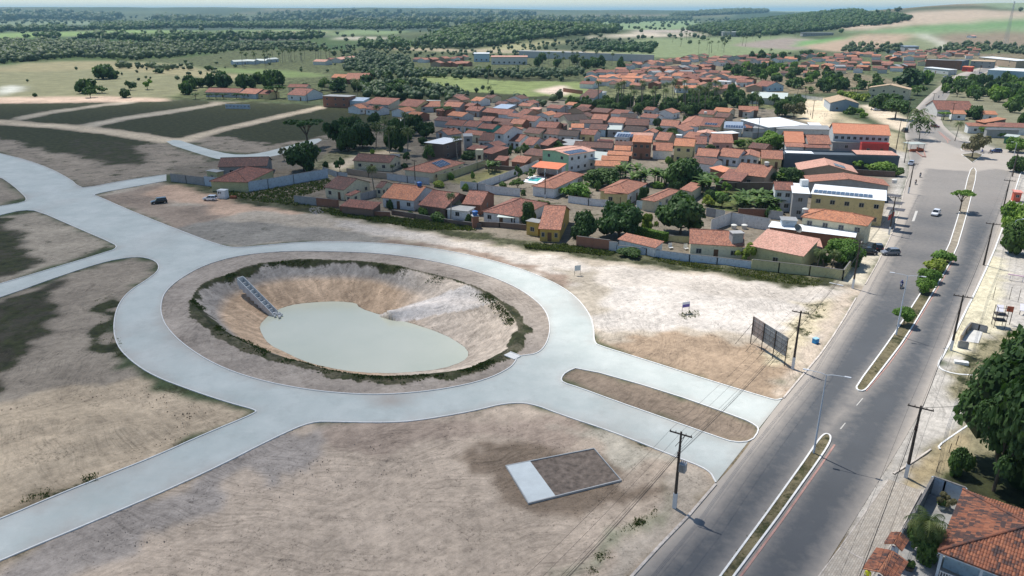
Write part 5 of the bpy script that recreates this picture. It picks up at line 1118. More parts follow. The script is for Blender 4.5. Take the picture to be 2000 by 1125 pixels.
# ================================================================== vegetation
def leaf_mat(name, a, b, c):
    m, t, bs = newmat(name); A = N(t, 'Attribute', attribute_name='tint').outputs['Fac']; r = N(t, 'ObjectInfo').outputs['Random']
    col = mixc(t, ramp(t, A, 0, .5), a, b); col = mixc(t, ramp(t, A, .5, 1), col, c)
    col = mixc(t, 1, col, mixc(t, r, (.78, .85, .85), (1.2, 1.1, 1.05)), 'MULTIPLY')
    t.links.new(col, bs.inputs['Base Color']); bs.inputs['Roughness'].default_value = .6; bs.inputs['Specular IOR Level'].default_value = .25
    tr = N(t, 'BsdfTranslucent'); t.links.new(mixc(t, 1, col, (1.3, 1.5, .7), 'MULTIPLY'), tr.inputs['Color'])
    mx = N(t, 'MixShader'); mx.inputs[0].default_value = .22; t.links.new(bs.outputs[0], mx.inputs[1]); t.links.new(tr.outputs[0], mx.inputs[2])
    t.links.new(mx.outputs[0], t.nodes['Material Output'].inputs['Surface']); return m
LM = {'dark': leaf_mat('leaves_dark', (0.026, 0.058, 0.019), (0.046, 0.096, 0.027), (0.080, 0.145, 0.041)),
      'mid': leaf_mat('leaves_green', (0.038, 0.075, 0.022), (0.070, 0.131, 0.032), (0.123, 0.203, 0.051)),
      'bright': leaf_mat('leaves_bright', (0.072, 0.145, 0.024), (0.131, 0.239, 0.038), (0.217, 0.334, 0.061)),
      'yellow': leaf_mat('leaves_yellowish', (0.131, 0.189, 0.034), (0.232, 0.304, 0.047), (0.362, 0.406, 0.081)),
      'dry': leaf_mat('leaves_dry', (0.102, 0.094, 0.054), (0.160, 0.152, 0.081), (0.246, 0.225, 0.121)),
      'palm': leaf_mat('palm_fronds', (0.043, 0.072, 0.024), (0.080, 0.123, 0.038), (0.160, 0.189, 0.068)),
      'far': leaf_mat('leaves_distant', (.05, .08, .042), (.08, .12, .055), (.13, .17, .075)),
      'grass': leaf_mat('weed_blades', (0.051, 0.065, 0.020), (0.102, 0.131, 0.038), (0.189, 0.203, 0.068))}
bark = plain('bark', (.13, .10, .075), .95, .25, 3); bark_p = plain('palm_bark', (.24, .21, .17), .95, .2, 3)
def leafmesh(name, C, Nn, s, tint, m, core=None, aspect=1.0):
    n = len(C); rg = np.random.default_rng(n + 3); a = rg.normal(size=(n, 3)); U = np.cross(Nn, a); U /= np.linalg.norm(U, axis=1)[:, None] + 1e-9; V = np.cross(Nn, U); V /= np.linalg.norm(V, axis=1)[:, None] + 1e-9
    s = np.broadcast_to(np.asarray(s, float).reshape(-1, 1), (n, 1)); U = U * s * aspect; V = V * s; dr = Nn * s * .35
    q = np.stack([C - U * .5 - V * .9, C + U * .9 - V * .35 - dr, C + U * .45 + V * .9, C - U * .9 + V * .4 - dr], 1).reshape(-1, 3)
    vs = [q]; fs = [np.arange(n * 4).reshape(n, 4)]; ti = [np.repeat(tint, 4)]; b = n * 4
    if core is not None:
        for (c, r) in core:
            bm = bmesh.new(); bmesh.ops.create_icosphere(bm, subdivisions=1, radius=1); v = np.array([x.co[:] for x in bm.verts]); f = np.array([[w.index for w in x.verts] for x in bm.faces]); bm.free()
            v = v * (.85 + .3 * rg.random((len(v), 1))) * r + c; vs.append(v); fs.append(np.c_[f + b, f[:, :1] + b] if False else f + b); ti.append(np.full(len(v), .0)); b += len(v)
    me = bpy.data.meshes.new(name); me.from_pydata(np.concatenate(vs).tolist(), [], [x for F_ in fs for x in F_.tolist()]); me.materials.append(m)
    at_ = me.attributes.new('tint', 'FLOAT', 'POINT'); at_.data.foreach_set('value', np.concatenate(ti).astype(np.float32)); return me
def crown(kind, lod, var, mk):
    rg = np.random.default_rng(hash((len(kind), lod, var)) % 9999 + ord(kind[0]))
    nl = {'round': 15, 'open': 12, 'umbrella': 12, 'shrub': 7, 'bare': 9}[kind]; nq = {0: 5200, 1: 1500, 2: 330}[lod]; s = {0: .042, 1: .078, 2: .15}[lod]
    if kind == 'shrub': nq = nq // 3; s *= 1.6
    if kind in ('bare', 'umbrella'): nq = int(nq * .45)
    if kind == 'open': nq = int(nq * .75)
    L = []
    for i in range(nl):
        a = rg.uniform(0, 2 * math.pi); r = math.sqrt(rg.random()) * .68; z = rg.uniform(.14, .76) * (1 - .40 * r * r)
        if kind == 'umbrella': z = .72 + .1 * rg.random() - .2 * r * r; r *= 1.05
        if kind in ('open', 'bare'): r *= 1.05; z = rg.uniform(.2, .85) * (1 - .3 * r)
        R = {'round': rg.uniform(.30, .42), 'open': rg.uniform(.20, .33), 'umbrella': rg.uniform(.2, .3), 'shrub': rg.uniform(.34, .5), 'bare': rg.uniform(.18, .28)}[kind]
        L.append((np.array([r * math.cos(a), r * math.sin(a), z]), np.array([R, R, R * (.75 if kind != 'umbrella' else .35)])))
    if kind in ('round', 'shrub'): L.append((np.array([0, 0, .48]), np.array([.62, .62, .42])))
    w = np.array([l[1][0] ** 2 for l in L]); k = rg.choice(len(L), nq, p=w / w.sum()); d = rg.normal(size=(nq, 3)); d /= np.linalg.norm(d, axis=1)[:, None]; d[:, 2] = np.where(d[:, 2] < -.25, -d[:, 2], d[:, 2])
    lc = np.array([l[0] for l in L])[k]; lr = np.array([l[1] for l in L])[k]; C = lc + d * lr * rg.uniform(.78, 1.12, (nq, 1))
    Nn = d + rg.normal(size=(nq, 3)) * .45; Nn[:, 2] += .25; Nn /= np.linalg.norm(Nn, axis=1)[:, None]
    lt = rg.uniform(0, .5, len(L))[k]; tint = np.clip(lt + rg.random(nq) * .55, 0, 1)
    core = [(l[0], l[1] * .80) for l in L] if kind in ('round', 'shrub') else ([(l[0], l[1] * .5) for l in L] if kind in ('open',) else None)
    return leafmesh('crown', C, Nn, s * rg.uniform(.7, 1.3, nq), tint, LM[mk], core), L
TC = {}
def trunkmesh(L, frac, kind):
    "unit tree: trunk from 0 to the crown plus limbs into it; crown spans frac..1 in z"
    b = MB(); zc = lambda z: frac + z * (1 - frac)
    fork = frac + .08; b.tube((0, 0, -.06), (0, 0, fork * .55), .055, .042, 8, caps=False).tube((0, 0, fork * .55), (.01, 0, fork), .042, .034, 8)
    for i, (c, r) in enumerate(L[:8]):
        e = (c[0] * .9, c[1] * .9, zc(c[2])); mid = (c[0] * .4, c[1] * .4, fork + (e[2] - fork) * .55); b.tube((0, 0, fork - .02), mid, .026, .016, 5, caps=False).tube(mid, e, .016, .005, 5, caps=False)
        if kind in ('bare', 'open', 'umbrella'):
            for j in range(3):
                a = i * 2.1 + j * 2.1; b.tube(mid, (e[0] + math.cos(a) * .22, e[1] + math.sin(a) * .22, e[2] + .05), .010, .003, 4, caps=False)
    return b.mesh('trunk', bark)
def tree(kind, P, h, r, mk, label, group=None, name='tree', cat='tree', frac=None):
    dist = math.hypot(P[0], P[1]); lod = 0 if dist < 165 else (1 if dist < 420 else 2); nv = {0: 2, 1: 4, 2: 5}[lod]; var = random.randrange(nv)
    frac = frac if frac is not None else {'round': .05, 'open': .16, 'umbrella': .35, 'shrub': -.04, 'bare': .25}[kind]
    key = (kind, lod, var, mk, frac)
    if key not in TC: cm, L = crown(kind, lod, var, mk); TC[key] = (cm, trunkmesh(L, frac, kind))
    cm, tm = TC[key]; t = empty(name, P, random.uniform(0, 6.28), label, cat, group)
    c = link('crown' if kind != 'shrub' else 'foliage', cm, t, (0, 0, frac * h)); c.scale = (r, r, h * (1 - frac))
    k = link('trunk', tm, t); k.scale = (max(r * .55, h * .3) if kind == 'x' else r, r, h); return t
def frondmesh(nf, seg, L, droop, wd, m, name='fronds', up=.9, lod=0, seed=1):
    rg = np.random.default_rng(seed); V = []; Fs = []; ti = []
    for i in range(nf):
        a = i * 2.399 + rg.uniform(-.2, .2); el = up - 1.35 * (i / nf) + rg.uniform(-.12, .12); ln = L * rg.uniform(.85, 1.1); p = np.array([0, 0, 0.]); pts = [p]; e = el
        for s in range(seg):
            p = p + np.array([math.cos(a) * math.cos(e), math.sin(a) * math.cos(e), math.sin(e)]) * ln / seg; pts.append(p); e -= droop / seg * (1 + s * .25)
        side = np.array([-math.sin(a), math.cos(a), 0]); t0 = rg.random()
        if lod < 2:
            for s in range(seg):
                for sub in (0, .5) if lod == 0 else (0,):
                    q0 = pts[s] + (pts[s + 1] - pts[s]) * sub; dr = (pts[s + 1] - pts[s]); u = (s + sub + .3) / seg; wl = wd * math.sin(min(1, u * 1.15 + .12) * math.pi) ** .6 * (1.0)
                    for sg in (-1, 1):
                        b = len(V); tip = q0 + side * sg * wl * .8 + dr * .9 + np.array([0, 0, -wl * .45]); k = .42 if lod == 0 else .8
                        V += [q0, q0 + dr * k, tip]; Fs.append((b, b + 1, b + 2)); ti += [t0 * .8] * 2 + [min(1, t0 + .3)]
        for s in range(seg):
            b = len(V); w0 = .03 * L / 2.5 if lod < 2 else wd * .5 * math.sin((s + .6) / seg * 2.6); w1 = w0 * .8 if lod < 2 else wd * .5 * math.sin(min(3.1, (s + 1.6) / seg * 2.6))
            V += [pts[s] - side * w0, pts[s] + side * w0, pts[s + 1] + side * w1, pts[s + 1] - side * w1]; Fs.append((b, b + 1, b + 2, b + 3)); ti += [t0] * 4
    me = bpy.data.meshes.new(name); me.from_pydata([tuple(v) for v in V], [], Fs); me.materials.append(m); at_ = me.attributes.new('tint', 'FLOAT', 'POINT'); at_.data.foreach_set('value', np.array(ti, np.float32)); return me
def palm(P, h, label, group=None, L=3.0, mk='palm', lean=.1, name='palm_tree'):
    dist = math.hypot(P[0], P[1]); lod = 0 if dist < 260 else (1 if dist < 460 else 2); var = random.randrange(3); key = ('palm', lod, var, mk)
    if key not in TC:
        fm = frondmesh({0: 26, 1: 20, 2: 15}[lod], {0: 9, 1: 6, 2: 4}[lod], 1.0, 1.7, .26 if lod < 2 else .34, LM[mk], lod=lod, seed=var + 5, up=1.05)
        b = MB(); pts = [(0.06 * math.sin(i / 6 * 1.8) * 1, 0, i / 6) for i in range(7)]
        for a, c in zip(pts, pts[1:]): b.tube(a, c, .022 - .008 * a[2], .022 - .008 * c[2], 7, caps=False)
        TC[key] = (fm, b.mesh('trunk', bark_p), pts[-1])
    fm, tm, top = TC[key]; t = empty(name, P, random.uniform(0, 6.28), label, 'palm tree', group); k = link('trunk', tm, t); k.scale = (h * lean * 8, h * .9, h) if False else (h * .9 + 2, 7.0, h)
    c = link('fronds', fm, t, (top[0] * (h * .9 + 2), 0, h)); c.scale = (L,) * 3; return t
def banana(P, h, label, group=None, n=5):
    key = ('banana', n)
    if key not in TC:
        rg = random.Random(4); V = []; Fs = []; ti = []; st = MB()
        for p in range(n):
            ox, oy = rg.uniform(-.35, .35), rg.uniform(-.35, .35); hs = rg.uniform(.3, .5); st.tube((ox, oy, -.05), (ox, oy, hs), .035, .025, 6)
            for i in range(9):
                a = rg.uniform(0, 6.28); e = rg.uniform(.7, 1.45); q = Vector((ox, oy, hs)); t0 = rg.random(); ln = rg.uniform(.45, .65); side = Vector((-math.sin(a), math.cos(a), 0)); prev = None
                for s in range(5):
                    w0 = (.02, .075, .085, .06, .01)[s]; b = len(V); V += [tuple(q - side * w0), tuple(q + Vector((0, 0, .012))), tuple(q + side * w0)]; ti += [t0, min(1, t0 + .3), t0]
                    if s: Fs += [(b - 3, b - 2, b + 1, b), (b - 2, b - 1, b + 2, b + 1)]
                    q = q + Vector((math.cos(a) * math.cos(e), math.sin(a) * math.cos(e), math.sin(e))) * ln / 4; e -= .42
        me = bpy.data.meshes.new('leaf_blades'); me.from_pydata(V, [], Fs); me.materials.append(LM['mid']); at_ = me.attributes.new('tint', 'FLOAT', 'POINT'); at_.data.foreach_set('value', np.array(ti, np.float32))
        TC[key] = (me, st.mesh('stem', plain('banana_stem', (.14, .16, .07), .8)))
    lm_, sm_ = TC[key]; t = empty('banana_plant', P, random.uniform(0, 6.28), label, 'banana plant', group); t.scale = (1, 1, 1)
    for nm, me in (('leaf_blades', lm_), ('stem', sm_)): o = link(nm, me, t); o.scale = (h * 1.15, h * 1.15, h); o['kind'] = 'stuff'
    return t
def TR(kind, c, x, yb, yt, wpx, mk, label, group=None, **k):
    B = px(c, (x, yb)); far = B[1] < 200; P = att(*B) if far else at(*B); sc = CR[c][2]
    h = zat(0, px(c, (0, yt))[1], P) - P.z; d = (P - Vector((0, 0, CZ))).length; r = wpx / sc / 2 * d / F
    h = max(1.2, min(22, h * (.94 if kind != 'palm' else 1)))
    if kind == 'palm': return palm(tuple(P), max(2.5, h - r * .25), label, group, L=r * 1.15, **k)
    if kind == 'banana': return banana(tuple(P), max(2.5, min(6.5, h)), label, group)
    return tree(kind, tuple(P), h, r * 1.02, mk, label, group, **k)
def grove(c, s, n, kinds, hr, rr, label, group, gap=.75, avoid=.25):
    poly = [px(c, tuple(map(float, q.split(',')))) for q in s.split()]; W = [tuple((att(*p) if p[1] < 200 else at(*p))[:2]) for p in poly]
    xs = [p[0] for p in W]; ys = [p[1] for p in W]; done = []; tries = 0
    while len(done) < n and tries < n * 90:
        tries += 1; p = np.array([[random.uniform(min(xs), max(xs)), random.uniform(min(ys), max(ys))]])
        if not inside(p, W)[0]: continue
        kd, mk = random.choice(kinds); r = random.uniform(*rr) * (.55 if kd == 'shrub' else 1)
        if any(math.dist(q[:2], p[0]) < (q[2] + r) * gap for q in done) or hit(p[0][0], p[0][1], r * avoid): continue
        done.append((p[0][0], p[0][1], r, kd, mk))
    if not done: return
    az = sorted(q[0] / q[1] for q in done); yy = sorted(q[1] for q in done)
    for x, y, r, kd, mk in done:
        i = az.index(x / y) * 7 // len(az); j = yy.index(y) * 4 // len(yy); ps = ('front row', 'second row', 'third row', 'back row')[j] + ', ' + ('far left end', 'left', 'left of centre', 'centre', 'right of centre', 'right', 'far right end')[i]
        z = Tz(x, y) if y > 400 else 0; P = (x, y, z - .05); h = random.uniform(*hr); L = f'{label}, {ps}'; G = f'{group}, {ps}'
        if kd == 'palm': palm(P, h * 1.1, f'coconut palm {L}', f'coconut palms {G}', L=random.uniform(2.6, 3.4))
        elif kd == 'banana': banana(P, random.uniform(3.5, 5.5), f'banana clump {L}', f'banana clumps {G}')
        else:
            w = {'dark': 'dark', 'mid': 'green', 'bright': 'bright', 'yellow': 'yellowish', 'dry': 'dry'}[mk]; nm = 'bush' if kd == 'shrub' else 'tree'
            tree(kd, P, h * (.6 if nm == 'bush' else 1), r, mk, f'{w} {dict(round="dense", open="loose", umbrella="flat", shrub="low", bare="thin")[kd]} {nm} {L}', f'{w} {kd} {nm} {G}', name=nm, cat=nm)
# single trees and shrubs one can point to
TR('round', 'D6', 830, 1045, 728, 352, 'dark', 'biggest mango tree, dense and dark, in front of the small hipped roof', frac=.10)
TR('round', 'D6', 395, 1062, 795, 320, 'dark', 'dense mango tree in the middle of the three beside the ochre house')
TR('round', 'D6', 150, 1078, 850, 210, 'dark', 'smallest mango tree touching the ochre house')
TR('open', 'D6', 610, 1045, 875, 130, 'yellow', 'thin yellowish tree between the two big mango trees')
TR('round', 'D6', 275, 700, 560, 250, 'mid', 'wide leafy tree right of the pool bungalow')
TR('banana', 'D6', 465, 650, 490, 150, 'mid', 'banana clump under the stepped orange roofs')
TR('banana', 'D6', 610, 690, 478, 150, 'mid', 'left banana clump beside the bushy grey green tree')
TR('banana', 'D6', 700, 700, 490, 150, 'mid', 'tall banana clump left of the bushy grey green tree')
TR('round', 'D6', 850, 712, 480, 270, 'mid', 'bushy grey green tree below the yellow two storey house')
TR('banana', 'D6', 1035, 755, 540, 150, 'mid', 'banana clump against the bright red lean-to')
TR('banana', 'D6', 990, 720, 560, 120, 'mid', 'banana clump right of the bushy grey green tree')
TR('shrub', 'D6', 95, 775, 665, 205, 'bright', 'bright green bush beside the long pool bungalow', name='bush', cat='bush')
TR('shrub', 'D6', 665, 715, 660, 90, 'bright', 'small bright bush behind the tiled solar house', name='bush', cat='bush')
TR('open', 'D6', 1155, 755, 665, 80, 'bright', 'papaya like tree in the vegetable garden')
TR('open', 'D6', 1020, 860, 752, 100, 'yellow', 'small yellow green tree at the lane wall')
for i, (x, y) in enumerate(((1280, 880), (1310, 840), (1340, 885), (1375, 835), (1405, 885), (1430, 840), (1465, 870))): TR('banana', 'D6', x, y, y - 150, 120, 'mid', ('first', 'second', 'third', 'fourth', 'fifth', 'sixth', 'seventh')[i] + ' banana clump from the left behind the red brick wall', 'banana clumps behind the red brick wall')
TR('shrub', 'D6', 1500, 892, 832, 100, 'bright', 'green bush under the car port', name='bush', cat='bush')
TR('shrub', 'D6', 1100, 790, 735, 160, 'bright', 'leafy patch of crops in the vegetable garden', name='bush', cat='bush')
TR('round', 'D6', 1465, 445, 300, 190, 'bright', 'bright round tree below the white depot')
TR('open', 'D6', 1245, 435, 362, 95, 'bright', 'small light green tree right of the pink walled house')
TR('round', 'D6', 1575, 672, 560, 140, 'mid', 'round tree left of the pink roofed tan house')
TR('shrub', 'D6', 1345, 440, 395, 40, 'dry', 'flowering whitish shrub beside the bright round tree', name='bush', cat='bush')
TR('round', 'C2', 870, 1070, 712, 230, 'dark', 'dark tree overhanging the hipped brown roof')
TR('round', 'C2', 1060, 860, 720, 190, 'mid', 'green tree over the lane behind the ochre house')
TR('open', 'C2', 735, 590, 425, 220, 'mid', 'loose garden tree beside the swimming pool')
TR('shrub', 'C2', 545, 565, 488, 120, 'mid', 'small shrub inside the pool garden wall', name='bush', cat='bush')
TR('palm', 'C2', 775, 180, 50, 150, 'palm', 'short palm behind the brick outbuildings')
TR('palm', 'C1', 478, 640, 290, 230, 'palm', 'coconut palm between the cream gable house and the striped wall')
TR('palm', 'C1', 1455, 1035, 640, 200, 'palm', 'leaning coconut palm over the weeds by the flat roofed annex')
TR('palm', 'C1', 715, 385, 290, 100, 'palm', 'short garden palm beside the cream bungalow')
TR('palm', 'C1', 1555, 250, -90, 170, 'palm', 'coconut palm in front of the brick shell')
TR('open', 'C1', 1165, 265, 20, 190, 'mid', 'leafy tree behind the hipped bungalow')
TR('shrub', 'C1', 1305, 560, 470, 190, 'yellow', 'yellowish shrub at the white wall corner', name='bush', cat='bush')
TR('round', 'C1', 1700, 200, 80, 240, 'dark', 'dark bush behind the yellow water tower')
TR('shrub', 'C1', 1105, 960, 815, 150, 'mid', 'green shrub against the brown walled house', name='bush', cat='bush')
TR('shrub', 'C1', 1290, 1010, 870, 230, 'mid', 'broad shrub left of the leaning palm', name='bush', cat='bush')
TR('shrub', 'C1', 1690, 1050, 895, 110, 'dark', 'upright dark shrub left of the brick tank pillar', name='bush', cat='bush')
TR('shrub', 'C1', 930, 930, 868, 110, 'mid', 'low shrub by the white outhouse wall', name='bush', cat='bush')
TR('round', 'D4', 980, 780, 528, 262, 'dark', 'very dense dark round tree behind the pale blue compound', frac=.06)
TR('umbrella', 'D4', 1010, 600, 345, 350, 'dark', 'wide flat topped tree beside the concrete lane')
TR('open', 'D4', 1240, 610, 350, 200, 'dark', 'dark loose tree right of the flat topped one')
TR('round', 'D4', 1330, 630, 400, 190, 'dark', 'dark round tree in the row above the dirt track')
TR('round', 'D4', 1440, 600, 360, 230, 'dark', 'tall dark tree in the row above the dirt track')
TR('palm', 'D4', 1545, 590, 400, 190, 'palm', 'palm at the middle of the dark tree row')
TR('round', 'D4', 1700, 610, 330, 200, 'dark', 'tall dark tree next to the dark palms')
TR('palm', 'D4', 1650, 640, 430, 190, 'palm', 'palm left of the white roofed brick shell')
TR('palm', 'D4', 1790, 650, 440, 170, 'palm', 'dark palm close to the white roofed brick shell')
TR('round', 'D5', 210, 340, 175, 150, 'dark', 'tallest dark tree at the end of the concrete lane')
TR('round', 'D5', 300, 360, 230, 120, 'dark', 'dark tree just left of the brick shell')
TR('palm', 'D5', 310, 520, 410, 110, 'palm', 'broad palm left of the brick shell foot')
TR('bare', 'D4', 825, 700, 570, 110, 'dry', 'nearly leafless tree left of the dense dark round tree')
TR('open', 'D4', 1262, 785, 655, 95, 'mid', 'small isolated tree by the slatted wall')
TR('umbrella', 'D5', 432, 220, 128, 160, 'dark', 'clipped dark flat tree in front of the grey walled house')
TR('shrub', 'C3', 1650, 740, 520, 130, 'dry', 'dry brownish shrub tree beside the mint green house', name='tree')
TR('round', 'C3', 1690, 730, 590, 120, 'dark', 'dark bush leaning on the mint green house')
TR('round', 'C7', 260, 335, 150, 300, 'mid', 'round tree left of the broad grey gable hall')
TR('open', 'C7', 1125, 205, 65, 190, 'bright', 'light tree right of the pink roofed house')
TR('round', 'C7', 1375, 245, 85, 290, 'bright', 'clipped broad bright tree beside the slate shop block')
TR('round', 'C7', 1560, 275, 150, 150, 'mid', 'green tree at the pavement end of the slate shop block')
TR('round', 'C8', 960, 640, 275, 500, 'bright', 'flat clipped hedge tree over the corner plot', frac=.25)
TR('round', 'C8', 1060, 700, 430, 200, 'dark', 'dark shady tree under the flat hedge tree')
TR('palm', 'C8', 620, 700, 440, 230, 'palm', 'left garden palm of the corner plot')
TR('palm', 'C8', 820, 705, 470, 220, 'palm', 'right garden palm of the corner plot')
TR('open', 'C8', 720, 690, 420, 200, 'mid', 'bushy tree between the two garden palms')
TR('shrub', 'E1', 440, 405, 338, 180, 'mid', 'shrub growing over the low white wall', name='bush', cat='bush')
TR('open', 'E1', 1180, 440, 300, 130, 'yellow', 'dry yellowish plant beside the cream bungalow')
TR('palm', 'C11', 140, 478, 60, 560, 'palm', 'big date palm beside the orange walled bus stop', lean=.1)
TR('palm', 'C11', 90, 330, -60, 330, 'palm', 'second date palm behind the bus stop palm')
TR('palm', 'C11', 770, 505, 160, 190, 'palm', 'slender palm on the small traffic island')
TR('open', 'C11', 1075, 795, 330, 390, 'dry', 'pale olive tree on the triangular traffic island')
TR('umbrella', 'C9', 740, 1075, 935, 215, 'bright', 'clipped flat bright tree on the pavement at the bend')
TR('round', 'C9', 1210, 1060, 830, 240, 'mid', 'round dark tree between the orange flat annexes')
TR('umbrella', 'C9', 1030, 490, 375, 170, 'mid', 'small clipped tree on the kerb near the far bend')
TR('round', 'C9', 250, 560, 250, 420, 'dark', 'big dark leafy tree left of the far road')
TR('round', 'C9', 490, 520, 280, 200, 'bright', 'bright green tree beside the big dark leafy one')
TR('open', 'C9', 330, 690, 490, 250, 'mid', 'tree with bare stems at the pale yellow house')
TR('umbrella', 'C12', 160, 555, 235, 310, 'bright', 'feathery light green tree alone on the narrow median')
TR('round', 'C12', 900, 830, 380, 380, 'bright', 'bright leafy tree bulging over the right pavement')
TR('round', 'C12', 830, 1090, 600, 380, 'mid', 'darker leafy tree below the bright bulging one')
TR('round', 'C12', 1120, 1150, 560, 400, 'bright', 'leafy tree at the frame edge beside the playground')
TR('round', 'C11', 1900, 1060, 740, 330, 'mid', 'round tree right of the avenue by the street lamp')
TR('round', 'C11', 1850, 700, 400, 300, 'bright', 'leafy tree beside the green hut')
TR('round', 'C11', 1560, 440, 300, 150, 'bright', 'small leafy tree left of the green hut')
TR('open', 'C11', 1290, 380, 240, 160, 'bright', 'light green tree in front of the junction house')
TR('round', 'C10', 1500, 560, 320, 330, 'mid', 'left round tree on the square before the pale yellow house')
TR('round', 'C10', 1640, 680, 390, 330, 'mid', 'right round tree on the square with twin stems', frac=.3)
TR('shrub', 'C10', 1060, 615, 500, 130, 'mid', 'small tree at the chapel front corner', name='tree')
TR('shrub', 'C10', 1230, 660, 580, 110, 'bright', 'hedge bush beside the pump shed', name='bush', cat='bush')
TR('shrub', 'C10', 1190, 600, 530, 100, 'bright', 'hedge bush along the chapel side', name='bush', cat='bush')
for i, x in enumerate((960, 1030, 1100, 1170, 1230)): TR('shrub', 'C10', x, 400 + i * 12, 300 + i * 10, 120, 'yellow', 'grassy cane clump behind the chapel', 'cane clumps behind the chapel', name='bush', cat='bush')
TR('open', 'C10', 330, 660, 430, 300, 'dry', 'big dry grey tree left of the sandy yard')
TR('round', 'C10', 180, 640, 400, 250, 'mid', 'green tree left of the big dry grey one')
TR('shrub', 'E2', 1058, 345, 190, 165, 'bright', 'lone clipped round shrub on the median by the lamp', name='bush', cat='bush', frac=.3)
for i, (x, yb, yt, lab) in enumerate(((1803, 572, 541, 'first and lowest'), (1814, 552, 522, 'second'), (1828, 530, 502, 'third, yellowish'), (1838, 512, 486, 'fourth and farthest'))):
    TR('shrub', 'P', x, yb, yt, 38, 'bright' if i != 2 else 'yellow', f'{lab} of the four clipped shrubs in a row on the median', name='bush', cat='bush', frac=.1)
# the very large tree at the lower right: several crowns on one root
big = TR('round', 'P', 1985, 925, 645, 200, 'dark', 'huge dark tree spreading over the garden wall at the right edge', frac=.22)
TR('open', 'P', 1940, 960, 770, 115, 'dark', 'lower dark tree in front of the huge one at the right edge', frac=.15)
TR('round', 'P', 2060, 1010, 700, 220, 'dark', 'dark tree merging with the huge one at the frame edge')
TR('shrub', 'P', 1868, 925, 870, 45, 'mid', 'ragged shrub by the fence posts under the huge tree', name='bush', cat='bush')
TR('palm', 'E3', 655, 1030, 745, 290, 'palm', 'dense bushy palm cluster in the garden by the red roof')
TR('shrub', 'E3', 660, 1015, 780, 220, 'mid', 'leafy shrub under the garden palm by the red roof', name='bush', cat='bush')
TR('open', 'E3', 800, 700, 600, 110, 'dry', 'thin shrub against the blue grey garden wall')
for (x, yb, yt, wd, kd, mk, lab) in ((580, 440, 348, 115, 'round', 'mid', 'largest tree standing alone in the pale pasture'), (628, 440, 385, 70, 'round', 'mid', 'smaller tree attached to the largest pasture tree'), (485, 520, 430, 98, 'round', 'mid', 'rounded tree lower left in the pasture'),
        (505, 545, 475, 70, 'open', 'mid', 'low tree in front of the rounded pasture tree'), (570, 520, 470, 75, 'open', 'mid', 'loose tree right of the rounded pasture tree'), (728, 505, 443, 55, 'open', 'dark', 'small dark tree right in the pasture'), (823, 500, 432, 62, 'open', 'bright', 'light green tree next to the dirt plots'),
        (705, 545, 490, 60, 'round', 'dark', 'dark bush at the edge of the dirt plots'), (1168, 395, 360, 48, 'round', 'mid', 'little tree on the far hedge line'), (895, 408, 375, 60, 'round', 'mid', 'little bush at the west end of the far hedge line'), (197, 540, 517, 22, 'round', 'mid', 'tiny bush in the pasture near the track'), (1052, 195, 168, 40, 'round', 'dark', 'single dark tree far out on the green field'), (150, 210, 188, 36, 'round', 'mid', 'single tree far out on the left green field')):
    TR(kd, 'T1', x, yb, yt, wd, mk, lab)
TR('palm', 'T2', 865, 470, 362, 50, 'palm', 'tall lone palm in the green plot beyond the village')
TR('palm', 'T2', 872, 565, 480, 55, 'palm', 'second lone palm nearer the village roofs')
TR('palm', 'D4', 1405, 245, 60, 110, 'palm', 'palm in front of the unfinished brick house')
TR('round', 'D4', 1240, 160, 48, 150, 'dark', 'round dark tree behind the unfinished brick house')
TR('umbrella', 'D4', 765, 210, 95, 160, 'dark', 'dark flat tree left of the cream two storey house')
TR('round', 'D4', 1700, 215, 85, 150, 'dark', 'dark tree behind the mottled roof')
for x in (130, 235, 290, 350, 450, 510): TR('umbrella', 'D4', x, 215, 165, 80, 'dark', 'clipped street tree before the turquoise fronted house', 'clipped street trees before the turquoise house')
# groves: every tree its own thing
grove('C14', '60,760 500,740 1000,760 1500,740 2000,760 2100,880 1600,900 1000,880 560,900 100,900', 66, [('round', 'dark'), ('round', 'mid'), ('open', 'mid'), ('round', 'dark')], (4, 7), (2.5, 4.2), 'in the thicket behind the village', 'in the thicket', gap=.55)
grove('C14', '420,800 900,790 1500,760 2000,760 2050,880 1500,890 900,900', 34, [('palm', '')], (9, 13), (1.6, 2), 'rising from the thicket behind the village', 'in the thicket')
grove('C15', '0,880 300,870 560,830 800,880 1100,900 1400,900 1450,1060 1000,1080 500,1090 0,1080', 34, [('round', 'dark'), ('round', 'mid'), ('open', 'mid'), ('palm', '')], (5, 9), (2.8, 4.4), 'around the faded tiled roof', 'around the faded tiled roof')
grove('C15', '400,560 560,500 800,490 1100,480 1500,500 1950,640 1980,800 1700,830 1500,830 1300,740 1100,690 850,670 600,640', 74, [('round', 'dark'), ('round', 'mid'), ('round', 'mid'), ('open', 'bright'), ('round', 'bright'), ('banana', '')], (5, 9), (3, 5), 'in the wooded strip across the village', 'in the wooded strip', gap=.55)
grove('C16', '440,740 800,800 960,860 700,960 520,940 250,900 240,780', 14, [('banana', ''), ('round', 'dark'), ('round', 'mid')], (4, 7), (2.5, 4), 'above the chapel', 'above the chapel')
grove('C9', '800,520 1100,480 1400,430 1800,440 2100,480 2200,800 1700,820 1300,800 1050,770 740,720', 62, [('round', 'dark'), ('round', 'mid'), ('round', 'bright'), ('open', 'mid')], (5, 9), (3, 5), 'in the grove right of the far road', 'in the right grove', gap=.5)
grove('C9', '1700,850 2200,820 2300,1200 1900,1150', 8, [('round', 'mid'), ('round', 'bright')], (4, 7), (2.5, 4), 'behind the junction house', 'behind the junction house')
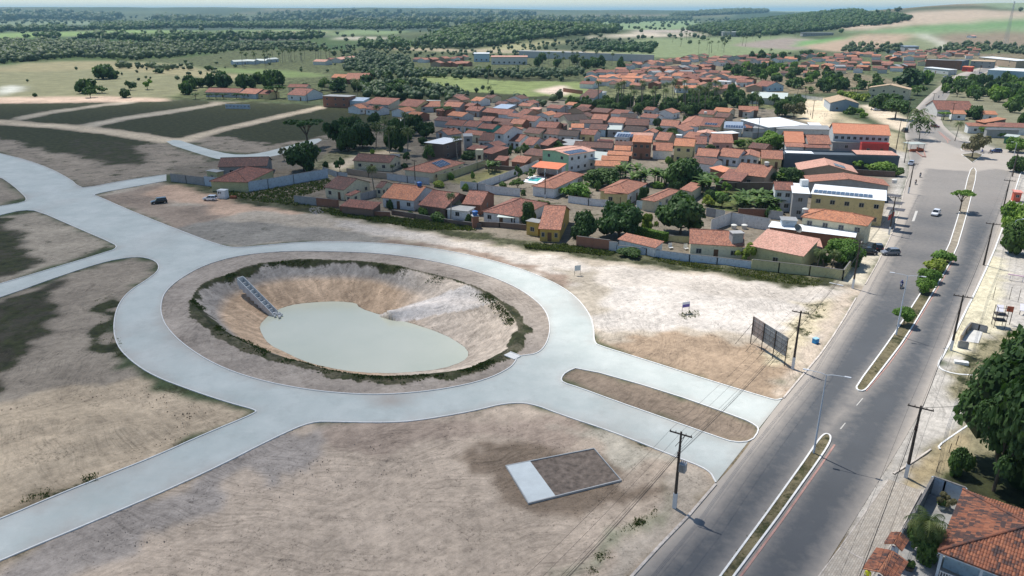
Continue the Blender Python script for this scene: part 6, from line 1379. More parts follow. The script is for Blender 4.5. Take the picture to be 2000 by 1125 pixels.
grove('D4', '0,140 250,110 560,90 850,90 880,130 620,140 300,150 60,190', 16, [('round', 'dark'), ('round', 'mid'), ('round', 'dark')], (6, 11), (4, 6.5), 'behind the turquoise fronted house', 'behind the turquoise house')
grove('D4', '1030,90 1600,40 1800,60 1800,150 1500,170 1050,150', 14, [('round', 'dark'), ('round', 'mid'), ('open', 'mid'), ('palm', '')], (5, 9), (3.5, 6), 'beyond the unfinished brick house', 'beyond the brick house')
grove('T1', '1290,350 1550,335 1700,330 2000,325 2000,345 1560,362 1290,372', 34, [('palm', '')], (8, 12), (1.5, 2), 'in the western coconut rows', 'in the western rows')
grove('T2', '1090,350 1300,345 1620,370 1620,400 1350,400 1100,385', 24, [('palm', ''), ('round', 'mid'), ('palm', '')], (8, 12), (4, 6), 'under the retaining wall', 'under the retaining wall')
grove('T3', '0,210 250,170 500,185 760,180 740,205 500,235 380,290 300,320 0,330', 66, [('palm', '')], (9, 13), (2, 3), 'in the coconut field', 'in the coconut field', gap=1.6)
grove('T3', '230,320 400,300 560,330 900,300 900,335 560,350 300,345', 12, [('round', 'dark'), ('palm', ''), ('round', 'mid')], (6, 10), (3.5, 6), 'on the upper rim of the village', 'on the upper rim')
grove('C3', '900,560 1000,640 1700,640 1700,690 1350,690 1000,700', 7, [('shrub', 'mid'), ('open', 'mid'), ('shrub', 'dark')], (3, 5), (1.6, 2.4), 'in the yards behind the brick outbuildings', 'behind the outbuildings')
grove('P', '600,330 760,290 900,262 1100,235 1450,240 1540,300 1560,420 1400,470 1200,470 1000,460 800,425 640,400', 56, [('shrub', 'mid'), ('shrub', 'dark'), ('open', 'mid'), ('banana', ''), ('shrub', 'bright'), ('round', 'dark')], (3, 5.5), (1.4, 2.6), 'in the village yards', 'in the yards', avoid=.5)
grove('D4', '1250,650 1600,610 1850,650 1850,470 1500,440 1280,480', 14, [('round', 'dark'), ('open', 'dark'), ('palm', '')], (6, 9), (3.2, 5), 'in the dark row above the dirt track', 'in the dark row', gap=.5)
# ---- far woods: one mass each
def woods(name, polys, dens, hr, mk, label, ns=26):
    C = []; H_ = []; R = []
    for c, s in polys:
        W = aloop(s, c); A = np.array(W); x0, y0 = A.min(0); x1, y1 = A.max(0); area = .5 * abs(np.dot(A[:, 0], np.roll(A[:, 1], 1)) - np.dot(A[:, 1], np.roll(A[:, 0], 1)))
        n = int(min(4200, area * dens * 1.25)); pts = RNG.uniform((x0, y0), (x1, y1), (n * 6, 2)); pts = pts[inside(pts, W)][:n]
        d = np.hypot(pts[:, 0], pts[:, 1]); k = np.clip((d / 1500) ** .5, .8, 2.2) * RNG.uniform(.7, 1.3, len(pts)); C.append(np.c_[pts, T(pts[:, 0], pts[:, 1])]); H_.append(k * RNG.uniform(*hr, len(pts))); R.append(k * RNG.uniform(.45, .75, len(pts)) * np.mean(hr))
    C = np.concatenate(C); Hh = np.concatenate(H_); R = np.concatenate(R); n = len(C)
    bm = bmesh.new(); bmesh.ops.create_icosphere(bm, subdivisions=1, radius=1); v = np.array([x.co[:] for x in bm.verts]); f = np.array([[w.index for w in x.verts] for x in bm.faces]); bm.free()
    V = v[None] * RNG.uniform(.65, 1.2, (n, len(v), 1)) * np.stack([R, R, Hh * .5], 1)[:, None] + C[:, None] + np.stack([0 * R, 0 * R, Hh * .5], 1)[:, None]
    Ff = (f[None] + (np.arange(n) * len(v))[:, None, None]).reshape(-1, 3); base = np.clip(RNG.normal(.45, .28, n), 0, 1); ti = np.clip(base[:, None] + RNG.uniform(-.15, .25, (n, len(v))), 0, 1).ravel()
    nq = 5; d = RNG.normal(size=(n, nq, 3)); d /= np.linalg.norm(d, axis=2)[..., None]; d[..., 2] = abs(d[..., 2]); P = C[:, None] + np.stack([0 * R, 0 * R, Hh * .5], 1)[:, None] + d * np.stack([R, R, Hh * .55], 1)[:, None]
    a = RNG.normal(size=(n, nq, 3)); U = np.cross(d, a); U /= np.linalg.norm(U, axis=2)[..., None]; W2 = np.cross(d, U); s = (R * .42)[:, None, None]; Q = np.stack([P - U * s, P + W2 * s * .9, P + U * s], 2).reshape(-1, 3); b = len(V.reshape(-1, 3))
    Fq = np.arange(n * nq * 3).reshape(-1, 3) + b
    me = bpy.data.meshes.new(name); AV = np.r_[V.reshape(-1, 3), Q].astype(np.float32); AF = np.r_[Ff, Fq].astype(np.int32)
    me.vertices.add(len(AV)); me.vertices.foreach_set('co', AV.ravel()); me.loops.add(AF.size); me.loops.foreach_set('vertex_index', AF.ravel()); me.polygons.add(len(AF)); me.polygons.foreach_set('loop_start', np.arange(0, AF.size, 3, dtype=np.int32)); me.polygons.foreach_set('loop_total', np.full(len(AF), 3, np.int32)); me.update(calc_edges=True)
    me.materials.append(LM[mk]); at_ = me.attributes.new('tint', 'FLOAT', 'POINT'); at_.data.foreach_set('value', np.r_[ti, np.repeat(np.clip(base[:, None] + RNG.uniform(0, .5, (n, nq)), 0, 1).ravel(), 3)].astype(np.float32))
    tag(link(name, me), label, kind='stuff'); return n
woods('woods', [('P', '-60,118 0,125 60,120 150,113 260,118 330,114 360,108 340,96 200,88 0,84 -60,84')], 1 / 90, (6, 10), 'far', 'dense belt of mixed green woods left beyond the pale pasture')
woods('woods', [('P', '330,112 480,100 640,100 640,90 480,86 300,84'), ('P', '180,130 330,140 400,136 350,128')], 1 / 200, (5, 8), 'far', 'looser green woodland left of the coconut rows')
woods('woods', [('P', '140,76 320,84 620,78 640,70 480,70 420,74 240,72'), ('P', '200,62 340,56 560,56 640,57 860,56 880,52 640,48 400,49 180,52'), ('P', '0,64 120,62 200,58 60,58 0,60'), ('P', '60,74 120,76 110,71 70,71')], 1 / 520, (8, 12), 'dark', 'dark tree lines between the far green fields')
woods('woods', [('P', '800,92 840,75 880,62 950,55 1050,52 1150,55 1215,58 1190,66 1080,75 1000,85 900,96'), ('P', '700,88 780,82 800,95 720,98')], 1 / 150, (8, 12), 'dark', 'dark wood on the low ridge behind the distant hamlet')
woods('woods', [('P', '1340,60 1420,50 1470,44 1560,36 1640,28 1700,32 1780,40 1740,48 1660,54 1600,62 1500,70 1400,72'), ('P', '1640,62 1660,55 1640,66')], 1 / 220, (8, 12), 'dark', 'large dark forest filling the valley under the pale hillside')
woods('woods', [('P', '1140,100 1270,105 1280,92 1200,90 1150,92')], 1 / 90, (7, 9), 'dark', 'palm dark clump of woods behind the retaining wall')
woods('woods', [('P', '1250,42 1350,40 1350,36 1260,38'), ('P', '1855,20 1900,20 1900,12 1860,12'), ('P', '1920,17 2100,14 2100,7 1930,9'), ('P', '1730,24 1770,21 1770,17 1735,18'), ('P', '1310,34 1500,25 1500,22 1310,31')], 1 / 700, (9, 12), 'far', 'thin lines of trees on the skyline of the far fields')
woods('woods', [('P', '880,50 1100,48 1250,46 1250,41 1000,38 700,44 640,52'), ('P', '300,46 600,44 640,40 300,40'), ('P', '-60,44 100,40 230,42 240,32 0,26 -60,28'), ('P', '500,40 1050,32 1050,28 600,28 500,32')], 1 / 6000, (12, 20), 'far', 'hazy woodland scattered over the far plateau')
woods('woods', [('P', '640,112 1100,118 1100,104 900,100 640,98'), ('P', '1000,84 1100,80 1240,76 1250,104 1000,100 920,98'), ('P', '640,98 880,100 900,92 700,88')], 1 / 600, (4, 7), 'far', 'scattered scrub between the ridge wood and the hamlet')
woods('woods', [('T2', '150,420 500,400 900,405 1400,400 1440,430 1000,445 500,440 200,450'), ('T2', '100,470 400,460 700,520 800,565 650,580 200,560'), ('T2', '80,330 200,300 420,330 450,400 300,420 60,400')], 1 / 60, (4, 7), 'far', 'scrubby trees round the open green plot beyond the village')
woods('woods', [('T3', '1440,300 1580,250 1700,240 1850,250 2000,270 2000,310 1700,290 1500,310'), ('T3', '960,290 1060,250 1320,255 1330,300 1100,310'), ('T2', '1000,560 1300,540 1560,575 1400,600 1100,595')], 1 / 300, (5, 8), 'far', 'trees along the top of the village under the hillside')
woods('scrub', [('P', '-60,96 640,86 1300,96 1600,60 1600,30 900,34 0,30 -60,30')], 1 / 16000, (5, 9), 'far', 'scattered scrub and field trees over the far plain')
woods('scrub', [('P', '640,190 640,120 1100,112 1350,112 1600,98 1560,112 1300,130 1180,150 1120,190'), ('P', '-60,190 0,145 200,125 480,112 640,120 640,190 400,150 200,180')], 1 / 2600, (2.5, 5), 'far', 'loose bushes over the pasture and the green plots')
# ---- weeds and grass tufts
def weeds(name, polys, n, hr, mk, label, wv=0.0):
    C = []
    for c, s, k in polys:
        W = loop(s, c); A = np.array(W); p = RNG.uniform(A.min(0), A.max(0), (int(n * k * 8), 2)); p = p[inside(p, W)]
        if wv: p = p[fbm(p[:, 0] / 2.2, p[:, 1] / 2.2, 5, 3) > wv]
        C.append(p[:int(n * k)])
    C = np.concatenate(C); m = len(C); h = RNG.uniform(*hr, m); a = RNG.uniform(0, 6.28, (m, 5)); P = np.repeat(C, 5, 0) + RNG.normal(0, .16, (m * 5, 2)); hh = np.repeat(h, 5) * RNG.uniform(.6, 1.1, m * 5); a = a.ravel()
    dx, dy = np.cos(a), np.sin(a); w_ = hh * .32; ox, oy = RNG.normal(0, .35, m * 5) * hh, RNG.normal(0, .35, m * 5) * hh
    V = np.stack([np.c_[P[:, 0] - dx * w_, P[:, 1] - dy * w_, -.05 + 0 * hh], np.c_[P[:, 0] + dx * w_, P[:, 1] + dy * w_, -.05 + 0 * hh], np.c_[P[:, 0] + ox + dx * w_ * .9, P[:, 1] + oy + dy * w_ * .9, hh], np.c_[P[:, 0] + ox - dx * w_ * .7, P[:, 1] + oy - dy * w_ * .7, hh * .8]], 1).reshape(-1, 3)
    me = bpy.data.meshes.new(name); me.from_pydata(V.tolist(), [], np.arange(m * 20).reshape(-1, 4).tolist()); me.materials.append(LM[mk]); at_ = me.attributes.new('tint', 'FLOAT', 'POINT'); at_.data.foreach_set('value', np.repeat(RNG.random(m * 5), 4).astype(np.float32)); tag(link(name, me), label, kind='stuff')
weeds('weeds', [('D4', '220,905 530,955 900,890 1180,845 1200,900 900,1000 1100,1090 1250,1120 1500,1130 900,1050 560,1010 380,970', .4), ('C1', '-100,830 0,880 300,930 700,960 1100,1000 1700,1080 1800,1130 1100,1110 600,1030 200,960 -100,920', .6), ('E1', '-250,330 0,330 350,380 300,400 0,370 -250,345', .35)], 3000, (.2, .6), 'grass', 'tangled green weeds along the foot of the village walls')
weeds('weeds', [('E1', '560,410 1000,470 1230,495 1400,515 1700,560 1650,600 1400,575 1000,500 560,430', 1)], 1500, (.12, .4), 'grass', 'dry green grass strip under the yellow green wall')
rp = np.array(rim)
def ringweeds():
    c = rp.mean(0); a = RNG.uniform(0, 6.28, 9000); k = RNG.integers(0, len(rp), 9000); p = rp[k] + (np.roll(rp, -1, 0)[k] - rp[k]) * RNG.random((9000, 1)); p = p + (p - c) / np.linalg.norm(p - c, axis=1)[:, None] * RNG.normal(-.15, .7, (9000, 1))
    q = fbm(p[:, 0] / 5, p[:, 1] / 5, 12, 3); p = p[(q > .50)][:2600]; m = len(p); h = RNG.uniform(.08, .24, m); P = np.repeat(p, 4, 0) + RNG.normal(0, .15, (m * 4, 2)); hh = np.repeat(h, 4); an = RNG.uniform(0, 6.28, m * 4); dx, dy = np.cos(an), np.sin(an); w_ = hh * .4; ox, oy = RNG.normal(0, .3, m * 4) * hh, RNG.normal(0, .3, m * 4) * hh
    zb = np.where(inside(P, rim), -.5 * pdist(P, rim) - .05, -.05)
    V = np.stack([np.c_[P[:, 0] - dx * w_, P[:, 1] - dy * w_, zb], np.c_[P[:, 0] + dx * w_, P[:, 1] + dy * w_, zb], np.c_[P[:, 0] + ox + dx * w_, P[:, 1] + oy + dy * w_, zb + hh], np.c_[P[:, 0] + ox - dx * w_, P[:, 1] + oy - dy * w_, zb + hh * .8]], 1).reshape(-1, 3)
    me = bpy.data.meshes.new('weeds'); me.from_pydata(V.tolist(), [], np.arange(m * 16).reshape(-1, 4).tolist()); me.materials.append(LM['grass']); at_ = me.attributes.new('tint', 'FLOAT', 'POINT'); at_.data.foreach_set('value', np.repeat(RNG.random(m * 4), 4).astype(np.float32) * .6); tag(link('weeds', me), 'dark weeds growing round the rim of the pond basin', kind='stuff')
ringweeds()
weeds('weeds', [('E4', '280,770 340,760 370,790 300,810', .1), ('E4', '20,1000 130,960 150,1010 60,1040', .14), ('E4', '0,1080 50,1070 40,1125 0,1125', .1), ('E4', '120,870 430,690 420,740 160,900', .12), ('P', '5,968 60,950 100,957 95,970 40,984', .2), ('P', '130,862 152,857 152,872 132,876', .1), ('P', '155,928 188,925 190,940 160,942', .12), ('P', '190,580 215,570 225,650 250,700 215,690 195,640', .25), ('G2', '1250,440 1330,470 1290,530 1200,520', .05), ('G2', '1180,150 1500,40 1550,100 1300,420', .1), ('P', '1325,612 1362,606 1365,618 1335,622', .16)], 420, (.08, .22), 'grass', 'scattered green weed patches on the bare earth lots')
weeds('weeds', [('P', '1408,1125 1500,1000 1575,900 1612,850 1620,862 1540,985 1434,1125', .5), ('P', '1678,757 1725,690 1757,648 1800,580 1812,585 1765,660 1715,722 1686,760', .5)], 900, (.06, .2), 'grass', 'short dry grass filling the median islands')
# ================================================================== poles, lamps, cables
pole_dark = plain('pole_weathered_concrete', (.075, .06, .05), .9, .3, 1.5); pole_white = plain('pole_limewash', (.66, .68, .70), .8, .08, 2); metal = plain('galvanised_metal', (.42, .44, .46), .45, .1, 2, metal=.4); insul = plain('insulator_glaze', (.09, .06, .05), .3)
ROAD = math.atan2(.77, .64)
def pole(c, base, h, label, group=None, white=1.9, arm=math.pi, armw=1.2, trafo=False, taper=1.0):
    P = at(*px(c, base)) if px(c, base)[1] > 200 else att(*px(c, base)); t = empty('utility_pole', tuple(P), arm, label, 'utility pole', group)
    r = lambda z: (.20 - .09 * z / h) * taper
    MB().box(-r(0), -r(0) * .8, -.3, r(0), r(0) * .8, white).build('painted_base', pole_white, t) if white else None
    b = MB(); n = 4
    for i in range(n): z0 = white + (h - white) * i / n; z1 = white + (h - white) * (i + 1) / n; b.tube((0, 0, z0), (0, 0, z1), r(z0), r(z1), 8, caps=i in (0, n - 1))
    for z in np.arange(white + .5, h - 1, .8): b.box(-.03, -r(z) - .03, z, .03, -r(z) + .02, z + .12)
    b.build('shaft', pole_dark, t)
    MB().box(-armw, -.13, h - .30, armw, -.02, h - .17).build('crossarm', pole_dark, t)
    for x in (-armw + .1, -armw * .45, armw * .45, armw - .1): MB().tube((x, -.07, h - .17), (x, -.07, h + .02), .05, .035, 6).build('insulator', insul, t)
    rk = MB()
    for z in (h - 2.4, h - 2.6, h - 2.8, h - 3.0): rk.box(-.16, -r(z) - .14, z, .16, -r(z), z + .06)
    rk.build('bracket', insul, t)
    if trafo:
        MB().tube((armw * .35, .0, h - .3), (.0, 0, h - 1.6), .03, .03, 5).tube((armw * .35, .0, h - .3), (-.5, 0, h - 1.9), .03, .03, 5).build('brace', pole_dark, t)
        k = MB().box(.18, -.35, h - 4.6, .85, .35, h - 3.6)
        for x in (.25, .4, .55, .7): k.box(x, .35, h - 4.5, x + .04, .47, h - 3.7).box(x, -.47, h - 4.5, x + .04, -.35, h - 3.7)
        tf = k.build('transformer', metal, t)
        for x in (.3, .5, .7): MB().tube((x, 0, h - 3.6), (x, 0, h - 3.3), .05, .03, 6).build('bushing', insul, tf)
    return P, h
A_ = -.55
PL_ = [((1317, 992), 9.4, True, 'tall utility pole with transformer beside the plot frame'), ((1548, 720), 9.3, False, 'utility pole beside the back of the billboard'), ((1665, 563), 9.3, False, 'utility pole at the corner of the yellow green wall'), ((1736, 458), 9.2, False, 'utility pole in front of the yellow apartment building'), ((1774, 378), 9.0, False, 'utility pole on the pavement by the slate shop block')]
poles_L = [pole('P', b, h, lab, None, arm=A_, trafo=tf) for b, h, tf, lab in PL_]
PR_ = [((1769, 931), 9.2, 'utility pole with white foot beside the paved pavement'), ((1857, 684), 9.3, 'utility pole by the low cement walls on the right'), ((1921, 518), 9.2, 'utility pole at the playground pavement'), ((1957, 417), 9.0, 'utility pole with twin crossarms before the red booth'), ((1977, 345), 9.0, 'utility pole on the right kerb near the round tree')]
poles_R = [pole('P', b, h, lab, None, arm=A_, armw=1.3, white=1.7 if i == 0 else (1.7 if i == 1 else 0.01)) for i, (b, h, lab) in enumerate(PR_)]
for c, b, h, lab in (('P', (1750, 292), 11.5, 'tall dark pole left of the date palms'), ('P', (1766, 318), 8, 'thin dark pole beside the bus stop'), ('P', (1771, 238), 11.5, 'tall pole with white foot at the square'), ('C9', (552, 925), 9, 'pole on the right kerb of the far road'), ('C9', (730, 700), 9, 'second pole up the right kerb of the far road'),
                   ('C9', (885, 505), 9, 'third pole up the right kerb of the far road'), ('C9', (855, 1110), 9, 'pole rising before the twin ridged house'), ('C9', (1290, 400), 9, 'pole near the light blue warehouse'), ('C9', (905, 340), 9, 'pole in front of the bare brick block'), ('C9', (1475, 190), 9, 'pole before the market hall'),
                   ('C11', (1185, 330), 9, 'stout pole in front of the junction house'), ('C5', (1640, 215), 9, 'goal like wooden pole at the edge of the sandy yard'), ('C10', (475, 480), 7, 'thin pole behind the sandy yard'), ('C10', (565, 690), 6, 'short pole by the rubble at the sandy yard') if False else ('C5', (930, 470), 9.5, 'dark pole beside the rusty sheet roof'),
                   ('C1', (1000, 530), 7.5, 'pole on the lane before the hipped bungalow'), ('C2', (1088, 712), 7.5, 'pole on the lane before the long pool bungalow'), ('C3', (885, 185), 8, 'pole among the back row of the village'), ('C4', (163, 265), 8, 'pole left of the blackened roof'), ('C4', (1360, 360), 8, 'pole left of the smoke blackened house'), ('C14', (785, 600), 8, 'pole in the green plot of the terraced estate'), ('D4', (1008, 245), 7, 'pole at the head of the concrete lane'),
                   ('C5', (1120, 800), 6, 'slim pole before the mustard yellow terrace house')):
    pole(c, b, h, lab, None, arm=A_, white=1.2 if 'white' in lab or 'lane before' in lab or 'kerb' in lab else .01, armw=.9, taper=.8)
cab = plain('cable', (.03, .03, .03), .6, 0)
def span(A, B, offs, sag, label, group, r=.012):
    A = Vector(A); B = Vector(B); d = (B - A); sd = Vector((-d.y, d.x, 0)).normalized()
    for k, (o, dz) in enumerate(offs):
        pts = []; n = 10
        for i in range(n + 1): t = i / n; p = A.lerp(B, t) + sd * o; p.z += dz - sag * 4 * t * (1 - t); pts.append(tuple(p))
        tag(MB().path(pts, r, 5).build('power_cable', cab), (('left', 'middle', 'right') if offs[0][0] < -1 else ('upper', 'middle', 'lower'))[k] + ' ' + label, 'cable', group)
def line(PP, ext, name):
    P = [Vector((p.x, p.y, h)) for p, h in PP]; P0 = P[0] + (P[0] - P[1]) * ext; P = [P0] + P
    for i, (a, b) in enumerate(zip(P, P[1:])): span(a, b, [(-1.1, .0), (.0, .0), (1.1, .0)], .55, f'thin overhead wire in span {("one two three four five six".split())[i]} of the {name}', f'overhead wires of the {name} span {i}'); span(a, b, [(.15, -2.5), (.15, -2.8), (.2, -3.0)], .7, f'thick low cable in span {("one two three four five six".split())[i]} of the {name}', f'low cables of the {name} span {i}', .018)
line(poles_L, .9, 'left kerb line'); line(poles_R, 1.0, 'right kerb line')
a = poles_R[0]; span(Vector((a[0].x, a[0].y, a[1])), at(2100, 760, 8), [(0, -.2), (.6, -.6)], .5, 'wire crossing from the white footed pole to the huge tree', 'wires to the huge tree')
def lamp(c, base, h, label, arms=2, rz=0.0, L=1.9):
    P = at(*px(c, base)); t = empty('street_lamp', tuple(P), rz, label, 'street lamp'); b = MB(); lampm = plain('lamp_pole_paint', (.55, .60, .66), .5, .06, 1)
    for i in range(4): z0, z1 = h * i / 4, h * (i + 1) / 4; b.tube((0, 0, z0 - (.2 if i == 0 else 0)), (0, 0, z1), .13 - .07 * i / 4, .13 - .07 * (i + 1) / 4, 10, caps=False)
    b.box(-.22, -.22, -.1, .22, .22, .06); b.build('lamp_pole', lampm, t)
    for s in ((-1, 1) if arms == 2 else (1,)):
        MB().tube((0, 0, h - .05), (s * L * .3, 0, h + .12), .04, .04, 6).tube((s * L * .3, 0, h + .12), (s * L, 0, h + .2), .04, .035, 6).build('lamp_arm', lampm, t)
        MB().box(min(s * L, s * (L + .7)), -.13, h + .15, max(s * L, s * (L + .7)), .13, h + .24).build('lamp_head', plain('lamp_head', (.6, .62, .65), .4, .05), t)
lamp('P', (1589, 886), 10.6, 'nearest pale double armed street lamp at the tip of the lower median', rz=-.45)
lamp('P', (1750, 655), 10.4, 'pale double armed street lamp beside the lone round shrub', rz=-.45)
lamp('C11', (1812, 800), 5.5, 'single armed lamp on the right kerb by the round tree', 1, math.pi - .2, 1.2)
lamp('C12', (785, 1090), 7.5, 'slim single armed lamp in the playground', 1, 0.2, 1.6)
# radio mast on the slope
P = att(1962, 92); t = empty('radio_mast', tuple(P), 0, 'tall faint lattice radio mast above the houses at the upper right', 'mast'); hm = 62; b = MB()
for sx, sy in ((-1, -1), (1, -1), (1, 1), (-1, 1)): MB().tube((sx * 2.6, sy * 2.6, -2), (sx * .5, sy * .5, hm), .14, .08, 4).build('mast_leg', metal, t)
for i in range(14):
    z0 = hm * i / 14; z1 = hm * (i + 1) / 14; w0 = 2.6 - 2.1 * i / 14; w1 = 2.6 - 2.1 * (i + 1) / 14
    for (a1, b1), (a2, b2) in (((-1, -1), (1, -1)), ((1, -1), (1, 1)), ((1, 1), (-1, 1)), ((-1, 1), (-1, -1))): b.tube((a1 * w0, b1 * w0, z0), (a2 * w1, b2 * w1, z1), .06, .06, 4, caps=False).tube((a2 * w0, b2 * w0, z0), (a1 * w1, b1 * w1, z1), .06, .06, 4, caps=False)
b.build('lattice', metal, t)
for i in range(2): MB().tube((0, 0, hm - 3 - i * 6), (0, -1.2, hm - 3 - i * 6), .9, .9, 12).build('dish', pole_white, t)
# ================================================================== vehicles
def lath(b, sec, mi=0, cap=True):
    n = len(sec[0])
    for i in range(len(sec) - 1):
        for j in range(n): k = (j + 1) % n; b.poly([sec[i][j], sec[i][k], sec[i + 1][k], sec[i + 1][j]][::-1], mi)
    if cap: b.poly(sec[0], mi); b.poly(sec[-1][::-1], mi)
tyre = plain('tyre_rubber', (.02, .02, .02), .9); rimm = plain('wheel_rim', (.45, .45, .46), .35, .05, 2, metal=.6); lampg = glassy('headlamp', (.7, .72, .75), .1); tailg = glassy('tail_lamp', (.35, .01, .01), .15)
def car(c, p, rz, col, label, L=3.9, Wd=1.65, Hh=1.45, kind='hatch', far=False):
    q = px(c, p); P = at(*q, .03) if q[1] > 200 else att(*q); t = empty('parked_car' if 'driving' not in label else 'car', (P.x, P.y, max(P.z, .03)), rz, label, 'car')
    m = plain('car_paint_%.2f_%.2f' % (col[0], col[2]), col, .25, .02, 1, metal=.1); MATS['car_paint_%.2f_%.2f' % (col[0], col[2])].node_tree.nodes['Principled BSDF'].inputs['Coat Weight'].default_value = .6
    h2 = L / 2; w = Wd / 2
    def ring(x, zb, zt, hw, sl=.9): return [(x, -hw * .92, zb), (x, hw * .92, zb), (x, hw, zb + (zt - zb) * .35), (x, hw * .98, zt - .08), (x, hw * sl, zt), (x, -hw * sl, zt), (x, -hw * .98, zt - .08), (x, -hw, zb + (zt - zb) * .35)]
    st = [(-h2, .38, .78, .86), (-h2 + .12, .24, .90, .96), (-h2 + .6, .20, .94, 1), (0, .20, .92, 1), (h2 - 1.05, .20, .90, 1), (h2 - .3, .22, .78, .96), (h2 - .06, .28, .66, .88), (h2, .38, .58, .80)]
    if kind == 'pickup': st = [(-h2, .4, .85, .9), (-h2 + .1, .28, 1.0, .98), (-.2, .28, 1.0, 1), (h2 - 1.3, .28, 1.0, 1), (h2 - .2, .28, .92, .96), (h2, .4, .75, .85)]
    b = MB(); lath(b, [ring(x, zb, zt, w * k) for x, zb, zt, k in st]); b.build('body', m, t, smooth=False)
    zt = .92 if kind != 'pickup' else 1.0; cb = {'hatch': (-h2 + .10, -h2 + .42, h2 - 1.75, h2 - 1.05), 'suv': (-h2 + .08, -h2 + .25, h2 - 1.6, h2 - 1.1), 'sedan': (-h2 + .75, -h2 + 1.3, h2 - 1.85, h2 - 1.1), 'pickup': (-.15, 0.0, h2 - 1.9, h2 - 1.25)}[kind]
    x0, x1, x2, x3 = cb; wr = w * .78; wb = w * .93; g = MB(); lo = [(x0, -wb, zt - .04), (x3, -wb, zt - .04), (x3, wb, zt - .04), (x0, wb, zt - .04)]; hi = [(x1, -wr, Hh - .05), (x2, -wr, Hh - .05), (x2, wr, Hh - .05), (x1, wr, Hh - .05)]
    for i in range(4): j = (i + 1) % 4; g.poly([lo[i], lo[j], hi[j], hi[i]])
    g.build('windows', glassy('car_glass', (.015, .02, .025), .05), t)
    r = MB(); r.slab([(x1 - .03, -wr - .02, Hh), (x2 + .05, -wr - .02, Hh), (x2 + .05, wr + .02, Hh), (x1 - .03, wr + .02, Hh)], .07); r.build('roof_panel', m, t)
    pl = MB()
    for s in (-1, 1):
        for a, c_ in (((x0, s * wb), (x1, s * wr)), ((x3, s * wb), (x2, s * wr)), (((x0 + x3) / 2, s * (wb + .005)), ((x1 + x2) / 2, s * (wr + .01)))): pl.tube((a[0], a[1], zt - .05), (c_[0], c_[1], Hh - .04), .04, .035, 5)
    pl.build('pillar', m, t)
    for x in (-h2 + .72, h2 - .75):
        for s in (-1, 1):
            k = MB().tube((x, s * (w - .17), .31), (x, s * (w + .015), .31), .31, .31, 14).build('wheel', tyre, t); MB().tube((x, s * (w + .016), .31), (x, s * (w + .03), .31), .19, .17, 10).build('rim', rimm, k)
    for s in (-1, 1):
        MB().box(h2 - .10, s * w * .62 - .17, .56, h2 - .01, s * w * .62 + .17, .69).build('headlight', lampg, t); MB().box(-h2 - .01, s * w * .74 - .13, .66, -h2 + .10, s * w * .74 + .13, .84).build('tail_light', tailg, t)
        MB().box(x3 - .25, min(s * (w + .02), s * (w + .16)), .92, x3 - .15, max(s * (w + .02), s * (w + .16)), 1.04).build('mirror', m, t)
    MB().box(h2 - .03, -.25, .40, h2 + .005, .25, .50).build('number_plate', pole_white, t); return t
WHT = (.75, .76, .78); BLK = (.02, .022, .025); GRY = (.22, .23, .25)
car('P', (1827, 420), ROAD + math.pi, WHT, 'white hatchback driving down the avenue past the narrow median')
car('P', (411, 391), math.pi * .98, WHT, 'white hatchback parked beside the small white cabin')
car('P', (311, 397), -2.6, BLK, 'black car parked alone on the dirt lot', 4.2, 1.75, 1.6, 'suv')
car('P', (1738, 497), math.pi + .05, GRY, 'grey silver hatchback turning off at the pavement')
car('P', (1714, 487), 1.35, BLK, 'black car seen from behind next to the silver hatchback')
car('P', (1693, 496), -.05, BLK, 'black car half hidden under the hedge tree', 4.2, 1.75, 1.6, 'suv')
car('P', (1779, 322), ROAD + math.pi + .1, (.50, .55, .66), 'pale blue car on the pavement between the poles')
car('C11', (1500, 705), math.pi - .15, (.03, .05, .16), 'dark blue car right of the motorcyclists at the junction')
car('C11', (420, 262), -.7, (.22, .05, .045), 'dark red car behind the traffic island palm')
car('C10', (1405, 572), .1, (.55, .57, .60), 'silver car parked under the round trees of the square', 4.2, 1.7, 1.42, 'sedan')
car('C10', (1765, 845), 1.4, (.06, .06, .065), 'dark van like car beside the tall pole of the square', 4.3, 1.8, 1.9, 'suv')
car('C9', (770, 412), .3, WHT, 'white car parked first in front of the workshop')
car('C9', (835, 400), .3, (.6, .6, .62), 'silver car parked second in front of the workshop')
car('C9', (1320, 350), .1, WHT, 'white car near the corner of the light blue warehouse')
car('C9', (1370, 385), 1.3, BLK, 'dark car below the white one near the blue warehouse')
car('C4', (1720, 415), math.pi, WHT, 'white pick-up beside the tall white tower wall', 4.8, 1.8, 1.75, 'pickup')
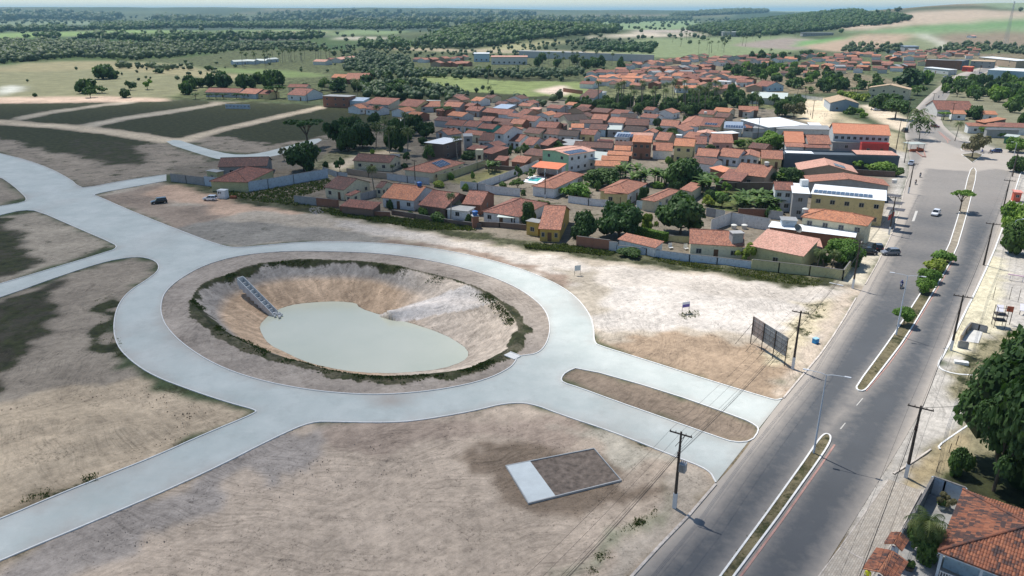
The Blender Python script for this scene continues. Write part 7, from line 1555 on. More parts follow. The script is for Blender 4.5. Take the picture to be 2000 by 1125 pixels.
# ---- people, built as one skinned body each
def person(P, rz, label, shirt, trousers, pose='stand', helmet=None, parent=None, skin=(.22, .12, .075)):
    t = empty('person', P, rz, label, 'person')
    if pose == 'stand': J = {'pel': (0, 0, .95), 'ch': (0, .0, 1.3), 'nk': (0, 0, 1.5), 'hd': (0, .02, 1.64), 'hp': (0, .02, 1.74)}; legs = [((.10, 0, .90), (.11, .05, .5), (.11, 0, .08), (.11, .14, .05)), ((-.10, 0, .90), (-.12, -.02, .5), (-.12, -.10, .08), (-.12, .03, .05))]; arms = [((.19, 0, 1.42), (.25, -.02, 1.15), (.25, .08, .9), (.25, .11, .82)), ((-.19, 0, 1.42), (-.25, .02, 1.15), (-.25, .02, .9), (-.25, .05, .82))]
    else: J = {'pel': (0, -.15, .82), 'ch': (0, .0, 1.15), 'nk': (0, .10, 1.35), 'hd': (0, .14, 1.49), 'hp': (0, .15, 1.6)}; legs = [((.12, -.12, .80), (.2, .25, .72), (.17, .15, .34), (.17, .29, .30)), ((-.12, -.12, .80), (-.2, .25, .72), (-.17, .15, .34), (-.17, .29, .30))]; arms = [((.2, .05, 1.28), (.27, .2, 1.08), (.27, .42, 1.0), (.26, .5, .99)), ((-.2, .05, 1.28), (-.27, .2, 1.08), (-.27, .42, 1.0), (-.26, .5, .99))]
    V = [J['pel'], J['ch'], J['nk'], J['hd'], J['hp']]; E = [(0, 1), (1, 2), (2, 3), (3, 4)]; R = [.15, .165, .07, .105, .06]
    for l in legs:
        b = len(V); V += l; E += [(0, b), (b, b + 1), (b + 1, b + 2), (b + 2, b + 3)]; R += [.10, .075, .05, .045]
    for l in arms:
        b = len(V); V += l; E += [(1, b), (b, b + 1), (b + 1, b + 2), (b + 2, b + 3)]; R += [.07, .05, .038, .04]
    me = bpy.data.meshes.new('body'); me.from_pydata(V, E, []); key = 'cloth_%.2f%.2f%.2f_%.2f' % (*shirt, trousers[0])
    if key not in MATS:
        m, nt_, bs = newmat(key); z = N(nt_, 'SeparateXYZ'); nt_.links.new(N(nt_, 'TexCoord').outputs['Object'], z.inputs[0]); zh = J['nk'][2] + .02; zw = J['pel'][2] + .03
        g = lambda a: math_(nt_, 'GREATER_THAN', z.outputs[2], a); ax = math_(nt_, 'ABSOLUTE', z.outputs[0])
        cc = mixc(nt_, g(zw), trousers, shirt); cc = mixc(nt_, g(zh), cc, skin); nt_.links.new(cc, bs.inputs['Base Color']); bs.inputs['Roughness'].default_value = .8; MATS[key] = m
    me.materials.append(MATS[key]); o = link('body', me, t); sk = o.modifiers.new('skin', 'SKIN'); sub = o.modifiers.new('sub', 'SUBSURF'); sub.levels = 1; sub.render_levels = 1
    for i, r in enumerate(R): me.skin_vertices[0].data[i].radius = (r, r)
    me.skin_vertices[0].data[0].use_root = True
    hd = J['hd']; b = MB(); hm_ = plain('helmet_%.2f' % (helmet or (.02,))[0], helmet or (.02, .015, .012), .3, .03)
    for i in range(4):
        a0, a1 = math.pi / 2 * i / 4, math.pi / 2 * (i + 1) / 4; rr = .145 if helmet else .115; b.tube((hd[0], hd[1] - .01, hd[2] + .0 + rr * math.sin(a0)), (hd[0], hd[1] - .01, hd[2] + rr * math.sin(a1)), rr * math.cos(a0), max(.01, rr * math.cos(a1)), 10, caps=(i == 0))
    b.build('helmet' if helmet else 'hair', hm_, t); return t
def motorbike(c, p, rz, label, col, rider=None):
    q = px(c, p); P = at(*q, .03) if q[1] > 200 else att(*q); t = empty('motorcycle', (P.x, P.y, max(.03, P.z)), rz, label, 'motorcycle'); m = plain('bike_paint_%.2f' % col[2], col, .3, .02)
    for y, n in ((-.62, 'wheel'), (.68, 'wheel')):
        b = MB(); k = 14
        for i in range(k):
            a0, a1 = 2 * math.pi * i / k, 2 * math.pi * (i + 1) / k; b.tube((0, y + .27 * math.cos(a0), .31 + .27 * math.sin(a0)), (0, y + .27 * math.cos(a1), .31 + .27 * math.sin(a1)), .045, .045, 6, caps=False)
        w = b.build(n, tyre, t); s = MB()
        for i in range(5): a0 = 2 * math.pi * i / 5; s.tube((0, y, .31), (0, y + .25 * math.cos(a0), .31 + .25 * math.sin(a0)), .012, .012, 4)
        s.build('spokes', rimm, w)
    MB().box(-.12, -.2, .28, .12, .22, .56).build('engine', metal, t)
    b = MB(); lath(b, [[(-.06, y, z - .1), (.06, y, z - .1), (.11 * k, y, z), (.06, y, z + .11), (-.06, y, z + .11), (-.11 * k, y, z)] for y, z, k in ((-.05, .70, .7), (.12, .76, 1.4), (.32, .74, 1.3), (.42, .68, .6))]); b.build('tank', m, t)
    b = MB(); lath(b, [[(-.09, y, z - .05), (.09, y, z - .05), (.12, y, z), (-.12, y, z)] for y, z in ((-.72, .82), (-.45, .78), (-.05, .72))]); b.build('seat', tyre, t)
    MB().tube((.08, .68, .31), (.06, .42, .88), .025, .025, 6).tube((-.08, .68, .31), (-.06, .42, .88), .025, .025, 6).build('fork', metal, t); MB().tube((-.32, .36, .98), (.32, .36, .98), .02, .02, 6).build('handlebar', metal, t)
    MB().tube((0, .48, .84), (0, .58, .82), .10, .09, 10).build('headlight', lampg, t); MB().tube((.13, .2, .3), (.15, -.6, .36), .035, .05, 6).build('exhaust', rimm, t); MB().box(-.06, .48, .60, .06, .92, .64).build('mudguard', m, t)
    if rider:
        person((P.x, P.y, max(.03, P.z)), rz, rider[0], rider[1], rider[2], 'ride', rider[3])
HD = ROAD + math.pi / 2
motorbike('P', (1760, 562), HD, 'dark motorcycle coming down the avenue left of the shrub row', (.02, .03, .12), ('rider in dark blue jacket and helmet on the motorcycle left of the shrub row', (.02, .04, .18), (.03, .03, .05), (.05, .07, .3)))
motorbike('C11', (1400, 725), math.pi / 2 + .1, 'red and white motorcycle in front of the dark blue car', (.3, .06, .05), ('rider in black on the motorcycle beside the dark blue car', (.02, .02, .03), (.04, .04, .08), (.02, .02, .02)))
motorbike('C11', (1255, 720), math.pi / 2 + .2, 'blue motorcycle under the olive tree island', (.03, .08, .35), ('rider in blue leading under the olive tree', (.04, .07, .3), (.03, .03, .06), (.04, .05, .12)))
motorbike('C7', (1800, 375), HD, 'small motorcycle riding on the pavement side of the avenue', (.1, .03, .03), ('rider in brown top on the pavement side of the avenue', (.2, .11, .08), (.05, .05, .05), (.03, .03, .03)))
motorbike('P', (1797, 346), HD, 'second motorcycle farther up the pavement side', (.02, .02, .10), ('rider in dark top farther up the pavement side', (.03, .03, .06), (.04, .04, .05), (.02, .02, .02)))
motorbike('C9', (828, 470), HD + .2, 'distant motorcycle near the workshop', (.05, .02, .02), ('distant rider near the workshop', (.12, .05, .05), (.05, .05, .06), (.02, .02, .02)))
motorbike('C9', (665, 730), HD, 'distant motorcycle on the right side of the far road', (.03, .03, .12), ('distant rider on the right side of the far road', (.05, .08, .2), (.05, .05, .06), (.02, .02, .02)))
for c, p, lab, sh in (('C10', (505, 605), 'person in black standing in the sandy yard', (.02, .02, .02)), ('C10', (545, 645), 'person in dark clothes by the pole of the sandy yard', (.08, .05, .05)), ('C10', (460, 460), 'person in brick red shirt at the head of the sandy yard', (.3, .08, .05)), ('C10', (495, 445), 'person next to the one in brick red shirt', (.07, .07, .08)), ('C10', (1335, 570), 'person in blue beside the silver sedan', (.05, .08, .2)), ('C9', (1230, 335), 'person crossing the road near the blue warehouse', (.2, .08, .06))):
    q = px(c, p); P = at(*q) if q[1] > 200 else att(*q); person(tuple(P), random.uniform(0, 6), lab, sh, (.05, .05, .07))
person(tuple(at(1691, 1140)), HD, 'person in a bright yellow top on the paved pavement at the bottom edge', (.75, .72, .03), (.04, .05, .12))
# ================================================================== things on the bare lots
# billboard seen from behind
Pm = at(*px('G2', (630, 832))); B0 = at(*px('G2', (365, 640))); B1 = at(*px('G2', (895, 1005))); dx = (B1 - B0); LB = dx.length; ang = math.atan2(dx.y, dx.x)
t = empty('billboard', tuple(B0), ang, 'large billboard seen from behind on a steel frame by the avenue', 'billboard'); zb, ztp = 1.5, 4.6
for i in range(3):
    MB().box(LB / 3 * i + .02, .10, zb, LB / 3 * (i + 1) - .02, .14, ztp).build('panel', plain('panel_back_warm' if i == 0 else 'panel_back_grey', (.36, .31, .29) if i == 0 else (.22, .25, .27), .5, .1, .5, metal=.2), t)
for i in range(4):
    x = LB / 3 * i; MB().box(x - .05, -.02, -.2, x + .05, .08, ztp).build('post', pole_dark, t); MB().tube((x, -.02, 3.4), (x - .3, -2.6, 0), .035, .035, 5).build('brace', pole_dark, t)
for i in range(9):
    x = LB / 9 * (i + .5); MB().box(x - .02, .06, zb, x + .02, .10, ztp).build('stud', metal, t)
for z in (2.2, 3.1, 4.0): MB().box(0, .03, z, LB, .06, z + .05).build('rail', pole_dark if z < 4 else metal, t)
# blue crate, small cabin, signs, plot frame, slab, outlet slab
P = at(*px('G2', (1385, 640))); t = empty('crate', tuple(P), .5, 'bright blue box lying by the avenue kerb', 'box'); bm_ = plain('blue_plastic', (.03, .28, .62), .5, .08); MB().box(-.42, -.35, 0, .42, .35, .75).build('box_body', bm_, t); MB().box(-.45, -.38, .752, .45, .38, .84).build('lid', plain('pale_blue_plastic', (.35, .62, .75), .5), t)
P = at(433, 388); t = empty('site_cabin', tuple(P), -.25, 'small white site cabin beside the white hatchback', 'cabin'); MB().box(-1.2, 0, 0, 1.2, 1.8, 2.3).build('cabin_body', WM('white'), t); MB().slab([(-1.3, -.1, 2.42), (1.3, -.1, 2.42), (1.3, 1.9, 2.42), (-1.3, 1.9, 2.42)], .1).build('roof', ROOF['white'](), t); opening(t, 'window', -.75, 0, 1.4, 0, .5, .6); opening(t, 'window', -.15, 0, 1.4, 0, .4, .6)
P = at(455, 388); t = empty('brick_pile', tuple(P), -.1, 'low stack of red bricks beside the white site cabin', 'brick stack'); brk = plain('red_brick', (.30, .11, .06), .9, .2); bme = MB().box(0, 0, 0, .34, .26, .22).mesh('brick', brk)
for i in range(5):
    for j in range(3):
        for k in range(3): o = link('brick', bme, t, (i * .36 - .9, j * .28, k * .23), random.uniform(-.05, .05))
def sign(c, p, wd, ht, z, col, label, rz, col2=None):
    P = at(*px(c, p)); t = empty('sign_board', tuple(P), rz, label, 'sign')
    for x in (-wd / 2 + .05, wd / 2 - .05): MB().tube((x, 0, -.2), (x, 0, z + ht), .035, .035, 6).build('post', pole_dark, t)
    MB().box(-wd / 2, -.06, z, wd / 2, -.037, z + ht).build('panel', plain('sign_' + label.split()[1], col, .4, .03), t)
    if col2: MB().box(-wd / 2 + .004, -.068, z, wd / 2 - .004, -.062, z + ht * .55).build('painted_field', plain('sign2_' + label.split()[1], col2, .4, .03), t)
sign('E1', (795, 770), 1.5, 1.0, 1.1, (.68, .70, .78), 'small purple and white sign on two posts in a grass tuft', .35, (.13, .10, .36))
sign('E1', (92, 528), 1.3, 1.1, 1.1, (.55, .62, .64), 'small pale sign on two posts near the ring street', .3)
q = [at(988, 912), at(1160, 878), at(1213, 940), at(1032, 985)]; o = q[0]; t = empty('plot_frame', (o.x, o.y, 0), 0, 'rectangular low concrete frame marking a sample plot', 'plot marker'); P2 = [(p.x - o.x, p.y - o.y) for p in q]
zq = .22; ribbon(P2, .16, -.3, zq, MB(), True).build('kerb_frame', plain('frame_concrete', (.42, .42, .41), .9, .1, 1), t)
f0, f1 = at(1035, 902), at(1085, 972); sl = [(P2[0][0] + .09, P2[0][1] - .05), (f0.x - o.x, f0.y - o.y - .08), (f1.x - o.x, f1.y - o.y + .08), (P2[3][0] + .05, P2[3][1] + .09)]
MB().prism(sl[::-1], -.3, zq - .03).build('slab', plain('slab_cement', (.58, .62, .61), .9, .1, .6), t); V_ = [P2[1], P2[2]]; MB().prism([(f0.x - o.x, f0.y - o.y - .1), (P2[1][0] - .1, P2[1][1] - .1), (P2[2][0] - .12, P2[2][1] + .06), (f1.x - o.x, f1.y - o.y + .1)][::-1], -.3, .10).build('soil_bed', plain('dark_soil', (.19, .15, .12), .95, .5, 1.3, dirt=.4), t)
P = at(1000, 696); t = empty('outlet_slab', (P.x, P.y, 0), -.75, 'white concrete outlet slab on the pond side kerb', 'slab'); MB().box(-1.1, -.7, -.3, 1.1, .7, .14).build('slab', kerb_m, t); MB().box(-1.1, .7, -.3, 1.1, .8, .25).build('lip', kerb_m, t)
# drainage chute with steps going down the basin
a = at(*px('E5', (425, 165)), .05); b_e = at(*px('E5', (592, 330)), ZW + .35); d = (b_e - a); Lh = math.hypot(d.x, d.y); rz = math.atan2(d.y, d.x); sl_ = d.z / Lh
t = empty('drain_chute', tuple(a), rz, 'stepped concrete drainage chute running down into the pond', 'drain'); cm_ = plain('chute_concrete', (.60, .61, .60), .9, .15, 1.2, dirt=.4); wv_ = .62
for s in (-1, 1): MB().poly([(0, s * wv_, .45), (Lh, s * wv_, d.z + .35), (Lh, s * wv_, d.z - .9), (0, s * wv_, -.9)]).poly([(0, s * (wv_ + .16), .45), (0, s * (wv_ + .16), -.9), (Lh, s * (wv_ + .16), d.z - .9), (Lh, s * (wv_ + .16), d.z + .35)]).poly([(0, s * wv_, .45), (0, s * (wv_ + .16), .45), (Lh, s * (wv_ + .16), d.z + .35), (Lh, s * wv_, d.z + .35)][::s]).poly([(Lh, s * wv_, d.z + .35), (Lh, s * (wv_ + .16), d.z + .35), (Lh, s * (wv_ + .16), d.z - .9), (Lh, s * wv_, d.z - .9)]).build('side_wall', cm_, t)
ns_ = 9
for i in range(ns_):
    x0 = Lh * i / ns_; x1 = Lh * (i + 1) / ns_; z = d.z * (i + 1) / ns_; MB().box(x0, -wv_ + .002, z - 1.2, x1, wv_ - .002, z - .10).build('step', cm_, t); MB().box(x1 - .22, -wv_ + .004, z - .098, x1 - .05, wv_ - .004, z + .12).build('baffle', cm_, t)
MB().box(-.2, -wv_ - .1, -.9, .0, wv_ + .1, .5).build('head_wall', cm_, t)
for i in range(14):
    p = at(*px('E5', (random.uniform(578, 628), random.uniform(328, 352))), ZW + .3); r = random.uniform(.18, .4); bmx = bmesh.new(); bmesh.ops.create_icosphere(bmx, subdivisions=1, radius=r)
    for v in bmx.verts: v.co *= random.uniform(.7, 1.2)
    me = bpy.data.meshes.new('rock'); bmx.to_mesh(me); bmx.free(); me.materials.append(cm_); tag(link('rock', me, None, tuple(p)), 'broken grey rock at the foot of the drainage chute', 'rock', 'rocks at the foot of the chute')
# debris heap and clods
def clods(name, poly, n, rr, col, label, flat=.6):
    b = MB(); W = loop(poly); A = np.array(W); m = plain('clod_' + name + '%.2f' % col[0], col, .95, .25)
    k = 0
    while k < n:
        p = RNG.uniform(A.min(0), A.max(0))
        if not inside(p[None], W)[0]: continue
        k += 1; r = random.uniform(*rr); v = [Vector((math.cos(i * 1.257 + k), math.sin(i * 1.257 + k), 0)) * r * random.uniform(.7, 1.2) for i in range(5)]; tp = (p[0], p[1], r * flat)
        for i in range(5): a1, a2 = v[i], v[(i + 1) % 5]; b.poly([(p[0] + a1.x, p[1] + a1.y, -.08), (p[0] + a2.x, p[1] + a2.y, -.08), tp])
    tag(b.build(name, m), label, kind='stuff')
clods('soil_clods', '880,905 1000,868 1160,876 1290,930 1300,955 1060,1005 985,980', 900, (.03, .11), (.13, .10, .08), 'dark soil clods strewn round the sample plot')
clods('soil_clods', '0,800 260,745 480,800 250,905 0,1000', 500, (.04, .16), (.30, .22, .15), 'reddish clods on the bank of bare earth at the left')
clods('soil_clods', '0,1100 607,832 1380,930 1240,1120 100,1125', 900, (.02, .09), (.28, .23, .19), 'small clods on the wide bare lot in front')
clods('soil_clods', '340,450 620,420 1100,490 1640,565 1560,700 1200,650 900,490', 700, (.03, .12), (.40, .35, .29), 'pebbles and clods on the sandy track lot')
clods('rubble', '603,408 625,405 632,415 612,420', 60, (.15, .4), (.40, .36, .33), 'pale rubble heap in the weeds by the brick yard wall', .9)
clods('rubble', '1585,552 1640,556 1632,566 1580,560', 40, (.12, .35), (.50, .47, .42), 'rubble and broken kerbs at the corner of the yellow green wall', .7)
clods('rubble', '1575,205 1650,232 1640,240 1570,222', 60, (.2, .6), (.42, .36, .28), 'rubble beside the sandy yard')
P = at(*px('C8', (880, 905))); t = empty('concrete_post', tuple(P), -.7, 'fallen white concrete post by the corner pole', 'post'); MB().box(-1.3, -.12, .0, 1.3, .12, .25).build('post_body', pole_white, t)
# swimming pool
q = [at(*px('C2', p)) for p in ((800, 500), (900, 412), (1110, 440), (1010, 530))]; o = q[0]; L = [(p.x, p.y) for p in q]
t = empty('swimming_pool', tuple(o), 0, 'small turquoise swimming pool in a white terrace', 'pool'); R2 = [(x - o.x, y - o.y) for x, y in L]; MB().prism(R2, -.2, .12).build('terrace', WM('white'), t)
cxy = np.mean(R2, 0); w2 = [(cxy[0] + (x - cxy[0]) * .62, cxy[1] + (y - cxy[1]) * .5) for x, y in R2]; MB().prism(w2, .10, .135).build('water', glassy('pool_water', (.03, .42, .38), .1), t)
# water tower, tank pillar, roof tanks, dishes, bus stop
P = at(*px('C1', (1790, 285))); t = empty('water_tower', tuple(P), -.15, 'cream water tower on four legs behind the mildewed yellow wall', 'water tower')
for x, y in ((0, 0), (1.9, 0), (1.9, 1.9), (0, 1.9)): MB().box(x - .16, y - .16, -.3, x + .16, y + .16, 3.6).build('leg', WM('cream'), t)
MB().box(-.25, -.25, 3.6, 2.15, 2.15, 5.4).build('tank_body', WM('cream'), t)
P = at(*px('C1', (1775, 1085))); t = empty('brick_pillar', tuple(P), .3, 'square brick pillar carrying a blue water tank', 'pillar'); MB().box(-.75, -.75, -.3, .75, .75, 2.9).build('shaft', WM('brick'), t); MB().box(-.85, -.85, 2.9, .85, .85, 3.1).build('cap', WM('lgrey'), t); water_tank((P.x, P.y), 3.1, 'blue water tank on the square brick pillar')
P = at(*px('C1', (905, 800))); water_tank((P.x, P.y), 3.0, 'left blue tank on the white outhouse post')
P = at(*px('C1', (915, 800))); t = empty('tank_post', tuple(P), 0, 'grey post under the left blue tank', 'post'); MB().box(-.35, -.35, -.2, .35, .35, 2.99).build('shaft', WM('lgrey'), t)
P = at(*px('E1', (1125, 290)), 4.2); t = empty('roof_cistern', tuple(P), .1, 'square bare concrete cistern on the red roof of the cream bungalow', 'cistern'); MB().box(-1.2, -1.0, -.9, 1.2, 1.0, 1.5).build('cistern_body', WM('grey'), t); MB().box(-1.35, -1.15, 1.502, 1.35, 1.15, 1.62).build('lid', WM('grey'), t)
P = at(*px('C7', (435, 395)), 6.65); t = empty('water_tank', tuple(P), 0, 'white cube tank on the grey stair block', 'water tank')
MB().box(-.9, -.8, .25, .9, .8, 1.7).build('tank_body', WM('white'), t)
for x in (-.75, .75):
    for y in (-.65, .65): MB().box(x - .06, y - .06, 0, x + .06, y + .06, .25).build('leg', metal, t)
for c, p, z, lab in (('C7', (450, 722), 5.6, 'white tank at the left end of the cream hipped roof'), ('C6', (880, 905), 0, 'nearest white drum in the high walled yard'), ('C6', (1015, 905), 0, 'tall white drum in the middle of the high walled yard'), ('C6', (1270, 885), 0, 'white drum at the end of the high walled yard'), ('C7', (1540, 360), 5.0, 'white tank beside the balcony of the grey gable hall'), ('C4', (1985, 150), 5, 'dark tank over the hipped terracotta roof')): P = at(*px(c, p), z); water_tank((P.x, P.y), z, lab)
def dish(c, p, z, label):
    P = at(*px(c, p), z); t = empty('satellite_dish', tuple(P), .5, label, 'satellite dish'); b = MB(); rings = [(0, 0), (.45, .06), (.8, .2), (1.05, .38)]
    for (r0, z0), (r1, z1) in zip(rings, rings[1:]): b.tube((0, 0, z0), (0, 0, z1), max(r0, .01), r1, 14, caps=False)
    o = b.build('reflector', plain('dish_grey', (.22, .22, .2), .6), t, (0, 0, .9)); o.rotation_euler = (.9, 0, 0); MB().tube((0, 0, 0), (0, 0, .95), .05, .05, 6).build('mast_tube', metal, t)
dish('C8', (370, 230), 3.9, 'grey satellite dish above the ribbed tile roof')
P = at(*px('C11', (110, 690))); t = empty('bus_stop', tuple(P), .12, 'orange walled bus stop with pale roof below the date palm', 'bus stop'); om = plain('orange_paint', (.62, .16, .07), .8, .1, dirt=.2)
MB().box(-3.2, -.1, -.2, 2.4, .1, 1.0).build('front_wall', om, t); MB().box(2.2, .11, -.2, 2.4, 4.0, 1.0).build('side_wall', om, t); MB().slab([(-3.6, -.5, 2.9), (2.9, -.5, 2.9), (2.9, 4.6, 2.9), (-3.6, 4.6, 2.9)], .15).build('roof', ROOF['pale'](), t)
for x, y in ((-3.1, 0), (0, 0), (2.3, 0), (2.3, 4.1), (-3.1, 4.1)): MB().box(x - .08, y - .08, 1.0 if y == 0 else -.2, x + .08, y + .08, 2.76).build('column', WM('lgrey'), t)
kerb(loop('80,700 200,790 250,795 222,690', 'C11'), kerb_red, False, .3, .4)
for pts in ('500,370 560,420 640,500 650,540', '470,340 520,360 600,430 690,500'): kerb(loop(pts, 'C11'), kerb_red, False, .3, .15)
# pavement shop awnings, red shop sign, booth
for i, (p, lab) in enumerate((((1560, 470), 'first'), ((1575, 560), 'second'), ((1600, 640), 'third'))):
    P = at(*px('C7', (p[0] - 30, p[1] + 40)), 5.4 - i * .1); t = empty('awning', tuple(P), -.6, f'{lab} dark mesh awning over the pavement from the top of the yellow building', 'awning'); MB().slab([(-2.2, -1.3, 0), (1.8, -1.3, 0), (1.8, 1.2, .1), (-2.2, 1.2, .1)], .04).build('canopy_sheet', plain('awning_mesh', (.09, .09, .1), .8, .2), t)
    for x in (-2.1, 1.7): MB().tube((x, -1.2, 0), (x, 1.1, -.6), .03, .03, 5).build('bracket', metal, t)
P = at(*px('C7', (1500, 790)), 2.6); t = empty('shop_sign', tuple(P), ROAD, 'red and white shop sign on the pavement side of the yellow building', 'sign'); MB().box(-2.4, -.1, 0, 2.4, .1, 1.3).build('red_panel', WM('red'), t); MB().box(-2.4, -.1, 1.31, 2.4, .1, 2.3).build('white_panel', WM('white'), t)
P = at(*px('C12', (880, 415))); t = empty('kiosk', tuple(P), -.3, 'red booth with pinkish slab roof on the right pavement', 'kiosk'); rp_ = plain('booth_red', (.60, .13, .08), .7, .08); MB().box(-.9, -.9, 0, .9, .9, 2.5).build('booth_body', rp_, t); MB().slab([(-1.1, -1.1, 2.75), (1.2, -1.1, 2.65), (1.2, 1.3, 2.9), (-1.1, 1.3, 3.0)], .2).build('roof', plain('booth_roof', (.72, .30, .24), .7), t); opening(t, 'window', 0, -.9, 1.2, 0, .9, .8)
# playground
pw = plain('play_white', (.72, .70, .75), .5, .05); pd = plain('play_frame', (.06, .05, .045), .6); pr = plain('play_red', (.50, .12, .06), .6)
P = at(*px('G1', (850, 560))); t = empty('climbing_frame', tuple(P), -.3, 'dark climbing frame with a white slide in the playground', 'climbing frame')
for x, y in ((0, 0), (1.6, 0), (1.6, 1.5), (0, 1.5)): MB().tube((x, y, -.1), (x, y, 3.6), .05, .05, 6).build('post', pd, t)
for z in (1.2, 2.2): MB().box(-.1, -.1, z, 1.7, 1.6, z + .08).build('platform', pd, t)
MB().slab([(-.2, .1, 2.9), (.9, .1, 2.9), (1.2, 1.6, 3.6), (.2, 1.6, 3.6)], .06).build('slide_sheet', pw, t); MB().tube((0, 0, 3.6), (0, 1.5, 3.6), .04, .04, 5).tube((0, 0, 3.6), (1.6, 0, 3.6), .04, .04, 5).build('top_rail', pd, t)
P = at(*px('G1', (1065, 520))); t = empty('basketball_board', tuple(P), -.35, 'orange red board on a dark post in the playground', 'play board'); MB().tube((0, 0, -.1), (0, 0, 3.2), .06, .06, 6).build('post', pd, t); MB().box(-.95, -.12, 2.3, .05, -.065, 3.3).build('board', pr, t)
for i, (x, y) in enumerate(((835, 185), (1060, 185), (1180, 215))):
    P = at(*px('G1', (x, y))); t = empty('fence_post', tuple(P), 0, ('tall first', 'middle', 'last')[i] + ' thin dark post standing along the playground line', 'post'); MB().tube((0, 0, -.1), (0, 0, 2.6), .045, .045, 6).build('post_shaft', pd, t)
P = at(*px('C13', (850, 290)), .0); t = empty('play_arch', (P.x, P.y, 0), -.5, 'curved pink and white play beam in the playground', 'play equipment'); b = MB(); pts = [(i * .75, -.02 * i * i, 1.2 - .0 * i) for i in range(8)]
for p, q2 in zip(pts, pts[1:]): b.tube(p, q2, .12, .12, 8)
b.build('beam', plain('play_pink', (.72, .50, .60), .5), t)
for x in (.5, 2.6, 4.8): MB().tube((x, -.02 * (x / .75) ** 2, -.1), (x, -.02 * (x / .75) ** 2, 1.15), .05, .05, 6).build('support', pw, t)
MB().tube((4.4, -.8, .5), (3.0, -2.6, .35), .1, .1, 6).build('side_beam', pw, t)
P = at(*px('G1', (1240, 390))); t = empty('bench', tuple(P), -.5, 'white slanted panel bench at the right edge of the playground', 'bench'); MB().slab([(-.5, -.2, .9), (2.0, -.2, .9), (2.0, 1.2, 1.7), (-.5, 1.2, 1.7)], .08).build('panel', pw, t)
for x in (-.4, 1.9): MB().box(x - .05, 0, -.1, x + .05, .1, .92).build('leg', pd, t)
P = at(*px('G1', (400, 1060))); t = empty('concrete_trough', tuple(P), -.35, 'small pale concrete trough on the pavement below the pole', 'trough'); MB().box(-.95, -.4, 0, .95, .4, .45).build('trough_body', kerb_m, t)
V, Fc = fill([loop('560,590 700,620 640,780 400,745', 'G1')]); tag(sheet('plot_floor', V, Fc, .05, plain('pale_cement', (.55, .54, .51), .9, .12, .8)), kind='structure')
for q in ('1781,432 1786,432 1793,412 1788,412', '1672,792 1674,792 1686,778 1684,778', '1640,838 1643,838 1652,826 1650,826'): V, Fc = fill([loop(q)]); tag(sheet('road_marking', V, Fc, .018, plain('worn_line_paint', (.52, .5, .46), .8, .2, 4)), kind='structure')
# ---- paved pavement at the lower right
def paver_mat():
    m, t_, b_ = newmat('pavement_pavers'); P_ = N(t_, 'NewGeometry').outputs['Position']; mp = N(t_, 'Mapping'); mp.inputs['Rotation'].default_value = (0, 0, -ROAD); t_.links.new(P_, mp.inputs[0])
    br = N(t_, 'TexBrick'); br.inputs['Scale'].default_value = 1; br.inputs['Brick Width'].default_value = .42; br.inputs['Row Height'].default_value = .21; br.inputs['Mortar Size'].default_value = .012; br.inputs['Color1'].default_value = (.40, .35, .29, 1); br.inputs['Color2'].default_value = (.50, .45, .38, 1); br.inputs['Mortar'].default_value = (.22, .19, .16, 1); t_.links.new(mp.outputs[0], br.inputs[0])
    c = mixc(t_, 1, br.outputs[0], mixc(t_, ramp(t_, noise(t_, P_, 1.1, 6, .7), .3, .7), (.8, .8, .8), (1.1, 1.08, 1.05)), 'MULTIPLY'); t_.links.new(c, b_.inputs['Base Color']); b_.inputs['Roughness'].default_value = .9; bump(t_, br.outputs[1], .3, -.01, b_); return m
pavm = paver_mat(); p1_ = loop('440,515 650,590 505,860 380,1040 300,1035 135,945', 'E3'); V, Fc = fill([p1_]); tag(sheet('paved_pavement', V, Fc, .14, pavm), kind='structure'); kerb(p1_, kerb_old, True, .12, .16)
p2_ = loop('133,952 300,1042 378,1050 250,1300 -120,1300 10,1115', 'E3'); V, Fc = fill([p2_]); tag(sheet('paved_pavement', V, Fc, .20, pavm), kind='structure'); kerb(p2_, kerb_old, True, .12, .22)
V, Fc = fill([loop('535,935 700,605 900,678 760,960 760,1300 400,1300', 'E3')]); tag(sheet('courtyard', V, Fc, .10, plain('courtyard_cement', (.34, .33, .31), .9, .25, .5, dirt=.5)), kind='structure')
# ---- red roofed bungalow: tile courses as geometry
hE = 3.2; cA = at(*px('G3', (70, 830)), hE); cB = at(*px('G3', (370, 100)), hE); dxy = cB - cA; Lb = dxy.length; dX = Vector((dxy.y, -dxy.x, 0)).normalized()     # dX runs to the right along the front eave
ang = math.atan2(dX.y, dX.x); Wb = Lb * 1.35; Db = Lb
t = empty('house', (cA.x, cA.y, 0), ang, 'bungalow with big hipped roof of orange and blackened barrel tiles', 'house')
def barrel_mat():
    m, tt, bs = newmat('roof_barrel_tile'); P_ = N(tt, 'TexCoord').outputs['Object']; uv = N(tt, 'TexCoord').outputs['UV']; mp = N(tt, 'Mapping'); mp.inputs['Scale'].default_value = (1 / .22, 1 / .36, 1); tt.links.new(uv, mp.inputs[0]); vo = N(tt, 'TexVoronoi'); vo.inputs['Scale'].default_value = 1; vo.inputs['Randomness'].default_value = .25; tt.links.new(mp.outputs[0], vo.inputs[0]); s = N(tt, 'SeparateColor'); tt.links.new(vo.outputs[1], s.inputs[0])
    f = math_(tt, 'ADD', noise(tt, P_, .42, 6, .7), math_(tt, 'MULTIPLY', s.outputs[0], .30)); f = math_(tt, 'ADD', f, math_(tt, 'MULTIPLY', noise(tt, P_, 2.4, 4, .7), .35))
    c = mixc(tt, s.outputs[1], (.30, .11, .06), (.43, .175, .095)); c = mixc(tt, ramp(tt, f, .74, .93), c, (.085, .055, .05)); tt.links.new(c, bs.inputs['Base Color']); bs.inputs['Roughness'].default_value = .85; return m
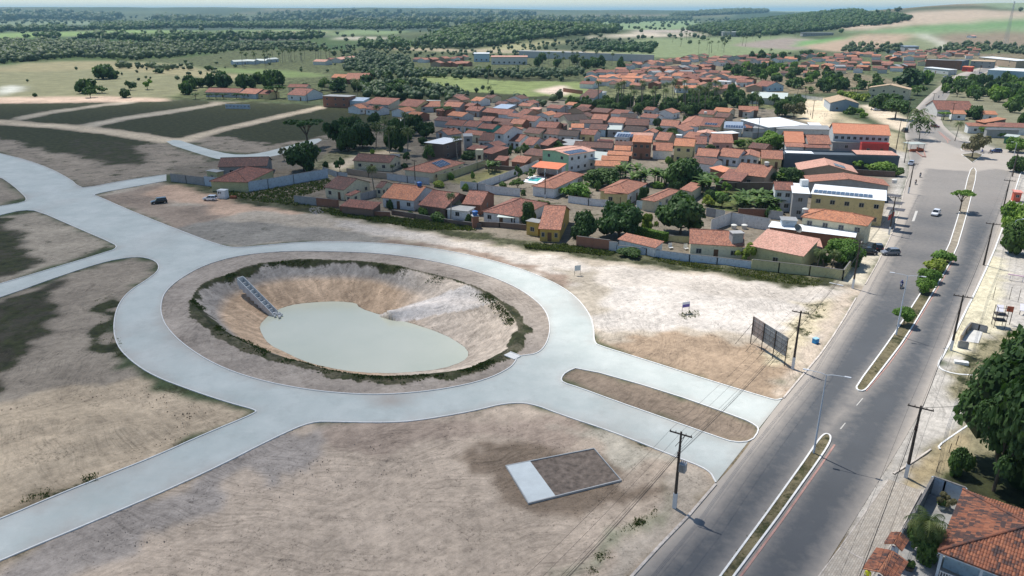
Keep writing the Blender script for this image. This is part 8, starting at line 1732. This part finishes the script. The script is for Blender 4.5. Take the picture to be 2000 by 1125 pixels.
bar = barrel_mat(); ptc = .36; sH = Db / 2; zt = hE + ptc * sH
def tiled_plane(O, U, V_, wl, sl, mask, name='roof_plane'):
    "barrel tile courses: overlapping half round rows stepping down the slope"
    b = MB(); Nn = U.cross(V_).normalized(); tw = .24; tl = .42; nu = int(wl / tw); nv = int(sl / tl) + 1
    for i in range(nu):
        for j in range(nv):
            u0 = i * tw; v0 = j * tl; um = u0 + tw / 2; vm = v0 + tl / 2
            if not mask(um, vm): continue
            pr = [(0, 0), (.06, .055), (.12, .075), (.18, .055), (.24, 0)]; A = []; B2 = []
            for x, z in pr: A.append(O + U * (u0 + x) + V_ * v0 + Nn * (z + .035)); B2.append(O + U * (u0 + x) + V_ * (v0 + tl + .03) + Nn * (z + .0))
            for k in range(4): b.poly([tuple(A[k]), tuple(A[k + 1]), tuple(B2[k + 1]), tuple(B2[k])], 0, [(um / 1.0, vm)] * 4)
            b.poly([tuple(a_) for a_ in A][::-1], 0, [(um, vm)] * 5)
    o = b.build(name, bar, t); o['kind'] = 'stuff'; return o
X, Y = Vector((1, 0, 0)), Vector((0, 1, 0)); vf = Vector((0, 1, ptc)).normalized(); vl = Vector((1, 0, ptc)).normalized(); slen = sH * math.sqrt(1 + ptc * ptc); cs = 1 / math.sqrt(1 + ptc * ptc)
rf = MB(); A_1, B_1 = (sH, sH, zt - .02), (Wb - sH, sH, zt - .02)
for pts in ([(0, 0, hE - .02), (Wb, 0, hE - .02), B_1, A_1], [(0, Db, hE - .02), (0, 0, hE - .02), A_1], [(Wb, Db, hE - .02), (0, Db, hE - .02), A_1, B_1], [(Wb, 0, hE - .02), (Wb, Db, hE - .02), B_1]): rf.slab(pts, .1)
rf.build('roof', bar, t)
tiled_plane(Vector((0, 0, hE)), X, vf, Wb, slen, lambda u, v: v * cs < u and v * cs < Wb - u and v * cs < sH)
tiled_plane(Vector((0, Db, hE)), -Y, vl, Db, slen, lambda u, v: v * cs < u and v * cs < Db - u)
tiled_plane(Vector((Wb, Db, hE)), -X, Vector((0, -1, ptc)).normalized(), Wb, slen, lambda u, v: v * cs < u and v * cs < Wb - u and v * cs < sH)
for p, q2 in (((0, 0, hE), A_1), ((0, Db, hE), A_1), (A_1, B_1)): MB().tube((p[0], p[1], p[2] + .1), (q2[0], q2[1], q2[2] + .1), .14, .14, 7).build('ridge_tile', bar, t)
MB().box(.5, 2.4, -.2, Wb - .4, Db - .4, hE - .06).build('wall', WM('lblue'), t); MB().box(.05, .02, hE - .25, Wb, .14, hE - .06).build('fascia', WM('paleblue'), t); MB().box(.02, .15, hE - .25, .12, Db, hE - .06).build('fascia', WM('paleblue'), t)
for x in (.35, 3.6, 7.0): MB().box(x - .12, .28, -.2, x + .12, .52, hE - .26).build('column', WM('paleblue'), t)
MB().box(.5, .3, .95, Wb, .42, 1.05).build('rail', WM('white'), t); bl = MB().box(0, 0, 0, .06, .05, .85).mesh('baluster', WM('white'))
for i in range(26): link('baluster', bl, t, (.55 + i * .22, .33, .10))
# gate roofs, pots
for p, rzz, sz, lab in (((495, 900), ROAD - .05, (.8, 1.1), 'smaller tiled gate canopy on the dark mouldy wall'), ((425, 1050), ROAD - .05, (1.4, 1.9), 'larger tiled gate canopy on the dark mouldy wall')):
    P = at(*px('E3', p), 2.6); g = empty('gate_canopy', (P.x, P.y, 0), rzz, lab, 'gate canopy'); a_, c_ = sz
    MB().slab([(-c_, -a_, 2.5), (c_, -a_, 2.5), (c_, 0, 2.95), (-c_, 0, 2.95)], .08).slab([(-c_, 0, 2.95), (c_, 0, 2.95), (c_, a_, 2.5), (-c_, a_, 2.5)], .08).build('roof', ROOF['orange'](), g)
    old = t; t = g; n_u = 2 * c_
    tiled_plane(Vector((-c_, -a_, 2.51)), X, Vector((0, a_, .45)).normalized(), n_u, math.hypot(a_, .45), lambda u, v: v < math.hypot(a_, .45) - .2); tiled_plane(Vector((c_, a_, 2.51)), -X, Vector((0, -a_, .45)).normalized(), n_u, math.hypot(a_, .45), lambda u, v: v < math.hypot(a_, .45) - .2); t = old
    for x in (-c_ + .2, c_ - .2): MB().box(x - .14, -.14, -.2, x + .14, .14, 2.46).build('pillar', WM('paleblue'), g)
for p, lab in (((775, 700), 'round white rimmed plant pot in the courtyard'), ((570, 1090), 'dark potted cactus near the bottom edge')):
    P = at(*px('E3', p)); g = empty('plant_pot', (P.x, P.y, .1), 0, lab, 'plant pot'); MB().tube((0, 0, 0), (0, 0, .4), .32, .45, 14).build('pot', WM('offwhite') if 'white' in lab else bark, g); cm2, L2 = crown('shrub', 2, 1, 'mid'); o = link('foliage', cm2, g, (0, 0, .35)); o.scale = (.45, .45, .8)
for i, p in enumerate(((845, 290), (765, 410), (890, 240))):
    P = at(*px('E3', (p[0] - 20, p[1] + 50))); g = empty('fence_post', (P.x, P.y, 0), 0, ('middle', 'nearest', 'last')[i] + ' rusty stake of the broken fence under the huge tree', 'post'); MB().tube((0, 0, -.1), (.1, 0, 1.3), .05, .045, 6).build('post_shaft', bark, g)
# flat hedge, laundry, hammock, lawn ornaments, old ruined wall
a = at(*px('E1', (440, 270))); b_e = at(*px('E1', (660, 318))); dxh = b_e - a; t = empty('hedge', tuple(a), math.atan2(dxh.y, dxh.x), 'bright clipped box hedge behind the tiled store room', 'hedge'); n = 2600; Lh = dxh.length
C = RNG.uniform((0, 0, .2), (Lh, 1.6, 2.3), (n, 3)); ax = RNG.integers(0, 3, n); C[ax == 0, 2] = 2.3; C[ax == 1, 1] = 0; C[ax == 2, 0] = np.where(RNG.random((ax == 2).sum()) > .5, 0, Lh); Nn = RNG.normal(size=(n, 3)) + np.stack([(ax == 2) * 0, (ax == 1) * -2., (ax == 0) * 2.], 1); Nn /= np.linalg.norm(Nn, axis=1)[:, None]
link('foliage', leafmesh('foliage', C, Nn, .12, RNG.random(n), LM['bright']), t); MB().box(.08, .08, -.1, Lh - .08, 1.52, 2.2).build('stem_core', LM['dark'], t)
for p, lab in (((700, 355), 'left white garden chair on the little lawn'), ((800, 360), 'right white garden chair on the little lawn')):
    P = at(*px('E1', p)); g = empty('garden_chair', tuple(P), .3, lab, 'chair'); MB().box(-.45, -.4, .4, .45, .4, .46).build('seat', WM('white'), g); MB().box(-.45, .36, .46, .45, .42, 1.3).build('backrest', WM('white'), g)
    for x in (-.4, .4):
        for y in (-.35, .35): MB().box(x - .04, y - .04, 0, x + .04, y + .04, .4).build('leg', WM('white'), g)
P = at(*px('D4', (365, 290))); t = empty('ruined_wall', tuple(P), -.12, 'pale crumbling wall standing alone in the dark plot', 'wall'); MB().box(0, 0, -.3, 14, .3, 2.4).build('wall_face', WM('paleblue'), t); 
for i in range(7): MB().box(i * 2.1 + .3, -.04, .9, i * 2.1 + 1.2, -.004, 1.7).build('recess', WM('grey'), t)
